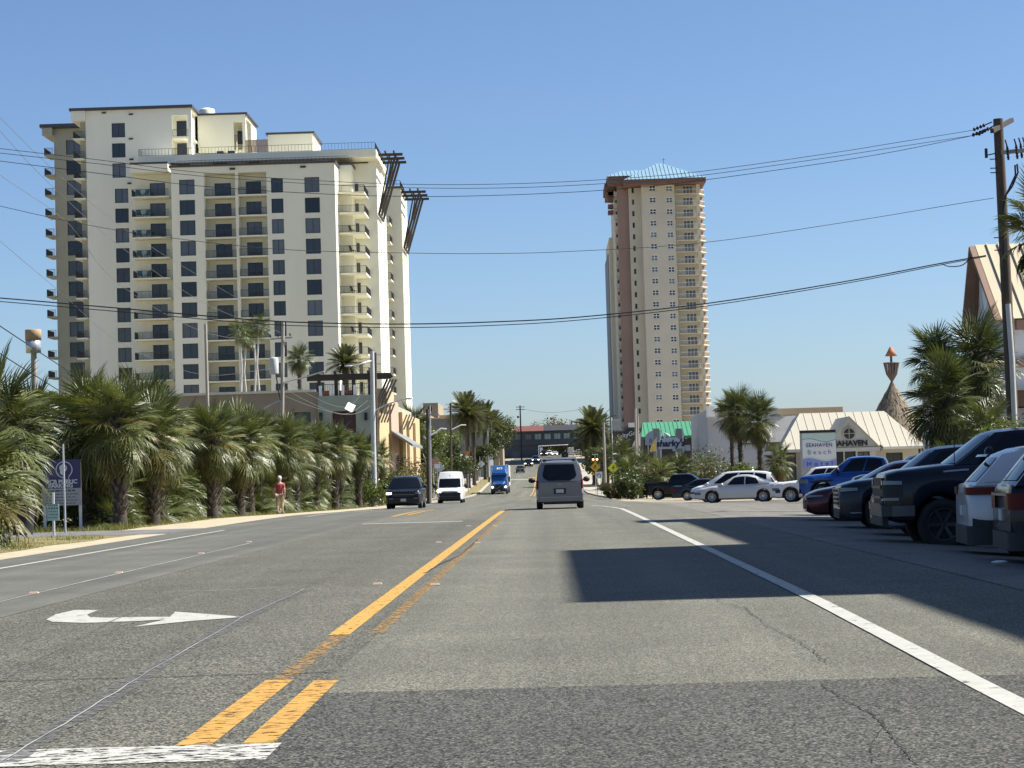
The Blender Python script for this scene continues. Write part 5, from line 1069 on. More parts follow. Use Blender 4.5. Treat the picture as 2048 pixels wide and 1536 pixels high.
x, y, h = from_px(1462, 822, 160); fan_palm(x, y, h, 'half hidden fan palm behind the left twin palm', None, .95, 50, seed=112, detail=False, mats=(m_frd,), key='k', dead=8, trunk=trunk_mesh(h, .16, 40, 7))
x, y, h = from_px(1558, 918, 146); fan_palm(x, y, h, 'short bright fan palm before the left end of the hotel office', None, .75, 34, seed=113, mats=(m_leafl if 0 else m_fr,), dead=4, emin=-35)
for i, (px, d, w, h) in enumerate(((1500, 150, 3.4, 2.8), (1530, 156, 3, 2.4), (1472, 152, 3, 2.6))): bush(PX(px, d), d, w, h, 'bright strappy bush at the foot of the twin palms, %s from the left' % ORD[[1, 2, 0][i]], 'bushes below the twin palms', m_leafl, 1400, .3, 50 + i)
# palms and bushes by the hotel, right edge; shade put into darker fronds
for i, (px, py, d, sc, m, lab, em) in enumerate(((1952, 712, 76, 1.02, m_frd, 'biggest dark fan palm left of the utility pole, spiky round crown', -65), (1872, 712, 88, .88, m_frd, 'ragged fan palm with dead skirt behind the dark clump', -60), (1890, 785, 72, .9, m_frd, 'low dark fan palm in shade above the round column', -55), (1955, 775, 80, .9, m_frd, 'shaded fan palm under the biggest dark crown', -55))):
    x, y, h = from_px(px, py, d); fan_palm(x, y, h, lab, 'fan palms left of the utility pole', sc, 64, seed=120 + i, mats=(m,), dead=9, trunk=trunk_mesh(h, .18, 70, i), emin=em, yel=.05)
x, y, h = from_px(2082, 435, 60); fan_palm(x, y, h, 'tall fan palm cut off by the right edge behind the pole', None, .8, 46, seed=130, dead=9, trunk=trunk_mesh(h, .17, 90, 3), emin=-60)
shrub(PX(1905, 68), 68, .72, 'palmetto with long pale fronds right of the round column', 'palmettos by the utility pole', 'x', m_fr, zb=.75); shrub(PX(1975, 64), 64, .62, 'upright spiky palmetto below the biggest dark palm', 'palmettos by the utility pole', 'y', m_fr, zb=2.2)
bush(PX(2005, 61), 61, 2.4, 3.2, 'glossy bright green bush at the foot of the utility pole', None, m_leafl, 4200, .13, 60); bush(PX(2055, 59), 59, 2.6, 3.1, 'glossy green bush at the right edge behind the parked trucks', None, m_leafl, 3200, .13, 61); bush(PX(1940, 64), 64, 2.2, 2.5, 'dark shaded bush between column and utility pole', None, m_leaf, 2200, .13, 62)
# far trees beyond the bridge
for i in range(11):
    y = 730 + 35 * (i % 3); x = PX(1066 + i * 13, y); bush(x, y, 15, 11 + 3 * (i % 3), 'grey green tree mass beyond the pedestrian bridge', 'trees beyond the bridge', m_leafo, 1500, 1.0, 70 + i, 'tree')
tree(33.5, 177, 6.5, 8.6, 'leafy tree right of the hotel office shading the end of its roof', None, m_leaf, 2600, .32, 77)
# grass
def tufts(n, x0, x1, y0, y1, hmin, hmax, seed, dens=None):
    r = random.Random(seed); mb = MB()
    for _ in range(n):
        x, y = r.uniform(x0, x1), r.uniform(y0, y1); z = gz(x, y) - .02; k = (math.sin(x*2.3 + y*.9) + math.sin(y*1.7 - x)) * .25 + .6
        if r.random() > k: continue
        h = r.uniform(hmin, hmax) * k; a = r.uniform(0, 6.28); w = r.uniform(.006, .014); dx, dy = math.cos(a), math.sin(a); lx, ly = r.gauss(0, .35) * h, r.gauss(0, .35) * h
        mb.tri((x - dx*w, y - dy*w, z), (x + dx*w, y + dy*w, z), (x + lx, y + ly, z + h))
    return mb
m_gr = leafmat('grass_blade', (.09, .13, .03), (.24, .23, .08), .3, .5, 3, 0)
mb = tufts(9000, -14.2, -12.95, 62.3, 120, .08, .28, 1); mb2 = tufts(9000, -18, -11.5, 40, 56, .05, .14, 2); mb.add(mb2.v, mb2.f); mb2 = tufts(4000, -17.5, -12.95, 62.2, 66, .08, .3, 4); mb.add(mb2.v, mb2.f); mb2 = tufts(2500, -14, -12.95, 120, 175, .1, .35, 3); mb.add(mb2.v, mb2.f)
stuff(mb.build('grass', m_gr))
# ---------------------------------------------------------------- vehicles
def paint(name, col, metal=.35, rough=.28): dk = max(col) < .06; return M(name, col, rough, 0 if dk else metal, var=.03, scale=3, coat=.12 if dk else .4, spec=.25 if dk else .35)
m_tyre = M('tyre_rubber', (.016, .016, .017), .85, var=.2, scale=12, coord='obj'); m_rim = M('alloy_rim', (.5, .5, .52), .3, metal=.8, var=.05, coord='obj'); m_rimd = M('dark_rim', (.05, .05, .055), .4, metal=.4, var=.05, coord='obj')
m_plast = M('black_plastic', (.02, .02, .021), .6, var=.1); m_cglass = M('car_glass', (.005, .007, .01), .03, var=0, spec=.28); m_chrome = M('chrome', (.3, .3, .32), .3, metal=.8, var=0)
m_dull = M('dull_bumper', (.07, .07, .075), .4, metal=.3, var=.05); m_hl = M('headlight_lens', (.16, .165, .18), .15, metal=.2, var=0, spec=.5); m_lit = M('lit_headlamp', (.8, .75, .6), .2, var=0, emit=(1, .88, .65), estr=4.0); m_litw = M('lit_white_lamp', (.8, .8, .8), .2, var=0, emit=(.8, .88, 1), estr=4.0)
m_tail = M('tail_lens', (.12, .005, .005), .35, var=0, spec=.2); m_amber = M('amber_lens', (.6, .2, .02), .2, var=0, emit=(1, .35, .05), estr=1.2); m_plate = M('number_plate', (.5, .52, .53), .5, var=.15, scale=30); m_tailw = M('clear_tail_lens', (.45, .4, .4), .12, var=0, spec=.7)
def polyz(pl, x):
    if x >= pl[0][0]: return pl[0][1]
    for a, b in zip(pl, pl[1:]):
        if b[0] <= x <= a[0]: return b[1] + (a[1] - b[1]) * (x - b[0]) / max(1e-6, a[0] - b[0])
    return pl[-1][1]
_wheels = {}
def wheel(parent, x, y, R, side, rimm, spokes=10, wd=.23):
    k = (round(R, 3), rimm.name, spokes)
    if k not in _wheels:
        mb = MB(); r0 = R * .66; mb.lathe([(r0, -wd/2), (R*.9, -wd/2), (R*.98, -wd*.38), (R, -wd*.2), (R, wd*.2), (R*.98, wd*.38), (R*.9, wd/2), (r0, wd/2), (r0*.98, wd*.3), (r0*.98, -wd*.4), (r0, -wd/2)], 28, axis='y'); t = mb.mesh('wheel', m_tyre)
        mb = MB(); mb.lathe([(r0*.99, -wd*.42), (r0*.93, -wd*.47), (r0*.86, -wd*.3), (r0*.84, 0)], 28, axis='y'); mb.lathe([(0, -wd*.2), (R*.16, -wd*.22), (R*.18, -wd*.1), (R*.14, .0)], 14, axis='y')
        for i in range(spokes):
            a = 2 * math.pi * i / spokes; c, s = math.cos(a), math.sin(a); mb.bar((R*.1*c, -wd*.2, R*.1*s), (r0*.9*c, -wd*.32, r0*.9*s), R*(.6 / spokes + .035), .035, up=(0, 1, 0))
        mb.lathe([(0, wd*.05), (r0*.9, wd*.05)], 20, axis='y', mi=1); r_ = mb.mesh('rim', [rimm, m_plast]); _wheels[k] = (t, r_)
    t, r_ = _wheels[k]; w = put('wheel', t, parent, (x, y, R)); put('rim', r_, w, (0, 0, 0), (0, 0, 0 if side < 0 else math.pi)); return w
class Car:
    def __init__(s, spec, name, label, cat, loc, heading, mat, group=None):
        for k, v in spec.items(): setattr(s, k, v)
        s.root = thing(name, label, cat, loc, math.radians(heading), group); s.mat = mat; h = s.L / 2
        s.xf = h - s.fo; s.xr = s.xf - s.wb; s.ra = s.R * 1.14
        ts = [-h, -h + .04, -h + .12, -h + .25, -h + .45, h - .45, h - .25, h - .12, h - .04, h] + [p[0] for p in s.top]
        n = 26; ts += [-h + s.L * i / n for i in range(1, n)]
        for xc in (s.xf, s.xr):
            ts = [t for t in ts if abs(t - xc) > s.ra + .02]
            ts += [xc + s.ra + .004, xc - s.ra - .004] + [xc + s.ra * math.cos(math.pi * i / 10) for i in range(11)]
        ts = sorted(set(round(t, 4) for t in ts if -h <= t <= h))
        mb = MB(); V = []; nr = 0
        for t in ts:
            r = s.ring(t, True); r = r + [(-y, z) for y, z in r[-2:0:-1]]; nr = len(r); V += [(t, y, z) for y, z in r]
        hf = nr // 2
        Fs, Mi = [], []
        for i in range(len(ts) - 1):
            for k in range(nr):
                Fs.append((i*nr + k, (i+1)*nr + k, (i+1)*nr + (k+1) % nr, i*nr + (k+1) % nr)); Mi.append(1 if k in (0, nr - 1) else 0)
        mb.v = V; mb.f = Fs + [tuple(range(nr)), tuple(range((len(ts)-1)*nr, len(ts)*nr))[::-1]]; mb.mi = Mi + [0, 0]; mb.sm = [True] * len(mb.f)
        me = mb.mesh('body', [mat, m_plast]); bm = bmesh.new(); bm.from_mesh(me); bmesh.ops.recalc_face_normals(bm, faces=bm.faces); bm.to_mesh(me); bm.free(); me.set_sharp_from_angle(angle=math.radians(38))
        s.body = put('body', me, s.root)
        s.green()
        for xc in (s.xf, s.xr):
            for sd in (-1, 1): wheel(s.root, xc, sd * (s.W/2 - .125), s.R, sd, getattr(s, 'rim', m_rim), getattr(s, 'spokes', 10))
        mb = MB(); mb.box(s.xr - .1, -s.W/2 + .28, .18, s.xf + .1, s.W/2 - .28, s.gc + .1); mb.build('underbody', m_plast, s.root)
    def hw(s, t):
        h = s.L / 2; e = .55; k = max(0, (abs(t) - (h - e)) / e); c = getattr(s, 'cf', .15) if t > 0 else getattr(s, 'cr', .1); return s.W / 2 * (1 - c * k ** 2.2)
    def ring(s, t, arch=False):
        h = s.L / 2; w = s.hw(t); zt = polyz(s.top, t); zb = s.gc
        ed = h - abs(t)
        if ed < .3: zb += .1 * (1 - ed / .3) ** 2
        zn = zb
        if arch:
            for xc in (s.xf, s.xr):
                if abs(t - xc) <= s.ra + 1e-4: zb = max(zb, s.R + math.sqrt(max(0, s.ra**2 - (t - xc)**2)))
        zb = min(zb, zt - .06); H_ = zt - zb; rd = min(.1, H_ * .3)
        return [(0, zb), (w * .9, zb), (w * .985, zb + min(.06, H_*.15)), (w, zb + H_ * .45), (w * .99, zb + H_ * .72), (w * .965, zt - rd), (w * .925, zt - rd * .3), (w * .86, zt), (w * .5, zt + .018), (0, zt + .028)]
    def side(s, t, f):     # a point on the flank: f = 0 at the sill, 1 at the shoulder
        r = s.ring(t)[2:7]; z0, z1 = r[0][1], r[-1][1]; z = z0 + (z1 - z0) * f
        for a, b in zip(r, r[1:]):
            if a[1] <= z <= b[1] + 1e-6: return a[0] + (b[0] - a[0]) * (z - a[1]) / max(1e-6, b[1] - a[1]), z
        return r[-1][0], z
    def G(s, t, v):
        xb = s.gx[0] + (s.gx[3] - s.gx[0]) * t; xt = s.gx[1] + (s.gx[2] - s.gx[1]) * t
        zb = polyz(s.top, xb) - .015; zt = s.H - s.rc * (2 * abs(t - .42)) ** 2.4 * 1.0
        wb = min(s.W/2 * s.gw[0], s.hw(xb) * .965); wt = s.W/2 * s.gw[1] * (1 - .06 * (2 * abs(t - .5)) ** 3)
        bul = .035 * math.sin(math.pi * v)
        return Vector((xb + (xt - xb) * v, wb + (wt - wb) * v + bul, zb + (zt - zb) * v))
    def Fr(s, q, v, end=0):   # windscreen (end 0) or rear screen (end 1); q runs from -1 to 1 across
        p = s.G(end, v); b = (.13 if end == 0 else .07) * (1 - q * q); return Vector((p.x + (b if end == 0 else -b), p.y * q, p.z + .0))
    def green(s):
        mb = MB(); nt_, nv = 14, 5
        for sg in (1, -1):
            V = [Vector((p.x, p.y * sg, p.z)) for i in range(nt_ + 1) for p in [s.G(i / nt_, 0 + j / nv)] for j in [0]] if 0 else []
            for i in range(nt_ + 1):
                for j in range(nv + 1): p = s.G(i / nt_, j / nv); V.append((p.x, p.y * sg, p.z))
            mb.add(V, [(i*(nv+1)+j, (i+1)*(nv+1)+j, (i+1)*(nv+1)+j+1, i*(nv+1)+j+1) for i in range(nt_) for j in range(nv)], 0, True)
        for end in (0, 1):
            V = [tuple(s.Fr(-1 + 2*i/8, j/nv, end)) for i in range(9) for j in range(nv + 1)]
            mb.add(V, [(i*(nv+1)+j, (i+1)*(nv+1)+j, (i+1)*(nv+1)+j+1, i*(nv+1)+j+1) for i in range(8) for j in range(nv)], 0, True)
        V = []
        for i in range(nt_ + 1):
            p = s.G(i / nt_, 1)
            for j in range(9):
                q = -1 + 2*j/8; x = p.x; e = 1 if i == 0 else (-1 if i == nt_ else 0); x += e * (.13 if i == 0 else .07) * (1 - q*q); V.append((x, p.y * q, p.z + .055 * (1 - q*q) * (0 if e else 1)))
        mb.add(V, [(i*9+j, (i+1)*9+j, (i+1)*9+j+1, i*9+j+1) for i in range(nt_) for j in range(8)], 0, True)
        me = mb.mesh('cabin', getattr(s, 'roofmat', s.mat)); bm = bmesh.new(); bm.from_mesh(me); bmesh.ops.remove_doubles(bm, verts=bm.verts, dist=.002); bmesh.ops.recalc_face_normals(bm, faces=bm.faces); bm.to_mesh(me); bm.free(); me.set_sharp_from_angle(angle=math.radians(30)); s.cab = put('cabin', me, s.root)
        for end, nm in ((0, 'windscreen'), (1, 'rear_window')):
            a = s.ws if end == 0 else s.rw
            if a: s.scr(nm, end, *a)
        for w in s.sw:
            for sg in (1, -1): s.gpatch('side_window', m_cglass, w, sg)
    def scr(s, nm, end, q, v0, v1, mat=None, qb=None, n=8, off=.01):
        mb = MB(); V = []
        for j in range(5):
            v = v0 + (v1 - v0) * j / 4; qq = (qb if qb else q) + (q - (qb if qb else q)) * min(1, j / 2) if qb else q
            for i in range(n + 1): p = s.Fr((-1 + 2*i/n) * qq, v, end); V.append((p.x + (off if end == 0 else -off), p.y, p.z + .003))
        mb.add(V, [(j*(n+1)+i, j*(n+1)+i+1, (j+1)*(n+1)+i+1, (j+1)*(n+1)+i) for j in range(4) for i in range(n)], 0, True); return mb.build(nm, mat or m_cglass, s.root, fix=True)
    def gpatch(s, nm, mat, c, sg, off=.01, parent=None):   # c: (t, v) front-bottom, front-top, rear-top, rear-bottom
        mb = MB(); V = []
        for j in range(4):
            b = j / 3
            for i in range(7):
                a = i / 6; t = (c[0][0]*(1-a) + c[3][0]*a)*(1-b) + (c[1][0]*(1-a) + c[2][0]*a)*b; v = (c[0][1]*(1-a) + c[3][1]*a)*(1-b) + (c[1][1]*(1-a) + c[2][1]*a)*b
                p = s.G(t, v); V.append((p.x, (p.y + off) * sg, p.z + off * .3))
        mb.add(V, [(j*7+i, j*7+i+1, (j+1)*7+i+1, (j+1)*7+i) for j in range(3) for i in range(6)], 0, True); return mb.build(nm, mat, parent or s.root, fix=False)
    def flank(s, nm, mat, x0, x1, f0, f1, sg, off=.008, n=6, slant=0, parent=None):
        mb = MB(); V = []
        for j in range(4):
            f = f0 + (f1 - f0) * j / 3
            for i in range(n + 1): t = x0 + (x1 - x0) * i / n + slant * (j / 3); y, z = s.side(t, f); V.append((t, (y + off) * sg, z))
        mb.add(V, [(j*(n+1)+i, j*(n+1)+i+1, (j+1)*(n+1)+i+1, (j+1)*(n+1)+i) for j in range(3) for i in range(n)], 0, True); return mb.build(nm, mat, parent or s.root)
    def face(s, nm, mat, poly, end=1, off=.008, thick=.02, dx=0, parent=None):   # flat piece on the nose (end 1) or tail (end -1); poly of (y, z)
        x = end * (s.L / 2 + off) + dx; mb = MB(); mb.prism(poly, min(x, x - end*thick), max(x, x - end*thick), axis='x'); return mb.build(nm, mat, parent or s.root, fix=True)
    def corner(s, nm, mat, y0, z0, z1, xlen, end=1, sg=1, off=.01, taper=.0, z2=None):   # lamp wrapping round a corner
        h = s.L / 2; mb = MB(); V = []; n = 10; pts = []
        for i in range(4): pts.append((end * (h + off), y0 + (s.hw(end*h) - .01 - y0) * i / 3))
        for i in range(1, 8):
            t = h - xlen * i / 7; pts.append((end * (t + off * .3), s.hw(end * t) * .99 + off))
        m = len(pts)
        for k, (x, y) in enumerate(pts):
            a = k / (m - 1); lo = z0 + taper * a; hi = (z1 if z2 is None else z1 + (z2 - z1) * a); V += [(x, y * sg, lo), (x, y * sg * .995, hi)]
        mb.add(V, [(2*i, 2*i+2, 2*i+3, 2*i+1) for i in range(m - 1)], 0, True); return mb.build(nm, mat, s.root)
    def mirror(s, x, z, mat, out=.2, sz=(.1, .12, .08)):
        for sg in (-1, 1):
            mb = MB(); y = s.W/2 + out - .06; mb.ball((x, y * sg, z), sz[0], sz[1], sz[2]); mb.bar((x, (s.W/2 - .08) * sg, z - .05), (x, y * sg, z - .03), .06, .04); mb.build('side_mirror', mat, s.root)
    def door(s, x0, x1, f0=.08, f1=.98, hx=None, hm=None):
        for sg in (1, -1):
            d_ = s.flank('door', s.mat, x0, x1, f0, f1, sg, .006)
            x = hx or (x0 + .16); y, z = s.side(x, .83); mb = MB(); mb.box(x - .09, -.012, z - .014, x + .09, .025, z + .014); mb.build('handle', hm or s.mat, d_, (0, (y + .02) * sg, 0))
    def plate(s, end, z, w=.3, h=.15, off=.03): s.face('number_plate', m_plate, [(-w/2, z - h/2), (w/2, z - h/2), (w/2, z + h/2), (-w/2, z + h/2)], end, off)
def rect(y0, z0, y1, z1): return [(y0, z0), (y1, z0), (y1, z1), (y0, z1)]
def both(f):
    for sg in (1, -1): f(sg)
SEDAN = dict(L=4.8, W=1.82, H=1.46, wb=2.78, fo=.95, R=.33, gc=.2, rc=.09, top=[(2.4,.62),(2.34,.7),(2.1,.79),(1.45,.9),(1.0,.94),(-1.2,.97),(-1.6,1.02),(-2.2,1.03),(-2.36,.99),(-2.4,.85)], gx=(1.12,.25,-.95,-1.72), gw=(.93,.66), ws=(.93,.06,.94), rw=(.88,.12,.93), sw=[[(.17,.08),(.1,.86),(.5,.9),(.5,.06)],[(.53,.06),(.53,.9),(.9,.84),(.8,.1)]])
COUPE = dict(SEDAN, H=1.42)
SUV = dict(L=5.0, W=1.98, H=1.77, wb=2.95, fo=.92, R=.39, gc=.26, rc=.07, top=[(2.5,.86),(2.44,.98),(2.2,1.05),(1.3,1.12),(1.1,1.15),(-2.3,1.2),(-2.46,1.18),(-2.5,1.05)], gx=(1.2,.45,-2.0,-2.42), gw=(.93,.72), ws=(.93,.06,.93), rw=(.86,.15,.9), sw=[[(.12,.08),(.09,.9),(.36,.92),(.36,.07)],[(.385,.07),(.385,.92),(.67,.91),(.67,.09)],[(.7,.1),(.7,.9),(.93,.84),(.88,.16)]])
CUV = dict(SUV, L=4.6, W=1.86, H=1.68, wb=2.69, fo=.9, R=.36, gc=.22, top=[(2.3,.74),(2.25,.88),(2.0,.97),(1.1,1.06),(.9,1.08),(-2.05,1.14),(-2.26,1.12),(-2.3,1.0)], gx=(1.05,.3,-1.75,-2.2))
PICK = dict(L=5.9, W=2.05, H=1.93, wb=3.75, fo=.98, R=.42, gc=.36, rc=.05, top=[(2.95,1.02),(2.9,1.12),(2.7,1.17),(1.75,1.25),(1.5,1.27),(-.75,1.3),(-1.0,1.34),(-2.9,1.34),(-2.95,1.1)], gx=(1.55,.75,-.72,-.95), gw=(.92,.74), ws=(.93,.06,.93), rw=(.88,.12,.9), sw=[[(.16,.08),(.12,.9),(.53,.93),(.53,.07)],[(.56,.07),(.56,.93),(.93,.9),(.9,.1)]])
MINIV = dict(SUV, L=5.1, W=1.98, H=1.75, wb=3.0, fo=.98, R=.35, gc=.2, top=[(2.55,.66),(2.48,.8),(2.1,.95),(1.7,1.02),(1.4,1.04),(-2.35,1.1),(-2.5,1.08),(-2.55,.95)], gx=(1.75,.55,-2.1,-2.46))
TVAN = dict(L=4.82, W=1.84, H=1.83, wb=3.06, fo=.87, R=.34, gc=.26, rc=.03, cr=.045, top=[(2.41,.72),(2.36,.86),(1.9,1.0),(1.6,1.06),(1.4,1.1),(-2.3,1.12),(-2.38,1.1),(-2.41,1.04)], gx=(1.65,.75,-2.2,-2.39), gw=(.955,.80), ws=(.93,.06,.93), rw=None, sw=[[(.1,.08),(.1,.88),(.35,.9),(.35,.08)],[(.38,.08),(.38,.9),(.66,.9),(.66,.08)],[(.7,.1),(.7,.9),(.95,.86),(.94,.14)]])
PVAN = dict(L=5.9, W=2.05, H=2.52, wb=3.6, fo=.95, R=.36, gc=.26, rc=.05, top=[(2.95,.8),(2.9,1.0),(2.6,1.2),(2.4,1.27),(2.2,1.3),(-2.8,1.35),(-2.92,1.33),(-2.95,1.2)], gx=(2.45,1.62,-2.75,-2.9), gw=(.95,.84), ws=(.9,.03,.6), rw=None, sw=[[(.09,.06),(.07,.52),(.22,.52),(.22,.06)]])
def on(x, y, dz=0): return (x, y, gz(x, y) + dz)

# grey van ahead, seen from behind
mv = paint('van_paint', (.19, .185, .2), .5, .3)
v = Car(TVAN, 'passenger_van', 'grey passenger van driving ahead, seen from behind, with white roof rack bar', 'van', on(.36, 79.7 + 2.41), 90, mv)
p = [(-.5, .04), (.5, .04), (.7, .15), (.79, .3), (.78, .88), (-.78, .88), (-.79, .3), (-.7, .15)]
def gpoly(c, nm, mat, poly, end=1, off=.012):
    V = [c.Fr(q, v_, end) + Vector((-off if end else off, 0, 0)) for q, v_ in poly]; bm = bmesh.new(); f = bm.faces.new([bm.verts.new(q) for q in V]); bmesh.ops.triangulate(bm, faces=[f]); bmesh.ops.recalc_face_normals(bm, faces=bm.faces); me = bpy.data.meshes.new(nm); bm.to_mesh(me); bm.free(); me.materials.append(mat); return put(nm, me, c.root)
gpoly(v, 'rear_window', m_cglass, [(a, b + .02) for a, b in p], 1, .06)
v.face('tailgate', mv, [(-.78, .5), (.78, .5), (.8, 1.03), (-.8, 1.03)], -1, .012, .03)
v.face('tailgate_handle', m_chrome, rect(-.07, .92, .07, .98), -1, .03, .02); v.face('number_plate', m_plate, rect(-.15, .62, .15, .76), -1, .026, .02); v.face('plate_recess', m_plast, rect(-.24, .58, .24, .8), -1, .018, .02)
v.face('rear_bumper', mv, [(-.84, .3), (.84, .3), (.86, .5), (-.86, .5)], -1, .07, .12); v.face('bumper_trim', m_chrome, rect(-.78, .455, .78, .48), -1, .078, .02); v.face('lower_valance', m_plast, rect(-.74, .24, .74, .33), -1, .05, .08)
both(lambda sg: v.corner('tail_light', m_tail, .83, .78, 1.12, .12, -1, sg, .016)); both(lambda sg: v.corner('tail_light', m_tailw, .83, .6, .77, .12, -1, sg, .016))
both(lambda sg: v.gpatch('tail_light', m_tail, [(.93, .0), (.955, .34), (.995, .34), (.995, .0)], sg, .012))
v.mirror(1.35, 1.12, m_plast, .24, (.1, .15, .11))
mb = MB(); mb.box(-1.66, -.66, 1.92, -1.52, .66, 1.99); mb.build('rack_bar', m_whitep, v.root)
for sg in (-1, 1): mb = MB(); mb.box(-1.64, sg*.56 - .05, 1.80, -1.52, sg*.56 + .05, 1.93); mb.build('rack_foot', m_plast, v.root)
for sg in (-1, 1): mb = MB(); mb.tube([(.5, sg*.66, 1.84), (.3, sg*.67, 1.89), (-1.9, sg*.67, 1.88), (-2.05, sg*.66, 1.82)], .025, 6); mb.build('roof_rail', m_chrome, v.root)
mb = MB(); mb.bar((-2.41, .1, 1.26), (-2.43, .5, 1.22), .03, .02); mb.build('wiper', m_plast, v.root); v.scr('spoiler', 1, .8, .93, 1.0, mv, off=.11)

def front_kit(c, grille, lamps, bump=None, plate=None, gm=None):
    c.face('grille', gm or m_plast, grille, 1, .01, .03)
    if bump: c.face('front_bumper', m_plast, bump, 1, .012, .05)
    if plate: c.plate(1, plate)
# oncoming black SUV
mk = paint('black_paint', (.008, .009, .012), .1, .2)
v = Car(SUV, 'black_suv', 'black SUV coming towards the camera with its right headlamp glowing', 'suv', on(-8.07, 113.5 + 2.5), -90, mk)
front_kit(v, [(-.62, .68), (.62, .68), (.72, .92), (-.72, .92)], None, rect(-.8, .34, .8, .62), .5)
both(lambda sg: v.corner('headlight', m_lit if sg < 0 else m_hl, .64, .82, .92, .22, 1, sg, .016)); v.face('fog_lamp', m_hl, rect(.56, .56, .8, .62), 1, .02); v.face('fog_lamp', m_hl, rect(-.8, .56, -.56, .62), 1, .02); v.face('grille_bar', m_chrome, rect(-.62, .79, .62, .81), 1, .02)
for i in range(8): v.face('lettering', m_chrome, rect(-.6 + i*.155, .965, -.53 + i*.155, .995), 1, .0, .02, -.03)
v.mirror(1.0, 1.2, mk, .2)
for sg in (-1, 1): mb = MB(); mb.tube([(.3, sg*.68, 1.75), (.15, sg*.69, 1.82), (-1.7, sg*.69, 1.8), (-1.9, sg*.68, 1.73)], .025, 6); mb.build('roof_rail', m_plast, v.root)
v.door(.05, .95); v.door(-1.05, .02); both(lambda sg: v.flank('sill_cladding', m_plast, -1.1, 1.0, 0, .16, sg, .014))
# oncoming white high-roof van
mw = paint('white_paint_gloss', (.68, .68, .67), 0, .3)
v = Car(PVAN, 'delivery_van', 'white high roofed delivery van coming towards the camera with lit headlamps', 'van', on(-8.06, 165.7 + 2.95), -90, mw)
front_kit(v, [(-.8, .56), (.8, .56), (.9, .84), (.5, .92), (-.5, .92), (-.9, .84)], None, rect(-.86, .32, .86, .555), None); v.face('grille_badge', m_chrome, rect(-.3, .84, .3, .875), 1, .02)
both(lambda sg: v.corner('headlight', m_lit if sg < 0 else m_litw, .72, .9, 1.12, .35, 1, sg, .012)); v.face('lower_grille', m_plast, rect(-.6, .5, .6, .54), 1, .02)
v.mirror(2.05, 1.4, m_plast, .3, (.09, .15, .2)); gpoly(v, 'roof_lamp', m_plast, [(-.03, .78), (.03, .78), (.03, .83), (-.03, .83)], 0, .02); mb = MB(); mb.bar((2.5, -.5, 1.36), (2.55, .1, 1.33), .03); mb.bar((2.5, .15, 1.36), (2.55, .7, 1.33), .03); stuff(mb.build('wipers', m_plast, v.root))

# blue lorry with white trailer
mb_ = paint('blue_paint', (.022, .09, .26), .3, .28); x, y = -7.15, 289
TR = thing('semi_truck', 'blue tractor lorry with tall roof fairing pulling a white box trailer', 'truck', on(x, y), -math.pi / 2)
def loft(parent, nm, mat, secs, close=True):   # sections: (x, [(y, z) ...])
    mb = MB(); n = len(secs[0][1]); V = [(s_[0], a, b) for s_ in secs for a, b in s_[1]]
    mb.add(V, [(i*n+k, (i+1)*n+k, (i+1)*n+(k+1) % n, i*n+(k+1) % n) for i in range(len(secs) - 1) for k in range(n)]); mb.add(V[:n], [tuple(range(n))]); mb.add(V[-n:], [tuple(range(n))[::-1]])
    o = mb.build(nm, mat, parent, fix=True); return bevel(o, .04, 2)
def sec(w, z0, z1, c=.12): return [(-w, z0), (w, z0), (w, z1 - c), (w - c, z1), (-w + c, z1), (-w, z1 - c)]
loft(TR, 'hood', mb_, [(0, sec(.62, .7, 1.45)), (-.5, sec(.75, .7, 1.62)), (-1.9, sec(.95, .7, 1.86))])
loft(TR, 'cab', mb_, [(-1.85, sec(1.05, .6, 1.95)), (-2.3, sec(1.12, .6, 2.8)), (-4.6, sec(1.2, .6, 2.85))]); loft(TR, 'roof_fairing', mb_, [(-2.15, sec(1.08, 2.7, 2.95, .08)), (-2.6, sec(1.14, 2.7, 3.45, .3)), (-3.5, sec(1.2, 2.7, 4.0, .3)), (-4.6, sec(1.22, 2.7, 4.05, .25))])
mb = MB(); mb.add([(-1.94, -.98, 2.0), (-1.94, .98, 2.0), (-2.27, 1.0, 2.66), (-2.27, -1.0, 2.66)], [(0, 1, 2, 3)]); mb.build('windscreen', m_cglass, TR); mb = MB(); mb.box(-2.36, -1.1, 2.66, -1.98, 1.1, 2.78); bevel(mb.build('sun_visor', mb_, TR), .03)
mb = MB(); mb.prism([(-.55, .62), (.55, .62), (.58, 1.4), (-.58, 1.4)], .005, .06, axis='x'); mb.build('grille', m_plast, TR); mb = MB(); mb.bar((.08, -.48, .68), (.08, .48, 1.32), .05, .03, up=(1, 0, 0)); mb.build('grille_bar', m_chrome, TR)
for sg in (-1, 1):
    mb = MB(); mb.bar((.03, sg*.58, .55), (.03, sg*.6, 1.4), .06, .05); mb.build('grille_trim', m_chrome, TR); mb = MB(); mb.prism([(.66, .55), (1.15, .55), (1.15, 1.3), (.66, 1.5)] if sg > 0 else [(-1.15, .55), (-.66, .55), (-.66, 1.5), (-1.15, 1.3)], -1.7, -.12, axis='x'); bevel(mb.build('fender', mb_, TR, fix=True), .08)
    mb = MB(); mb.ball((-.12, sg*.92, 1.02), .06, .17, .13); mb.build('headlight', m_litw, TR); mb = MB(); mb.box(-2.2, sg*1.42 - .12, 1.7, -2.05, sg*1.42 + .12, 2.45); mb.bar((-2.1, sg*1.1, 2.3), (-2.1, sg*1.4, 2.3), .05); mb.build('side_mirror', m_plast, TR)
    for xx in (-.95, -5.4, -6.6): w = wheel(TR, xx, sg * 1.05, .5, sg, m_rim, 8)
    for xx in (-15.5, -16.7): w = wheel(TR, xx, sg * 1.08, .5, sg, m_rim, 8)
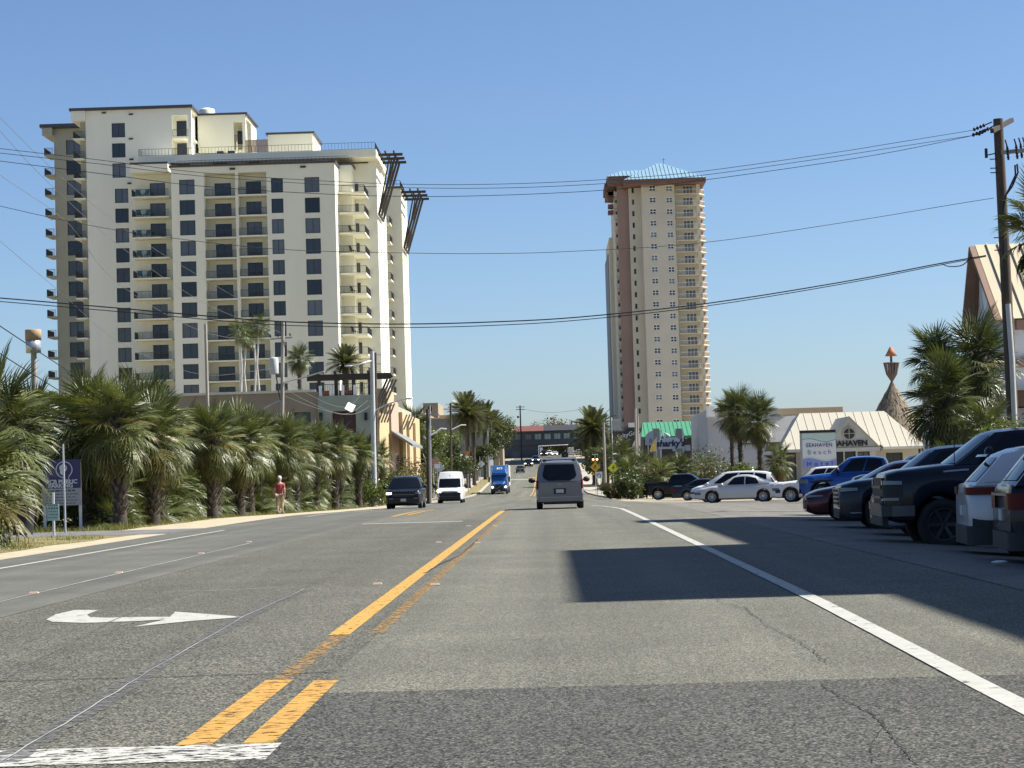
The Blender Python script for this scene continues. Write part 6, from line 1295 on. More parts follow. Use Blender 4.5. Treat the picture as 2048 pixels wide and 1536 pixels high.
mb = MB(); mb.box(-.2, -1.1, .35, .1, 1.1, .72); bevel(mb.build('bumper', m_plast, TR), .05); mb = MB(); mb.box(.1, -.15, .5, .12, .15, .62); mb.build('number_plate', m_plate, TR); mb = MB(); mb.box(-7.5, -.5, .7, -1, .5, .95); mb.build('chassis', m_plast, TR)
mb = MB(); mb.box(-18.4, -1.29, 1.15, -5.2, 1.29, 4.08); mb.build('trailer', mw, TR); text('lettering', 'RCI', .5, m_whitep, TR, (-2.76, .02, 3.58), (math.radians(52), 0, math.pi/2), .01, shear=.2, bold=.01)
# cars further up the road
def simple_kit(c, lamp=m_hl, mir=None):
    h = c.top[0][1]; front_kit(c, [(-.5, h - .28), (.5, h - .28), (.56, h - .06), (-.56, h - .06)], None, rect(-.7, c.gc + .08, .7, h - .34), c.gc + .3)
    both(lambda sg: c.corner('headlight', lamp, .56, h - .16, h - .02, .35, 1, sg, .016)); both(lambda sg: c.corner('tail_light', m_tail, .55, polyz(c.top, -c.L/2) - .2, polyz(c.top, -c.L/2) - .04, .3, -1, sg, .016)); c.plate(-1, polyz(c.top, -c.L/2) - .3); c.mirror(c.gx[0] - .25, polyz(c.top, 1.0) + .06, mir or c.mat, .16, (.08, .1, .07))
def far_y(px, y): return PX(px, y), y
x, y = far_y(1041, 425); v = Car(COUPE, 'dark_sedan', 'dark sedan halfway up the hill, coming down towards the blue lorry', 'car', on(x, y), -90, paint('dark_grey_paint', (.03, .03, .032))); simple_kit(v)
G = 'cars in the queue beyond the van'
for px, y, sp, m, hd, lab in ((1058, 480, SUV, mk, -90, 'dark SUV with pale grille at the top of the left lane'), (1072, 530, SUV, mw, -90, 'white SUV right behind the dark SUV on the hill'), (1089, 640, PICK, mk, -90, 'dark truck under the left end of the bridge'), (1100, 690, SUV, mw, -90, 'white car with lit lamps beyond the bridge'), (1111, 660, COUPE, mw, -90, 'pale car in the middle of the queue beyond the bridge'), (1131, 600, SUV, mk, 90, 'dark SUV seen from behind, right of the queue'), (1143, 640, PVAN, mw, 90, 'white van on the right under the bridge'), (1158, 690, SUV, mw, 90, 'white car farthest right under the bridge')):
    x = PX(px, y); v = Car(sp, 'queued_car', lab, 'car', on(x, y), hd, m, G); simple_kit(v, m_lit if hd < 0 else m_hl)

# ---- parked cars on the right
sil = paint('silver_white_paint', (.5, .5, .5), .3, .3); navy = paint('navy_paint', (.012, .02, .035), .3, .22); red = paint('maroon_paint', (.07, .008, .012), .3, .22); blu = paint('bright_blue_paint', (.015, .07, .3), .35, .22); slv = paint('silver_blue_paint', (.2, .225, .27), .5, .25)
G = 'cars parked in the hotel car park'
v = Car(dict(SEDAN, spokes=9), 'silver_sedan', 'silver white sedan parked side on, nose towards the road, in the sun', 'car', on(10.35, 113.2), 167, sil, G); simple_kit(v); v.door(.02, .98); v.door(-.98, -.02); both(lambda sg: v.flank('lamp_cluster', m_tail, -2.3, -2.0, .78, .95, sg, .012))
v = Car(MINIV, 'white_minivan', 'white minivan with dark side glass behind the silver sedan', 'minivan', on(10.9, 123), 170, mw, G); simple_kit(v); v.door(.2, 1.2); v.door(-.95, .17); both(lambda sg: v.gpatch('tail_light', m_tail, [(.965, .02), (.97, .5), (.995, .5), (.995, .02)], sg, .012))
v = Car(dict(SEDAN, spokes=10), 'navy_sedan', 'dark navy sedan with chrome window line, tail towards the road', 'car', on(11.0, 146), -10, navy, G); simple_kit(v); both(lambda sg: v.gpatch('window_trim', m_chrome, [(.1, .02), (.1, .05), (.9, .09), (.9, .05)], sg, .016)); v.door(.02, .98); v.door(-.98, -.02)
v = Car(PICK, 'black_pickup', 'black pickup truck parked by the bushes, bed towards the road', 'pickup truck', on(10.1, 159.5), -8, mk, G); simple_kit(v); v.door(.45, 1.45); v.door(-.7, .42)
for d_ in (0,): mb = MB(); mb.box(-2.85, -.85, 1.345, -1.1, .85, 1.385); mb.build('bed_cover', m_plast, v.root)
v = Car(dict(CUV, spokes=10), 'white_crossover', 'white crossover with black arches just left of the bright blue pickup', 'suv', on(PX(1553, 101) + 2.4, 103), 165, mw, G); simple_kit(v); both(lambda sg: v.flank('fog_vent', m_plast, 1.9, 2.15, .3, .55, sg, .012)); v.door(.05, .95); v.door(-.95, .02)
v = Car(PICK, 'blue_pickup', 'bright blue pickup truck with dark grille and crew cab, nose to the road', 'pickup truck', on(PX(1607, 90) + 2.95, 91), 168, blu, G); front_kit(v, [(-.75, .66), (.75, .66), (.78, 1.02), (-.78, 1.02)], None, rect(-.95, .42, .95, .62)); both(lambda sg: v.corner('headlight', m_hl, .74, .86, 1.03, .4, 1, sg, .016)); v.door(.45, 1.45); v.door(-.7, .42); v.mirror(1.25, 1.4, m_plast, .24, (.09, .12, .13)); both(lambda sg: v.flank('wheel_flare', m_plast, v.xf - .5, v.xf + .5, .62, .72, sg, .02))
v = Car(SEDAN, 'grey_sedan', 'grey sedan whose windscreen shows beside the hotel sign', 'car', on(PX(1552, 118) + 2.4, 119), 165, paint('grey_paint', (.1, .1, .105)), G); simple_kit(v)
v = Car(dict(SUV, H=1.7), 'black_crossover', 'dark car with pale roof edge wedged behind the blue pickup', 'suv', on(PX(1722, 68) + 2.5, 70), 175, mk, G); simple_kit(v)
v = Car(dict(SEDAN, H=1.44, R=.35, spokes=5), 'maroon_sedan', 'maroon sedan with thin bright headlamp at the edge of the shade', 'car', on(PX(1611, 52) + 2.4, 52.3), 176, red, G); front_kit(v, [(-.55, .34), (.55, .34), (.62, .56), (-.62, .56)], None); both(lambda sg: v.corner('headlight', m_hl, .62, .62, .69, .42, 1, sg, .014, .03)); v.door(.02, .98); v.mirror(.9, 1.0, red)
v = Car(dict(CUV, L=4.75, W=1.93, R=.39, spokes=10, H=1.74, top=[(2.375,.84),(2.32,.98),(2.0,1.06),(1.1,1.14),(.9,1.16),(-2.05,1.2),(-2.3,1.18),(-2.375,1.05)]), 'navy_crossover', 'navy crossover with big chrome grille between maroon sedan and black pickup', 'suv', on(PX(1680, 45) + 2.32, 45.2), 177, navy, G)
v.face('grille', m_chrome, [(-.5, .52), (.5, .52), (.7, .72), (.58, .92), (-.58, .92), (-.7, .72)], 1, .012, .03); 
for k in range(4): v.face('grille_bar', m_plast, rect(-.54, .57 + k*.09, .54, .625 + k*.09), 1, .03, .02)
both(lambda sg: v.corner('headlight', m_hl, .66, .84, .94, .38, 1, sg, .016, .03, .93)); both(lambda sg: v.flank('fog_vent', m_chrome, 1.92, 2.15, .14, .17, sg, .012, slant=.03)); both(lambda sg: v.flank('fog_vent', m_plast, 1.94, 2.15, .18, .4, sg, .012)); v.mirror(.85, 1.15, navy); v.door(.0, .95); v.face('lower_valance', m_plast, rect(-.7, .28, .7, .48), 1, .012)
v = Car(dict(CUV, H=1.72), 'silver_crossover', 'silver crossover with dark roof rails, only its roof showing over the black pickup hood', 'suv', on(PX(1748, 40.5) + 2.3, 40.6), 177, slv, G); simple_kit(v)
for sg in (-1, 1): mb = MB(); mb.tube([(.2, sg*.66, 1.71), (.05, sg*.67, 1.77), (-1.5, sg*.67, 1.75), (-1.65, sg*.66, 1.69)], .022, 6); mb.build('roof_rail', m_plast, v.root)
bk = paint('black_blue_paint', (.008, .011, .02), .2, .16)
v = Car(dict(PICK, rim=m_rimd, spokes=6, H=2.02, R=.44, gc=.48, gx=(1.74, 1.02, -.72, -.95), top=[(2.95,1.2),(2.9,1.32),(2.7,1.37),(1.9,1.45),(1.6,1.47),(-.75,1.5),(-1.0,1.53),(-2.9,1.53),(-2.95,1.3)]), 'black_pickup', 'big black pickup truck with stacked headlamps and chrome bumper in the shade', 'pickup truck', on(PX(1741, 37.4) + 2.95, 36.4), 177, bk, G)
v.face('grille', m_plast, [(-.7, .8), (.7, .8), (.72, 1.26), (-.72, 1.26)], 1, .02, .04)
for zz in (.9, 1.08): v.face('grille_bar', m_dull, rect(-.68, zz, .68, zz + .045), 1, .05, .03)
both(lambda sg: v.corner('headlight', m_hl, .7, 1.14, 1.22, .3, 1, sg, .03, .0, 1.2)); both(lambda sg: v.corner('headlight_trim', m_plast, .7, .93, 1.13, .3, 1, sg, .02)); both(lambda sg: v.corner('fog_lamp', m_hl, .7, .87, .915, .24, 1, sg, .03))
v.face('front_bumper', m_dull, [(-.98, .6), (.98, .6), (.98, .78), (.7, .82), (-.7, .82), (-.98, .78)], 1, .07, .16); both(lambda sg: v.corner('front_bumper', m_dull, .8, .6, .78, .5, 1, sg, .045)); v.face('lower_valance', m_plast, rect(-.9, .44, .9, .595), 1, .05, .1)
v.door(.45, 1.42); v.door(-.7, .42); v.mirror(1.2, 1.6, bk, .26, (.1, .13, .15)); both(lambda sg: v.flank('hood_badge', m_chrome, 1.52, 1.95, .9, .935, sg, .012))
mb = MB(); mb.ball((.9, 0, 1.92), .12, .06, .05); mb.build('roof_marker', m_plast, v.root); mb = MB(); mb.tube([(1.75, .85, 1.25), (1.72, .85, 2.1)], .008, 4); mb.build('aerial', m_plast, v.root)
def rear_kit(c, lamp0, lamp1, tm=m_tail, y0=.5, xl=.35):
    both(lambda sg: c.corner('tail_light', tm, y0, lamp0, lamp1, xl, -1, sg, .018)); c.plate(-1, .78, off=.02); both(lambda sg: c.corner('rear_bumper', m_plast, 0, c.gc + .06, .56, .55, -1, sg, .02)); c.mirror(c.gx[0] - .25, polyz(c.top, 1.0) + .06, c.mat, .16, (.08, .1, .07)); c.scr('spoiler', 1, .94, .93, 1.0, c.mat, off=.2); h = c.top[0][1]
    both(lambda sg: c.corner('headlight', m_hl, .56, h - .16, h - .02, .35, 1, sg, .016)); both(lambda sg: c.flank('sill_cladding', m_plast, c.xr + c.ra, c.xf - c.ra, 0, .2, sg, .014)); both(lambda sg: c.flank('arch_cladding', m_plast, -c.L/2 + .05, c.xr - c.ra, 0, .42, sg, .014))
v = Car(dict(CUV, H=1.71, top=[(2.3,.74),(2.25,.88),(2.0,.97),(1.1,1.08),(.9,1.1),(-2.05,1.17),(-2.26,1.16),(-2.3,1.04)]), 'white_suv', 'white SUV in the shade parked tail to the road, red tail lamp and black bumper', 'suv', on(PX(1905, 32.2) + 2.3, 31.4), -5, paint('pearl_paint', (.55, .56, .57), .1, .25), G); rear_kit(v, 1.02, 1.13, xl=.42); v.door(.05, .95); v.door(-.95, .02); both(lambda sg: v.gpatch('rear_pillar', v.mat, [(.8, .1), (.8, .9), (.97, .9), (.97, .1)], sg, .013))
v = Car(SUV, 'dark_suv', 'dark SUV with orange red tail lamp and chrome strip next to the white SUV', 'suv', on(PX(1980, 28.8) + 2.5, 28.0), -5, bk, G); rear_kit(v, .86, 1.08); v.door(.05, .95); v.door(-.95, .02); v.face('tail_trim', m_chrome, rect(-.75, 1.04, .75, 1.07), -1, .03)
v = Car(CUV, 'white_hatchback', 'white car with chrome strip, only its rear corner inside the right edge', 'car', on(PX(2062, 26) + 2.3, 25.2), -5, mw, G); rear_kit(v, .9, 1.08); v.face('bumper_trim', m_chrome, rect(-.8, .5, .8, .54), -1, .06)
# cars half hidden left of the hedge
m_wm = mw; G = 'vehicles in the lot behind the hedge'
v = Car(PVAN, 'parked_van', 'white van parked in the lot behind the notice sign', 'van', on(-19.6, 84), 20, mw, G); simple_kit(v)
# ---------------------------------------------------------------- poles, wires, signs, street furniture
def base(px, d): x = PX(px, d); return x, d, gz(x, d)
def pole_thing(name, label, cat, foot, top, r0, r1, mat, group=None):
    foot, top = Vector(foot), Vector(top); t = thing(name, label, cat, foot, 0, group); mb = MB(); n = 6
    mb.tube([(top - foot) * (i / n) for i in range(-0, n + 1)], [r0 + (r1 - r0) * i / n for i in range(n + 1)], 10); mb.build('pole', mat, t); return t
def tube_part(nm, parent, pts, r, mat, n=6): mb = MB(); o = Vector(parent.location); mb.tube([Vector(p) - o for p in pts], r, n); return mb.build(nm, mat, parent)
# big pole at the right
ft = P(2030, 905, 66); ft.z = gz(ft.x, 66) - .3; tp = P(1996, 238, 66)
RP = pole_thing('utility_pole', 'tall dark wooden utility pole at the right with crossarms and a white conduit', 'utility pole', ft, tp, .19, .155, m_wood)
arm0, arm1 = P(1984, 262, 65.4), P(2024, 240, 66.9)
mb = MB(); o = ft; a, b = arm0 - o, arm1 - o; mb.bar(a, b, .12, .14); mb.build('crossarm', m_timber, RP)
for q, e in (((1984, 244), (1948, 259)), ((1990, 250), (1958, 268)), ((1984, 256), (1946, 270))):
    p0, p1 = P(*q, 65.5) - o, P(*e, 65.5) - o; mb = MB(); mb.tube([p0, p1], .022, 6)
    for k in (.45, .62, .8, .98): c = p0.lerp(p1, k); mb.ball(c, .05, .05, .065, 8, 5)
    mb.build('insulator', m_wire, RP)
mb = MB(); c0 = P(2003, 305, 65.8) - o; c1 = P(2058, 300, 65.3) - o; mb.bar(c0, c1, .1, .12); mb.build('crossarm', m_greyw, RP)
for px, py in ((2014, 300), (2032, 298), (2041, 296), (2049, 295)):
    p0, p1 = P(px, py - 8, 65.5) - o, P(px + 3, py + 20, 65.5) - o; mb = MB(); mb.tube([p0, p1], .035, 6); mb.tube([p0, p0 + Vector((-.05, 0, .2))], .025, 6)
    for k in (.2, .4, .6, .8): mb.ball(p0.lerp(p1, k), .055, .055, .03, 8, 4)
    mb.build('fuse_cutout', m_wire, RP)
mb = MB(); p0 = P(1972, 297, 65.8) - o; mb.tube([p0, p0 + Vector((0, 0, -.3))], .05, 6); mb.tube([p0 + Vector((0, 0, -.22)), P(1994, 306, 66) - o], .02, 5); mb.build('insulator', m_wire, RP)
for k, (q) in enumerate((((2034, 328), (2036, 345), (2025, 372), (2012, 390), (2007, 420), (2009, 520)), ((2030, 330), (2031, 350), (2018, 378), (2007, 400), (2004, 430), (2006, 520)))): tube_part('riser_cable', RP, [P(*p, 65.7) for p in q], .03, m_wire)
tube_part('conduit', RP, [P(2016, 608, 65.78), P(2024, 720, 65.75), P(2030, 860, 65.72)], .085, m_concp, 8)
for py in (318, 336, 345, 475, 500): p = P(1993 + (py - 238) * .052, py, 65.9) - o; mb = MB(); mb.bar(p + Vector((-.28, 0, 0)), p + Vector((.1, 0, 0)), .03); mb.build('bolt', m_wire, RP)
# cables
def cable(lab, pts, r=.0095, d0=66, d1=60, mat=None, group='cables crossing above the road'):
    n = len(pts); P0 = []
    x0, x1 = pts[0][0], pts[-1][0]
    for px, py in pts: k = (px - x0) / (x1 - x0); P0.append(P(px, py, d0 + (d1 - d0) * k))
    Q = []                                   # smooth the run
    for i in range(n - 1):
        a, b, c, e = P0[max(i-1, 0)], P0[i], P0[i+1], P0[min(i+2, n-1)]
        for k in range(5): t = k / 5; Q.append(.5 * ((2*b) + (c - a)*t + (2*a - 5*b + 4*c - e)*t*t + (3*b - a - 3*c + e)*t**3))
    Q.append(P0[-1]); mb = MB(); o = Q[0]; mb.tube([q - o for q in Q], r, 5); ob = mb.build('power_line', mat or m_wire, None, o); return tag(ob, lab, 'cable', group)
cable('uppermost thin cable from the right pole top, crossing both towers', [(1948,260),(1800,284),(1650,308),(1400,343),(1225,358),(1040,367),(850,369),(650,362),(400,345),(200,320),(0,297),(-150,278)])
cable('second thin cable just under the uppermost one from the pole top', [(1958,269),(1800,293),(1650,316),(1400,351),(1225,366),(1040,375),(850,376),(650,369),(400,352),(200,328),(0,306),(-150,288)])
cable('third thin cable, a little lower, from the pole top across the sky', [(1946,271),(1800,301),(1650,326),(1400,361),(1225,379),(1040,389),(850,393),(650,388),(400,372),(200,347),(0,322),(-150,302)])
cable('single cable crossing at mid height of the towers', [(1988,396),(1900,410),(1700,443),(1400,486),(1135,503),(980,507),(820,506),(550,498),(300,470),(150,445),(0,412),(-150,376)], .009)
cable('thick upper strand of the lowest twin cable over the road', [(1972,511),(1880,527),(1690,563),(1420,606),(1160,634),(980,644),(815,648),(650,646),(500,639),(200,613),(0,596),(-150,585)], .019)
cable('thinner lower strand of the lowest twin cable over the road', [(1972,513),(1880,530),(1690,567),(1420,611),(1160,640),(980,651),(815,655),(650,653),(500,646),(200,620),(0,603),(-150,592)], .013)
tube_ = cable('slack loop hanging near the right pole below the twin cable', [(1884,528),(1900,533),(1925,530),(1942,514)], .018, 66, 66, None, None)
G = 'cables slanting down at the left'
cable('thin pale cable slanting from upper left down across the tall pale tower section', [(-40,195),(0,235),(100,333),(215,432),(320,505),(480,600)], .008, 60, 130, m_wirel, G)
cable('second slanting cable at upper left, just below the first', [(-40,220),(0,262),(100,368),(250,500),(420,612),(562,665)], .009, 60, 145, m_wirel, G)
cable('third slanting cable, crossing the left tower towards the transformer pole', [(-40,315),(0,350),(140,450),(240,570),(420,668),(562,678)], .009, 60, 145, m_wirel, G)
cable('thin slanting cable ending among the lower tower balconies', [(-40,448),(0,482),(110,575),(250,690),(410,750),(552,735)], .008, 60, 145, m_wirel, G)
cable('thick dark cable slanting past the drum lamp into the palms', [(-30,632),(0,652),(80,705),(160,757),(230,800)], .016, 48, 90, None, G)
cable('second thick dark cable under the drum lamp, slanting into the palms', [(-30,685),(0,707),(70,751),(160,806),(210,828)], .016, 48, 90, None, G)
G = 'cables sagging between the left poles'
cable('pale cable sagging from the transformer pole to the concrete pole', [(567,760),(620,790),(670,812),(705,808),(742,760)], .014, 145, 152, m_wirel, G)
cable('lower pale cable sagging before the sage wall', [(567,775),(600,795),(660,822),(700,826),(742,795)], .014, 145, 152, m_wirel, G)
cable('pale cable sagging lowest before the brown double door', [(565,790),(620,812),(680,828),(715,826),(745,808)], .014, 145, 152, m_wirel, G)
cable('far cable sagging from the pole on the hill to the right', [(1046,818),(1075,823),(1105,825),(1140,822),(1172,817)], .03, 560, 560, None, None)
# poles on the left
f = P(562, 1000, 145); f.z = gz(f.x, 145); TP = pole_thing('utility_pole', 'grey wooden pole with transformer can standing behind the palm hedge', 'utility pole', f, P(566, 644, 145), .17, .12, m_greyw); o = f
mb = MB(); a, b = P(541, 678, 144.8) - o, P(584, 675, 145.2) - o; mb.bar(a, b, .12, .12); mb.build('crossarm', m_greyw, TP)
mb = MB(); c = P(548, 732, 144.7) - o; mb.lathe([(.01, -.6), (.3, -.58), (.32, -.5), (.32, .5), (.28, .58), (.01, .62)], 14, c); mb.build('transformer', m_concp, TP)
for px, py in ((541, 672), (556, 671), (580, 669), (570, 690)): p = P(px, py, 145) - o; mb = MB(); mb.ball(p, .06, .06, .12, 8, 5); mb.build('insulator', m_wire, TP)
tube_part('riser_cable', TP, [P(552, 748, 144.6), P(556, 775, 144.6), P(561, 800, 144.7)], .05, m_wire); tube_part('lamp_arm', TP, [P(566, 765, 145), P(600, 757, 144.5), P(648, 743, 144)], .05, m_steel); tube_part('lamp_arm', TP, [P(566, 800, 145), P(550, 805, 145), P(528, 818, 145)], .06, m_steel)
f = P(420, 1000, 140); f.z = gz(f.x, 140); pole_thing('utility_pole', 'thin weathered pole leaning slightly before the balconies', 'utility pole', f, P(411, 648, 140), .13, .1, m_greyw)
f = P(749, 1000, 152); f.z = gz(f.x, 152); CP = pole_thing('light_pole', 'thick pale concrete light pole with arms to both sides before the sage wall', 'street light', f, P(744, 703, 152), .2, .16, m_concp); o = f
tube_part('lamp_arm', CP, [P(745, 722, 152), P(735, 723, 151.5), P(718, 729, 151), P(700, 732, 151)], .05, m_steel); mb = MB(); c = P(697, 732, 151) - o; mb.ball(c, .32, .12, .08); mb.build('lamp_head', m_steel, CP)
tube_part('lamp_arm', CP, [P(749, 822, 152), P(775, 808, 152), P(805, 799, 152), P(814, 798, 152)], .05, m_steel); mb = MB(); c = P(819, 797, 152) - o; mb.ball(c, .3, .12, .08); mb.build('lamp_head', m_steel, CP)
f = P(754, 1000, 156); f.z = gz(f.x, 156); WP = pole_thing('utility_pole', 'dark wooden pole close behind the concrete light pole, with side insulators', 'utility pole', f, P(750, 705, 156), .14, .12, m_wood)
for py in (710, 728, 744): p = P(755, py, 156); mb = MB(); q = p - f; mb.bar(q - Vector((.25, 0, 0)), q + Vector((.25, 0, .03)), .06); mb.build('insulator', m_concp, WP)
for px, top, d, r, m, lab in ((857, 818, 172, .17, m_wood, 'dark thick utility pole left of the white van'), (862, 812, 178, .07, m_steel, 'thin steel light pole beside the dark thick pole'), (903, 806, 235, .15, m_wood, 'utility pole with crossarm standing before the garage')):
    f = P(px, 1000, d); f.z = gz(f.x, d); t = pole_thing('utility_pole' if m is m_wood else 'light_pole', lab, 'utility pole' if m is m_wood else 'street light', f, P(px - 2, top, d), r, r * .8, m)
    if m is m_wood:
        p = P(px, top + 12, d) - f; mb = MB(); mb.bar(p - Vector((.9, 0, 0)), p + Vector((.9, 0, 0)), .1, .12); mb.build('crossarm', m_greyw, t)
    if px == 862: tube_part('lamp_arm', t, [P(858, 872, d), P(870, 866, d), P(882, 857, d), P(893, 858, d)], .07, m_whitep)
    if px == 903: tube_part('lamp_arm', t, [P(904, 859, d), P(914, 854, d), P(922, 850, d), P(932, 850, d)], .07, m_whitep)
f = P(1043.5, 924, 560); f.z = gz(f.x, 560); t = pole_thing('utility_pole', 'tall thin pole with two crossarms on the hill before the bridge', 'utility pole', f, P(1040, 811, 560), .22, .18, m_wood)
for py in (814, 819): p = P(1040.5, py, 560) - f; mb = MB(); mb.bar(p - Vector((1.2, 0, 0)), p + Vector((1.2, 0, 0)), .16); mb.build('crossarm', m_wood, t)
mb = MB(); p = P(1036, 834, 560) - f; mb.ball(p, .3, .3, .35); mb.bar(p, p + Vector((.8, 0, 0)), .1); mb.build('signal_head', m_dark, t)
for px, top, d, lab in ((1270.5, 817, 242, 'left of two bare wooden poles before the green roof'), (1275, 832, 245, 'right of two bare wooden poles before the green roof'), (1207, 846, 205, 'slim wooden pole leaning between the crosswalk signs')):
    f = P(px + 4, 985, d); f.z = gz(f.x, d); pole_thing('utility_pole', lab, 'utility pole', f, P(px, top, d), .16, .12, m_greyw)
# drum lamp at the left
f = P(72, 1000, 72); f.z = gz(f.x, 72); DL = pole_thing('antenna_pole', 'wooden pole topped with a tan drum above a silver one at the left', 'antenna pole', f, P(67.5, 706, 72), .12, .1, m_greyw); c = P(67, 706, 72) - f
mb = MB(); mb.lathe([(.1, 0), (.26, .0), (.27, .43), (.2, .44)], 18, c); mb.build('silver_drum', M('silver_drum', (.5, .52, .53), .3, metal=.6), DL); mb = MB(); mb.lathe([(.2, .442), (.28, .445), (.28, .8), (.26, .82), (0, .83)], 18, c); mb.build('tan_drum', M('tan_drum', (.4, .27, .15), .8), DL)
# globe lamp post under the far left tower
f = P(123, 1000, 110); f.z = gz(f.x, 110); GL = pole_thing('globe_lamp', 'lamp post with white globes on spreading arms below the shaded olive wing', 'street light', f, P(121, 838, 110), .06, .04, m_steel)
for dx_ in (-.55, -.28, .28, .55): p = P(121, 839, 110) - f + Vector((dx_, .1, .05)); mb = MB(); mb.bar(P(121, 850, 110) - f, p, .04); mb.ball(p + Vector((0, 0, .03)), .15); mb.build('globe', m_whitep, GL)
# sign post, green notice, parking board, white notice at the driveway
f = Gp(131, 1066); t = pole_thing('sign_post', 'bare thin steel sign post standing on the grass before the parking board', 'sign post', f, P(126, 888, f.y), .03, .028, m_steel)
m_mint = M('mint_sign', (.35, .52, .46), .6, var=.05); m_print = M('dark_print', (.05, .07, .07), .6, var=0)
d = 58.2; p = P(107, 1054, d); t = thing('notice_sign', 'small mint green notice with rows of print on a short post', 'sign', (p.x, d, gz(p.x, d) - .02)); z = p.z - t.location.z
mb = MB(); mb.box(-.03, .01, -.1, .03, .05, P(107, 985, d).z - t.location.z); mb.build('post', m_whitep, t); zl, zh = P(107, 1041.5, d).z - t.location.z, P(107, 1007.5, d).z - t.location.z; mb = MB(); mb.box(-.165, -.015, zl, .165, .008, zh); mb.build('panel', m_mint, t)
mb = MB(); r_ = random.Random(4)
for k in range(5):
    zz = zh - .06 - k * .085; xx = -.13
    while xx < .1: w = r_.uniform(.02, .06); mb.box(xx, -.019, zz, xx + w, -.0155, zz + (.035 if k < 2 else .02)); xx += w + .025
stuff(mb.build('print_lines', m_print, t))
d = 64.5; p = P(126, 1040, d); t = thing('parking_sign', 'tall purple and white public parking board with round white emblem', 'sign', (p.x, d, gz(p.x, d) - .02)); g0 = t.location.z
xa, xb = P(84, 950, d).x - p.x, P(161.5, 950, d).x - p.x; z0, z1, z2 = P(130, 1011, d).z - g0, P(130, 976.5, d).z - g0, P(130, 919, d).z - g0
for x in (xa + .02, xb - .08): mb = MB(); mb.box(x, .0, -.1, x + .08, .08, z2); mb.build('post', m_whitep, t)
mb = MB(); mb.box(xa, -.04, z1, xb, -.003, z2); mb.build('panel', M('purple_panel', (.045, .035, .13), .45, var=.03), t); mb = MB(); mb.box(xa, -.04, z0, xb - .01, -.003, z1 - .004); mb.build('panel', M('grey_panel', (.42, .41, .42), .5, var=.05), t)
m_wp = M('white_print', (.7, .7, .72), .5, var=0); xm = (xa + xb) / 2
text('lettering', 'PCB PUBLIC', .175, m_wp, t, (xm + .02, -.045, z1 + .2), ext=.003, bold=.006, sx=1.05); text('lettering', 'PARKING', .175, m_wp, t, (xm - .02, -.045, z1 + .075), ext=.003, bold=.006, sx=1.05)
mb = MB(); cx, cz = xm + .1, z1 + .58; R_ = .25; ring = [(cx + R_ * math.cos(a), -.045, cz + R_ * math.sin(a)) for a in frange(-.9, 4.6, 22)]; mb.tube(ring, .018, 5); mb.tube([ring[0], (cx + .13, -.045, cz - .29), (cx + .2, -.045, cz - .36)], .015, 5); mb.ball((cx - .03, -.045, cz + .05), .13, .012, .12, 12, 6); mb.ball((cx - .06, -.045, cz - .08), .08, .012, .08, 10, 6); mb.build('emblem', m_wp, t); mb = MB(); mb.ball((cx + .01, -.055, cz + .07), .035, .01, .035); mb.build('emblem_dot', m_navy, t)
mb = MB()
for k in range(5):
    zz = z1 - .1 - k * .095; xx = xa + .12
    while xx < xb - .2: w = r_.uniform(.05, .14); mb.box(xx, -.0445, zz, min(xx + w, xb - .08), -.041, zz + (.045 if k == 0 else .024)); xx += w + .03
stuff(mb.build('print_lines', m_print, t))
d = 69; p = P(200, 1010, d); t = thing('notice_board', 'white notice board with a faint green picture between the hedge trunks', 'sign', (p.x, d, gz(p.x, d))); g0 = t.location.z; xa, xb = P(189, 960, d).x - p.x, P(211, 960, d).x - p.x; z0, zm, z1 = P(200, 990, d).z - g0, P(200, 966, d).z - g0, P(200, 943, d).z - g0
mb = MB(); mb.box(xa - .06, .005, 0, xa, .08, z1); mb.build('post', m_steel, t); mb = MB(); mb.box(xa, -.02, zm, xb, .0, z1); mb.build('panel', M('notice_white', (.6, .65, .62), .5, var=.03), t); mb = MB(); mb.box(xa, -.02, z0, xb, .0, zm - .004); mb.build('panel', m_mint, t); mb = MB(); mb.box(xa + .05, -.025, z1 - .1, xa + .1, -.021, z1 - .05); mb.build('print_mark', m_print, t)
mb = MB(); x_, y_ = P(45, 1040, 60).x, 60; mb.lathe([(.3, 0), (.38, .9), (.4, .95), (.3, 1.0), (0, 1.04)], 14); o = mb.build('rubbish_bin', m_dark, None, (x_, y_, gz(x_, y_) - .02)); tag(o, 'dark round rubbish bin in the shade beside the driveway', 'bin')
# crosswalk signs
m_ylw = M('fluorescent_sign', (.5, .55, .03), .5, var=.02); m_amb = M('amber_sign', (.5, .3, .03), .5, var=.02)
m_red = M('lit_red_lamp', (.6, .05, .03), .3, var=0, emit=(1, .25, .12), estr=5.0)
def walker(parent, cx, cz, s, y):
    mb = MB(); th = .012; mb.ball((cx + .02*s, y, cz + .34*s), .07*s, th, .07*s)
    for a, b, w in (((.0, .24), (-.02, .02), .13), ((-.02, .05), (-.13, -.16), .075), ((-.13, -.16), (-.2, -.34), .06), ((0, .04), (.1, -.15), .075), ((.1, -.15), (.2, -.33), .06), ((.0, .22), (.16, .06), .05), ((-.01, .22), (-.17, .1), .05), ((-.17, .1), (-.15, -.04), .045)):
        mb.bar((cx + a[0]*s, y, cz + a[1]*s), (cx + b[0]*s, y, cz + b[1]*s), w*s, .012, up=(0, 1, 0))
    return mb.build('walker_symbol', m_dark, parent)
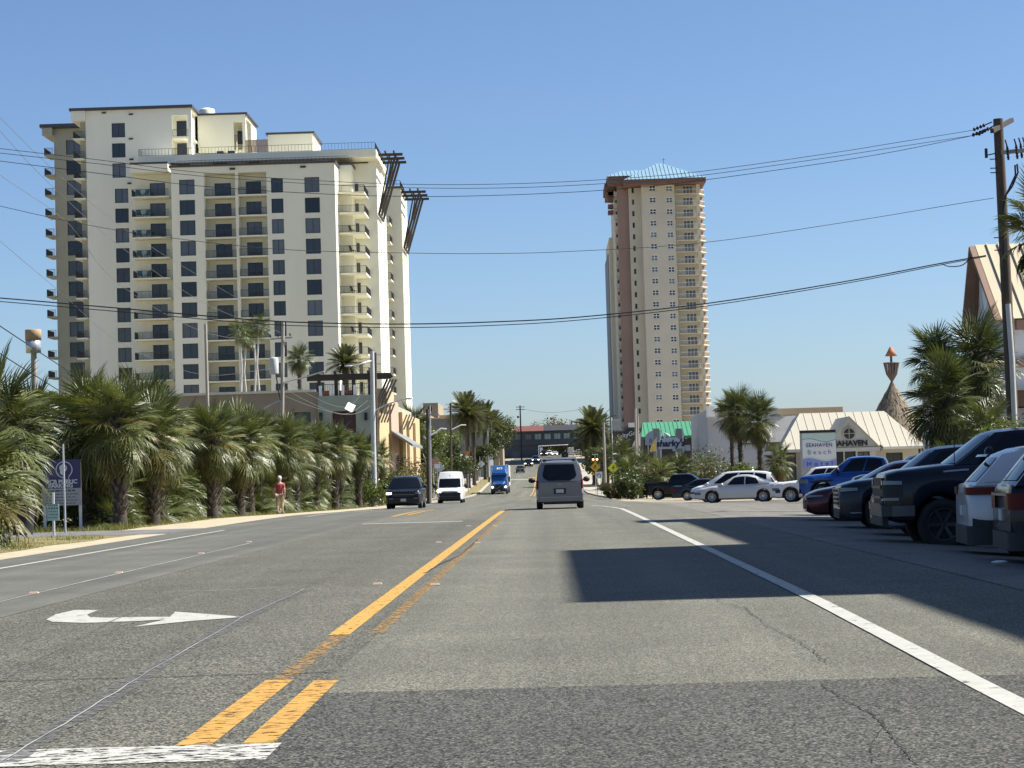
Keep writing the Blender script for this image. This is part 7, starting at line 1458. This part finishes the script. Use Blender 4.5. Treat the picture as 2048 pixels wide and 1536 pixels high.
def diamond(parent, cx, cz, hs, mat, y=-.03, back=False):
    mb = MB(); c = .06; r = hs; pts = [(cx + r - c, cz - c), (cx + r, cz), (cx + r - c, cz + c), (cx + c, cz + r - c), (cx, cz + r), (cx - c, cz + r - c), (cx - r + c, cz + c), (cx - r, cz), (cx - r + c, cz - c), (cx - c, cz - r + c), (cx, cz - r), (cx + c, cz - r + c)]
    mb.prism(pts, y, y + .015, axis='y'); return mb.build('sign_panel', mat, parent, fix=True)
for px, py, d, hs, m, lab, bc in ((1191, 934, 238, .6, m_amb, 'amber crosswalk diamond under a beacon with two glowing red lamps', True), (1227, 936, 233, .66, m_ylw, 'yellow green crosswalk diamond before the dark doorway, right of the beacon', False)):
    x, y, g = base(px, d); t = thing('crosswalk_sign', lab, 'road sign', (x, y, g)); zc = PZ(py, d, px) - g; tz = PZ(908, d, px) - g if bc else zc + .9
    mb = MB(); mb.tube([(0, 0, 0), (0, 0, tz)], .045, 6); mb.build('post', m_steel, t); diamond(t, 0, zc, hs, m, -.065); walker(t, 0, zc, hs * 1.1, -.075)
    mb = MB(); zz = zc - hs - .32; mb.box(-.3, -.065, zz, .3, -.05, zz + .28); mb.build('sign_panel', m, t); mb = MB(); mb.bar((-.16, -.075, zz + .22), (.12, -.075, zz + .06), .05, .01, up=(0, 1, 0)); mb.build('arrow_symbol', m_dark, t)
    if bc:
        mb = MB(); mb.box(-.5, -.12, zc + .72, .5, -.05, zc + 1.02); mb.build('beacon_bar', m_dark, t)
        for sx_ in (-.22, .22): mb = MB(); mb.lathe([(0, -.14), (.11, -.14), (.12, -.12)], 12, (sx_, 0, zc + .87), 'y'); mb.build('beacon_lamp', m_red, t)
        mb = MB(); mb.box(-.3, -.2, tz - .1, .35, .2, tz); mb.box(.28, -.05, tz - .35, .35, .05, tz - .1); mb.build('solar_panel', m_steel, t)
    else: mb = MB(); mb.box(-.05, -.06, zc + hs - .1, .35, -.05, zc + hs + .2); mb.build('sign_panel', m_steel, t)
x, y, g = base(1198, 204); t = thing('regulatory_sign', 'white turn regulation sign with black arrow on two thin posts', 'road sign', (x, y, g)); zl, zh = PZ(957, 204, 1198) - g, PZ(943.5, 204, 1198) - g
for sx_ in (-.22, .14): mb = MB(); mb.box(sx_, 0, -.1, sx_ + .05, .05, zh); mb.build('post', m_steel, t)
mb = MB(); mb.box(-.33, -.02, zl, .33, -.003, zh); mb.build('sign_panel', M('white_sign', (.62, .64, .64), .5, var=.03), t); zc = (zl + zh) / 2; mb = MB(); mb.tube([(.14, -.028, zl + .1), (.14, -.028, zc + .05), (.0, -.028, zc + .18), (-.16, -.028, zc + .02)], .035, 5); mb.tri((-.26, -.03, zc + .04), (-.1, -.03, zc + .1), (-.17, -.03, zc - .12)); mb.build('arrow_symbol', m_dark, t)
x, y, g = base(1237, 250); t = thing('bar_pole_sign', 'grey square sign on a thin pole before the rose tower', 'sign', (x, y, g)); z0, z1 = PZ(858, 250, 1237) - g, PZ(839, 250, 1237) - g; mb = MB(); mb.tube([(-.62, 0, 0), (-.62, 0, z1 + .3)], .06, 6); mb.build('post', m_whitep, t); mb = MB(); mb.box(-.48, -.06, z0, .5, .06, z1); mb.build('board', M('grey_board', (.33, .33, .34), .6, var=.2, scale=2), t); mb = MB(); mb.box(-.56, -.08, z0 - .05, .56, -.062, z0 + .02); mb.box(-.56, -.08, z1 - .02, .56, -.062, z1 + .05); mb.build('board_frame', m_steel, t)
# white rail fence by the crosswalk, grey gate near the twin palms
x, y, g = base(1217, 225); t = thing('rail_fence', 'low white rail fence with square posts by the crosswalk', 'fence', (x, y, g))
for i in range(3): mb = MB(); mb.box(i*1.0 - .12, 0, 0, i*1.0 + .12, .2, 1.0); mb.build('post', m_whitep, t)
for k in range(3): mb = MB(); mb.box(.125, .06, .2 + k*.3, 1.9, .12, .34 + k*.3); mb.build('rail', m_whitep, t)
x, y, g = base(1434, 146); t = thing('board_gate', 'grey board gate between bushes behind the white minivan', 'gate', (x, y, g)); m_gb = M('grey_boards', (.36, .38, .39), .85, var=.15, scale=3, vstretch=(1, 1, .1))
for k in range(8): mb = MB(); mb.box(k*.125, 0, .05, k*.125 + .115, .03, 1.62 + .02 * (k % 3)); mb.build('plank', m_gb, t)
# backs of warning signs on the left, small red and white board, orange marker
for px, py, d, hs, lab in ((878, 936, 190, .46, 'back of a grey diamond sign just above the white van'), (962, 928, 330, .6, 'back of a grey diamond sign on the pavement left of the lorry')):
    x, y, g = base(px, d); t = thing('warning_sign', lab, 'road sign', (x, y, g)); zc = PZ(py, d, px) - g; mb = MB(); mb.tube([(-.12, 0, 0), (-.12, 0, zc + 2 * hs)], .04, 6); mb.build('post', m_steel, t); diamond(t, .1, zc, hs, m_steel, .05)
x, y, g = base(867, 186); t = thing('shop_sign', 'small pink and white sign board half hidden by the thick pole', 'sign', (x, y, g)); zc = PZ(930, 186, 867) - g; mb = MB(); mb.tube([(0, 0, 0), (0, 0, zc)], .05, 6); mb.build('post', m_steel, t); mb = MB(); mb.box(-.05, -.05, zc - .2, .45, .05, zc + .55); mb.build('board', M('pink_board', (.55, .25, .2), .6), t); mb = MB(); mb.box(.1, -.06, zc - .3, .6, -.052, zc + .1); mb.build('board', m_whitep, t)
x, y, g = base(936, 300); t = thing('shop_sign', 'orange and white sign glimpsed left of the date palm trunks', 'sign', (x, y, g)); zc = PZ(915, 300, 936) - g; mb = MB(); mb.tube([(0, 0, 0), (0, 0, zc - .4)], .06, 6); mb.build('post', m_steel, t); mb = MB(); mb.box(-.45, -.05, zc - .4, .45, .05, zc + .2); mb.build('board', m_whitep, t); mb = MB(); mb.box(-.3, -.05, zc + .204, .35, .05, zc + .9); mb.build('board', M('orange_board', (.6, .18, .05), .6), t)
# gantry light beyond the bridge
x, y, g = base(1079, 700); t = thing('signal_gantry', 'white traffic signal mast with a box, beyond the bridge', 'traffic signal', (x, y, g)); mb = MB(); z1 = PZ(891, 700, 1100) - g; mb.tube([(0, 0, 0), (0, 0, z1)], .18, 6); mb.tube([(0, 0, z1 - .1), (10, 0, z1 + .1)], .12, 6); mb.build('mast', m_whitep, t); mb = MB(); mb.box(.4, -.2, z1 - 2.2, 1.3, .2, z1 - .6); mb.build('cabinet', m_whitep, t)
# ---------------------------------------------------------------- man walking away along the sandy verge
m_skin = M('skin', (.52, .33, .23), .55, var=.08, scale=8); m_shirt = M('red_shirt', (.38, .06, .085), .85, var=.12, scale=6, bump=.2); m_short = M('khaki_shorts', (.32, .26, .18), .9, var=.15, scale=6); m_shoe = M('shoe', (.16, .13, .1), .8); m_cap = M('white_cap', (.72, .72, .7), .8, var=.05)
px_, py_ = -12.9, 98.6
MAN = thing('person', 'man in red shirt, khaki shorts and white cap walking away on the sandy verge', 'person', (px_, py_, gz(px_, py_) - .0), 0)
# skeleton in metres, facing +Y (away); left is -X
J = {'pelvis': (0, 0, .93, .15, .12), 'waist': (0, .01, 1.08, .15, .11), 'chest': (0, .02, 1.3, .165, .12), 'neck0': (0, .02, 1.46, .1, .075), 'neck': (0, .03, 1.53, .058, .058), 'head0': (0, .055, 1.6, .075, .085), 'head1': (0, .06, 1.7, .08, .095), 'head2': (0, .055, 1.765, .05, .06)}
E_ = [('pelvis', 'waist'), ('waist', 'chest'), ('chest', 'neck0'), ('neck0', 'neck'), ('neck', 'head0'), ('head0', 'head1'), ('head1', 'head2')]
for s, sw in ((-1, -1), (1, 1)):
    k = 'l' if s < 0 else 'r'
    J.update({k + 'sh': (s*.19, .02, 1.42, .06, .06), k + 'el': (s*.245, -.02 - .05*sw, 1.15, .045, .045), k + 'wr': (s*.25, .03 - .1*sw, .91, .03, .032), k + 'hand': (s*.25, .05 - .11*sw, .83, .036, .022),
              k + 'hip': (s*.095, 0, .88, .1, .1), k + 'kn': (s*.1, .05 + .12*sw, .5, .06, .062), k + 'calf': (s*.1, .0 + .13*sw, .36, .058, .062), k + 'an': (s*.1, -.02 + .2*sw if sw > 0 else -.12, .1 if sw > 0 else .13, .038, .04), k + 'toe': (s*.115, .16 + .2*sw if sw > 0 else .06, .035 if sw > 0 else .03, .042, .03)})
    E_ += [('neck0', k + 'sh'), (k + 'sh', k + 'el'), (k + 'el', k + 'wr'), (k + 'wr', k + 'hand'), ('pelvis', k + 'hip'), (k + 'hip', k + 'kn'), (k + 'kn', k + 'calf'), (k + 'calf', k + 'an'), (k + 'an', k + 'toe')]
def skin(nm, J, E_, mat, parent, sub=1, root='pelvis'):
    names = list(J); me = bpy.data.meshes.new(nm); me.from_pydata([J[n][:3] for n in names], [(names.index(a), names.index(b)) for a, b in E_], []); o = put(nm, me, parent); me.materials.append(mat)
    m = o.modifiers.new('skin', 'SKIN'); m.use_smooth_shade = True; m.branch_smoothing = .3
    for i, n in enumerate(names): me.skin_vertices[0].data[i].radius = J[n][3:5]; me.skin_vertices[0].data[i].use_root = (n == root)
    u = o.modifiers.new('sub', 'SUBSURF'); u.levels = u.render_levels = sub
    bpy.context.view_layer.update(); dg = bpy.context.evaluated_depsgraph_get(); m2 = bpy.data.meshes.new_from_object(o.evaluated_get(dg)); m2.name = nm; o.modifiers.clear(); o.data = m2
    if not m2.materials: m2.materials.append(mat)
    return o
FJ = dict(J); FE = list(E_)
for s in (-1, 1):
    k = 'l' if s < 0 else 'r'; h = Vector(J[k + 'hand'][:3])
    for i, (dy, ln) in enumerate(((.028, .075), (.01, .085), (-.009, .08), (-.026, .065))):
        a = h + Vector((0, dy, -.03)); b = a + Vector((-s*.012, .004, -ln*.55)); c = b + Vector((-s*.022, .006, -ln*.4)); FJ[f'{k}f{i}a'] = (*a, .0095, .0095); FJ[f'{k}f{i}b'] = (*b, .0088, .0088); FJ[f'{k}f{i}c'] = (*c, .0075, .0075); FE += [(k + 'hand', f'{k}f{i}a'), (f'{k}f{i}a', f'{k}f{i}b'), (f'{k}f{i}b', f'{k}f{i}c')]
    a = h + Vector((-s*.01, .04, .02)); b = a + Vector((-s*.012, .022, -.04)); FJ[k + 'ta'] = (*a, .011, .011); FJ[k + 'tb'] = (*b, .0095, .0095); FE += [(k + 'hand', k + 'ta'), (k + 'ta', k + 'tb')]
body = skin('body', FJ, FE, m_skin, MAN)
def shell_part(nm, names, edges, mat, grow, root, cuts=None):
    JJ = {n: (*J[n][:3], J[n][3] + grow, J[n][4] + grow) for n in names}
    if cuts: JJ.update(cuts)
    return skin(nm, JJ, edges, mat, MAN, 1, root)
def mid(a, b, t, r): p = Vector(J[a][:3]).lerp(Vector(J[b][:3]), t); return (*p, r, r)
shell_part('shirt', ['pelvis', 'waist', 'chest', 'neck0', 'lsh', 'rsh'], [('pelvis', 'waist'), ('waist', 'chest'), ('chest', 'neck0'), ('neck0', 'lsh'), ('neck0', 'rsh'), ('lsh', 'lsl'), ('rsh', 'rsl')], m_shirt, .025, 'pelvis', {'lsl': mid('lsh', 'lel', .72, .072), 'rsl': mid('rsh', 'rel', .72, .072)})
shell_part('shorts', ['pelvis', 'lhip', 'rhip'], [('pelvis', 'lhip'), ('pelvis', 'rhip'), ('lhip', 'lleg'), ('rhip', 'rleg')], m_short, .022, 'pelvis', {'lleg': mid('lhip', 'lkn', .85, .1), 'rleg': mid('rhip', 'rkn', .85, .1)})
mb = MB(); mb.lathe([(.098, 1.69), (.1, 1.73), (.085, 1.785), (.05, 1.815), (0, 1.822)], 16, (0, .055, 0)); mb.box(-.075, .13, 1.69, .075, .23, 1.7); mb.build('cap', m_cap, MAN)
for s in (-1, 1): mb = MB(); mb.ball((s*.088, .055, 1.64), .012, .022, .034, 8, 5); mb.build('ear', m_skin, MAN)
mb = MB(); mb.ball((0, .155, 1.63), .016, .022, .026, 8, 5); mb.build('nose', m_skin, MAN)
for s in (-1, 1): mb = MB(); mb.ball((s*.033, .142, 1.66), .012, .01, .008, 8, 5); mb.build('eye', m_darkfr, MAN)
mb = MB(); mb.ball((0, .145, 1.585), .024, .012, .006, 8, 5); mb.build('mouth', M('lips', (.35, .14, .12), .5, var=0), MAN)
mb = MB(); mb.lathe([(.078, 1.575), (.088, 1.61), (.09, 1.66), (.095, 1.695)], 14, (0, .04, 0)); mb.v = [(x, min(y, .06), z) for x, y, z in mb.v]; mb.build('hair', M('grey_hair', (.3, .28, .26), .8), MAN)
for k in 'lr':
    a, b = Vector(J[k + 'an'][:3]), Vector(J[k + 'toe'][:3]); mb = MB(); c = a.lerp(b, .5); mb.tube([a + Vector((0, -.05, -.05)), a + Vector((0, .02, -.05)), b + Vector((0, -.01, 0)), b + Vector((0, .05, 0))], [.045, .056, .05, .03], 10); mb.build('shoe', m_shoe, MAN)
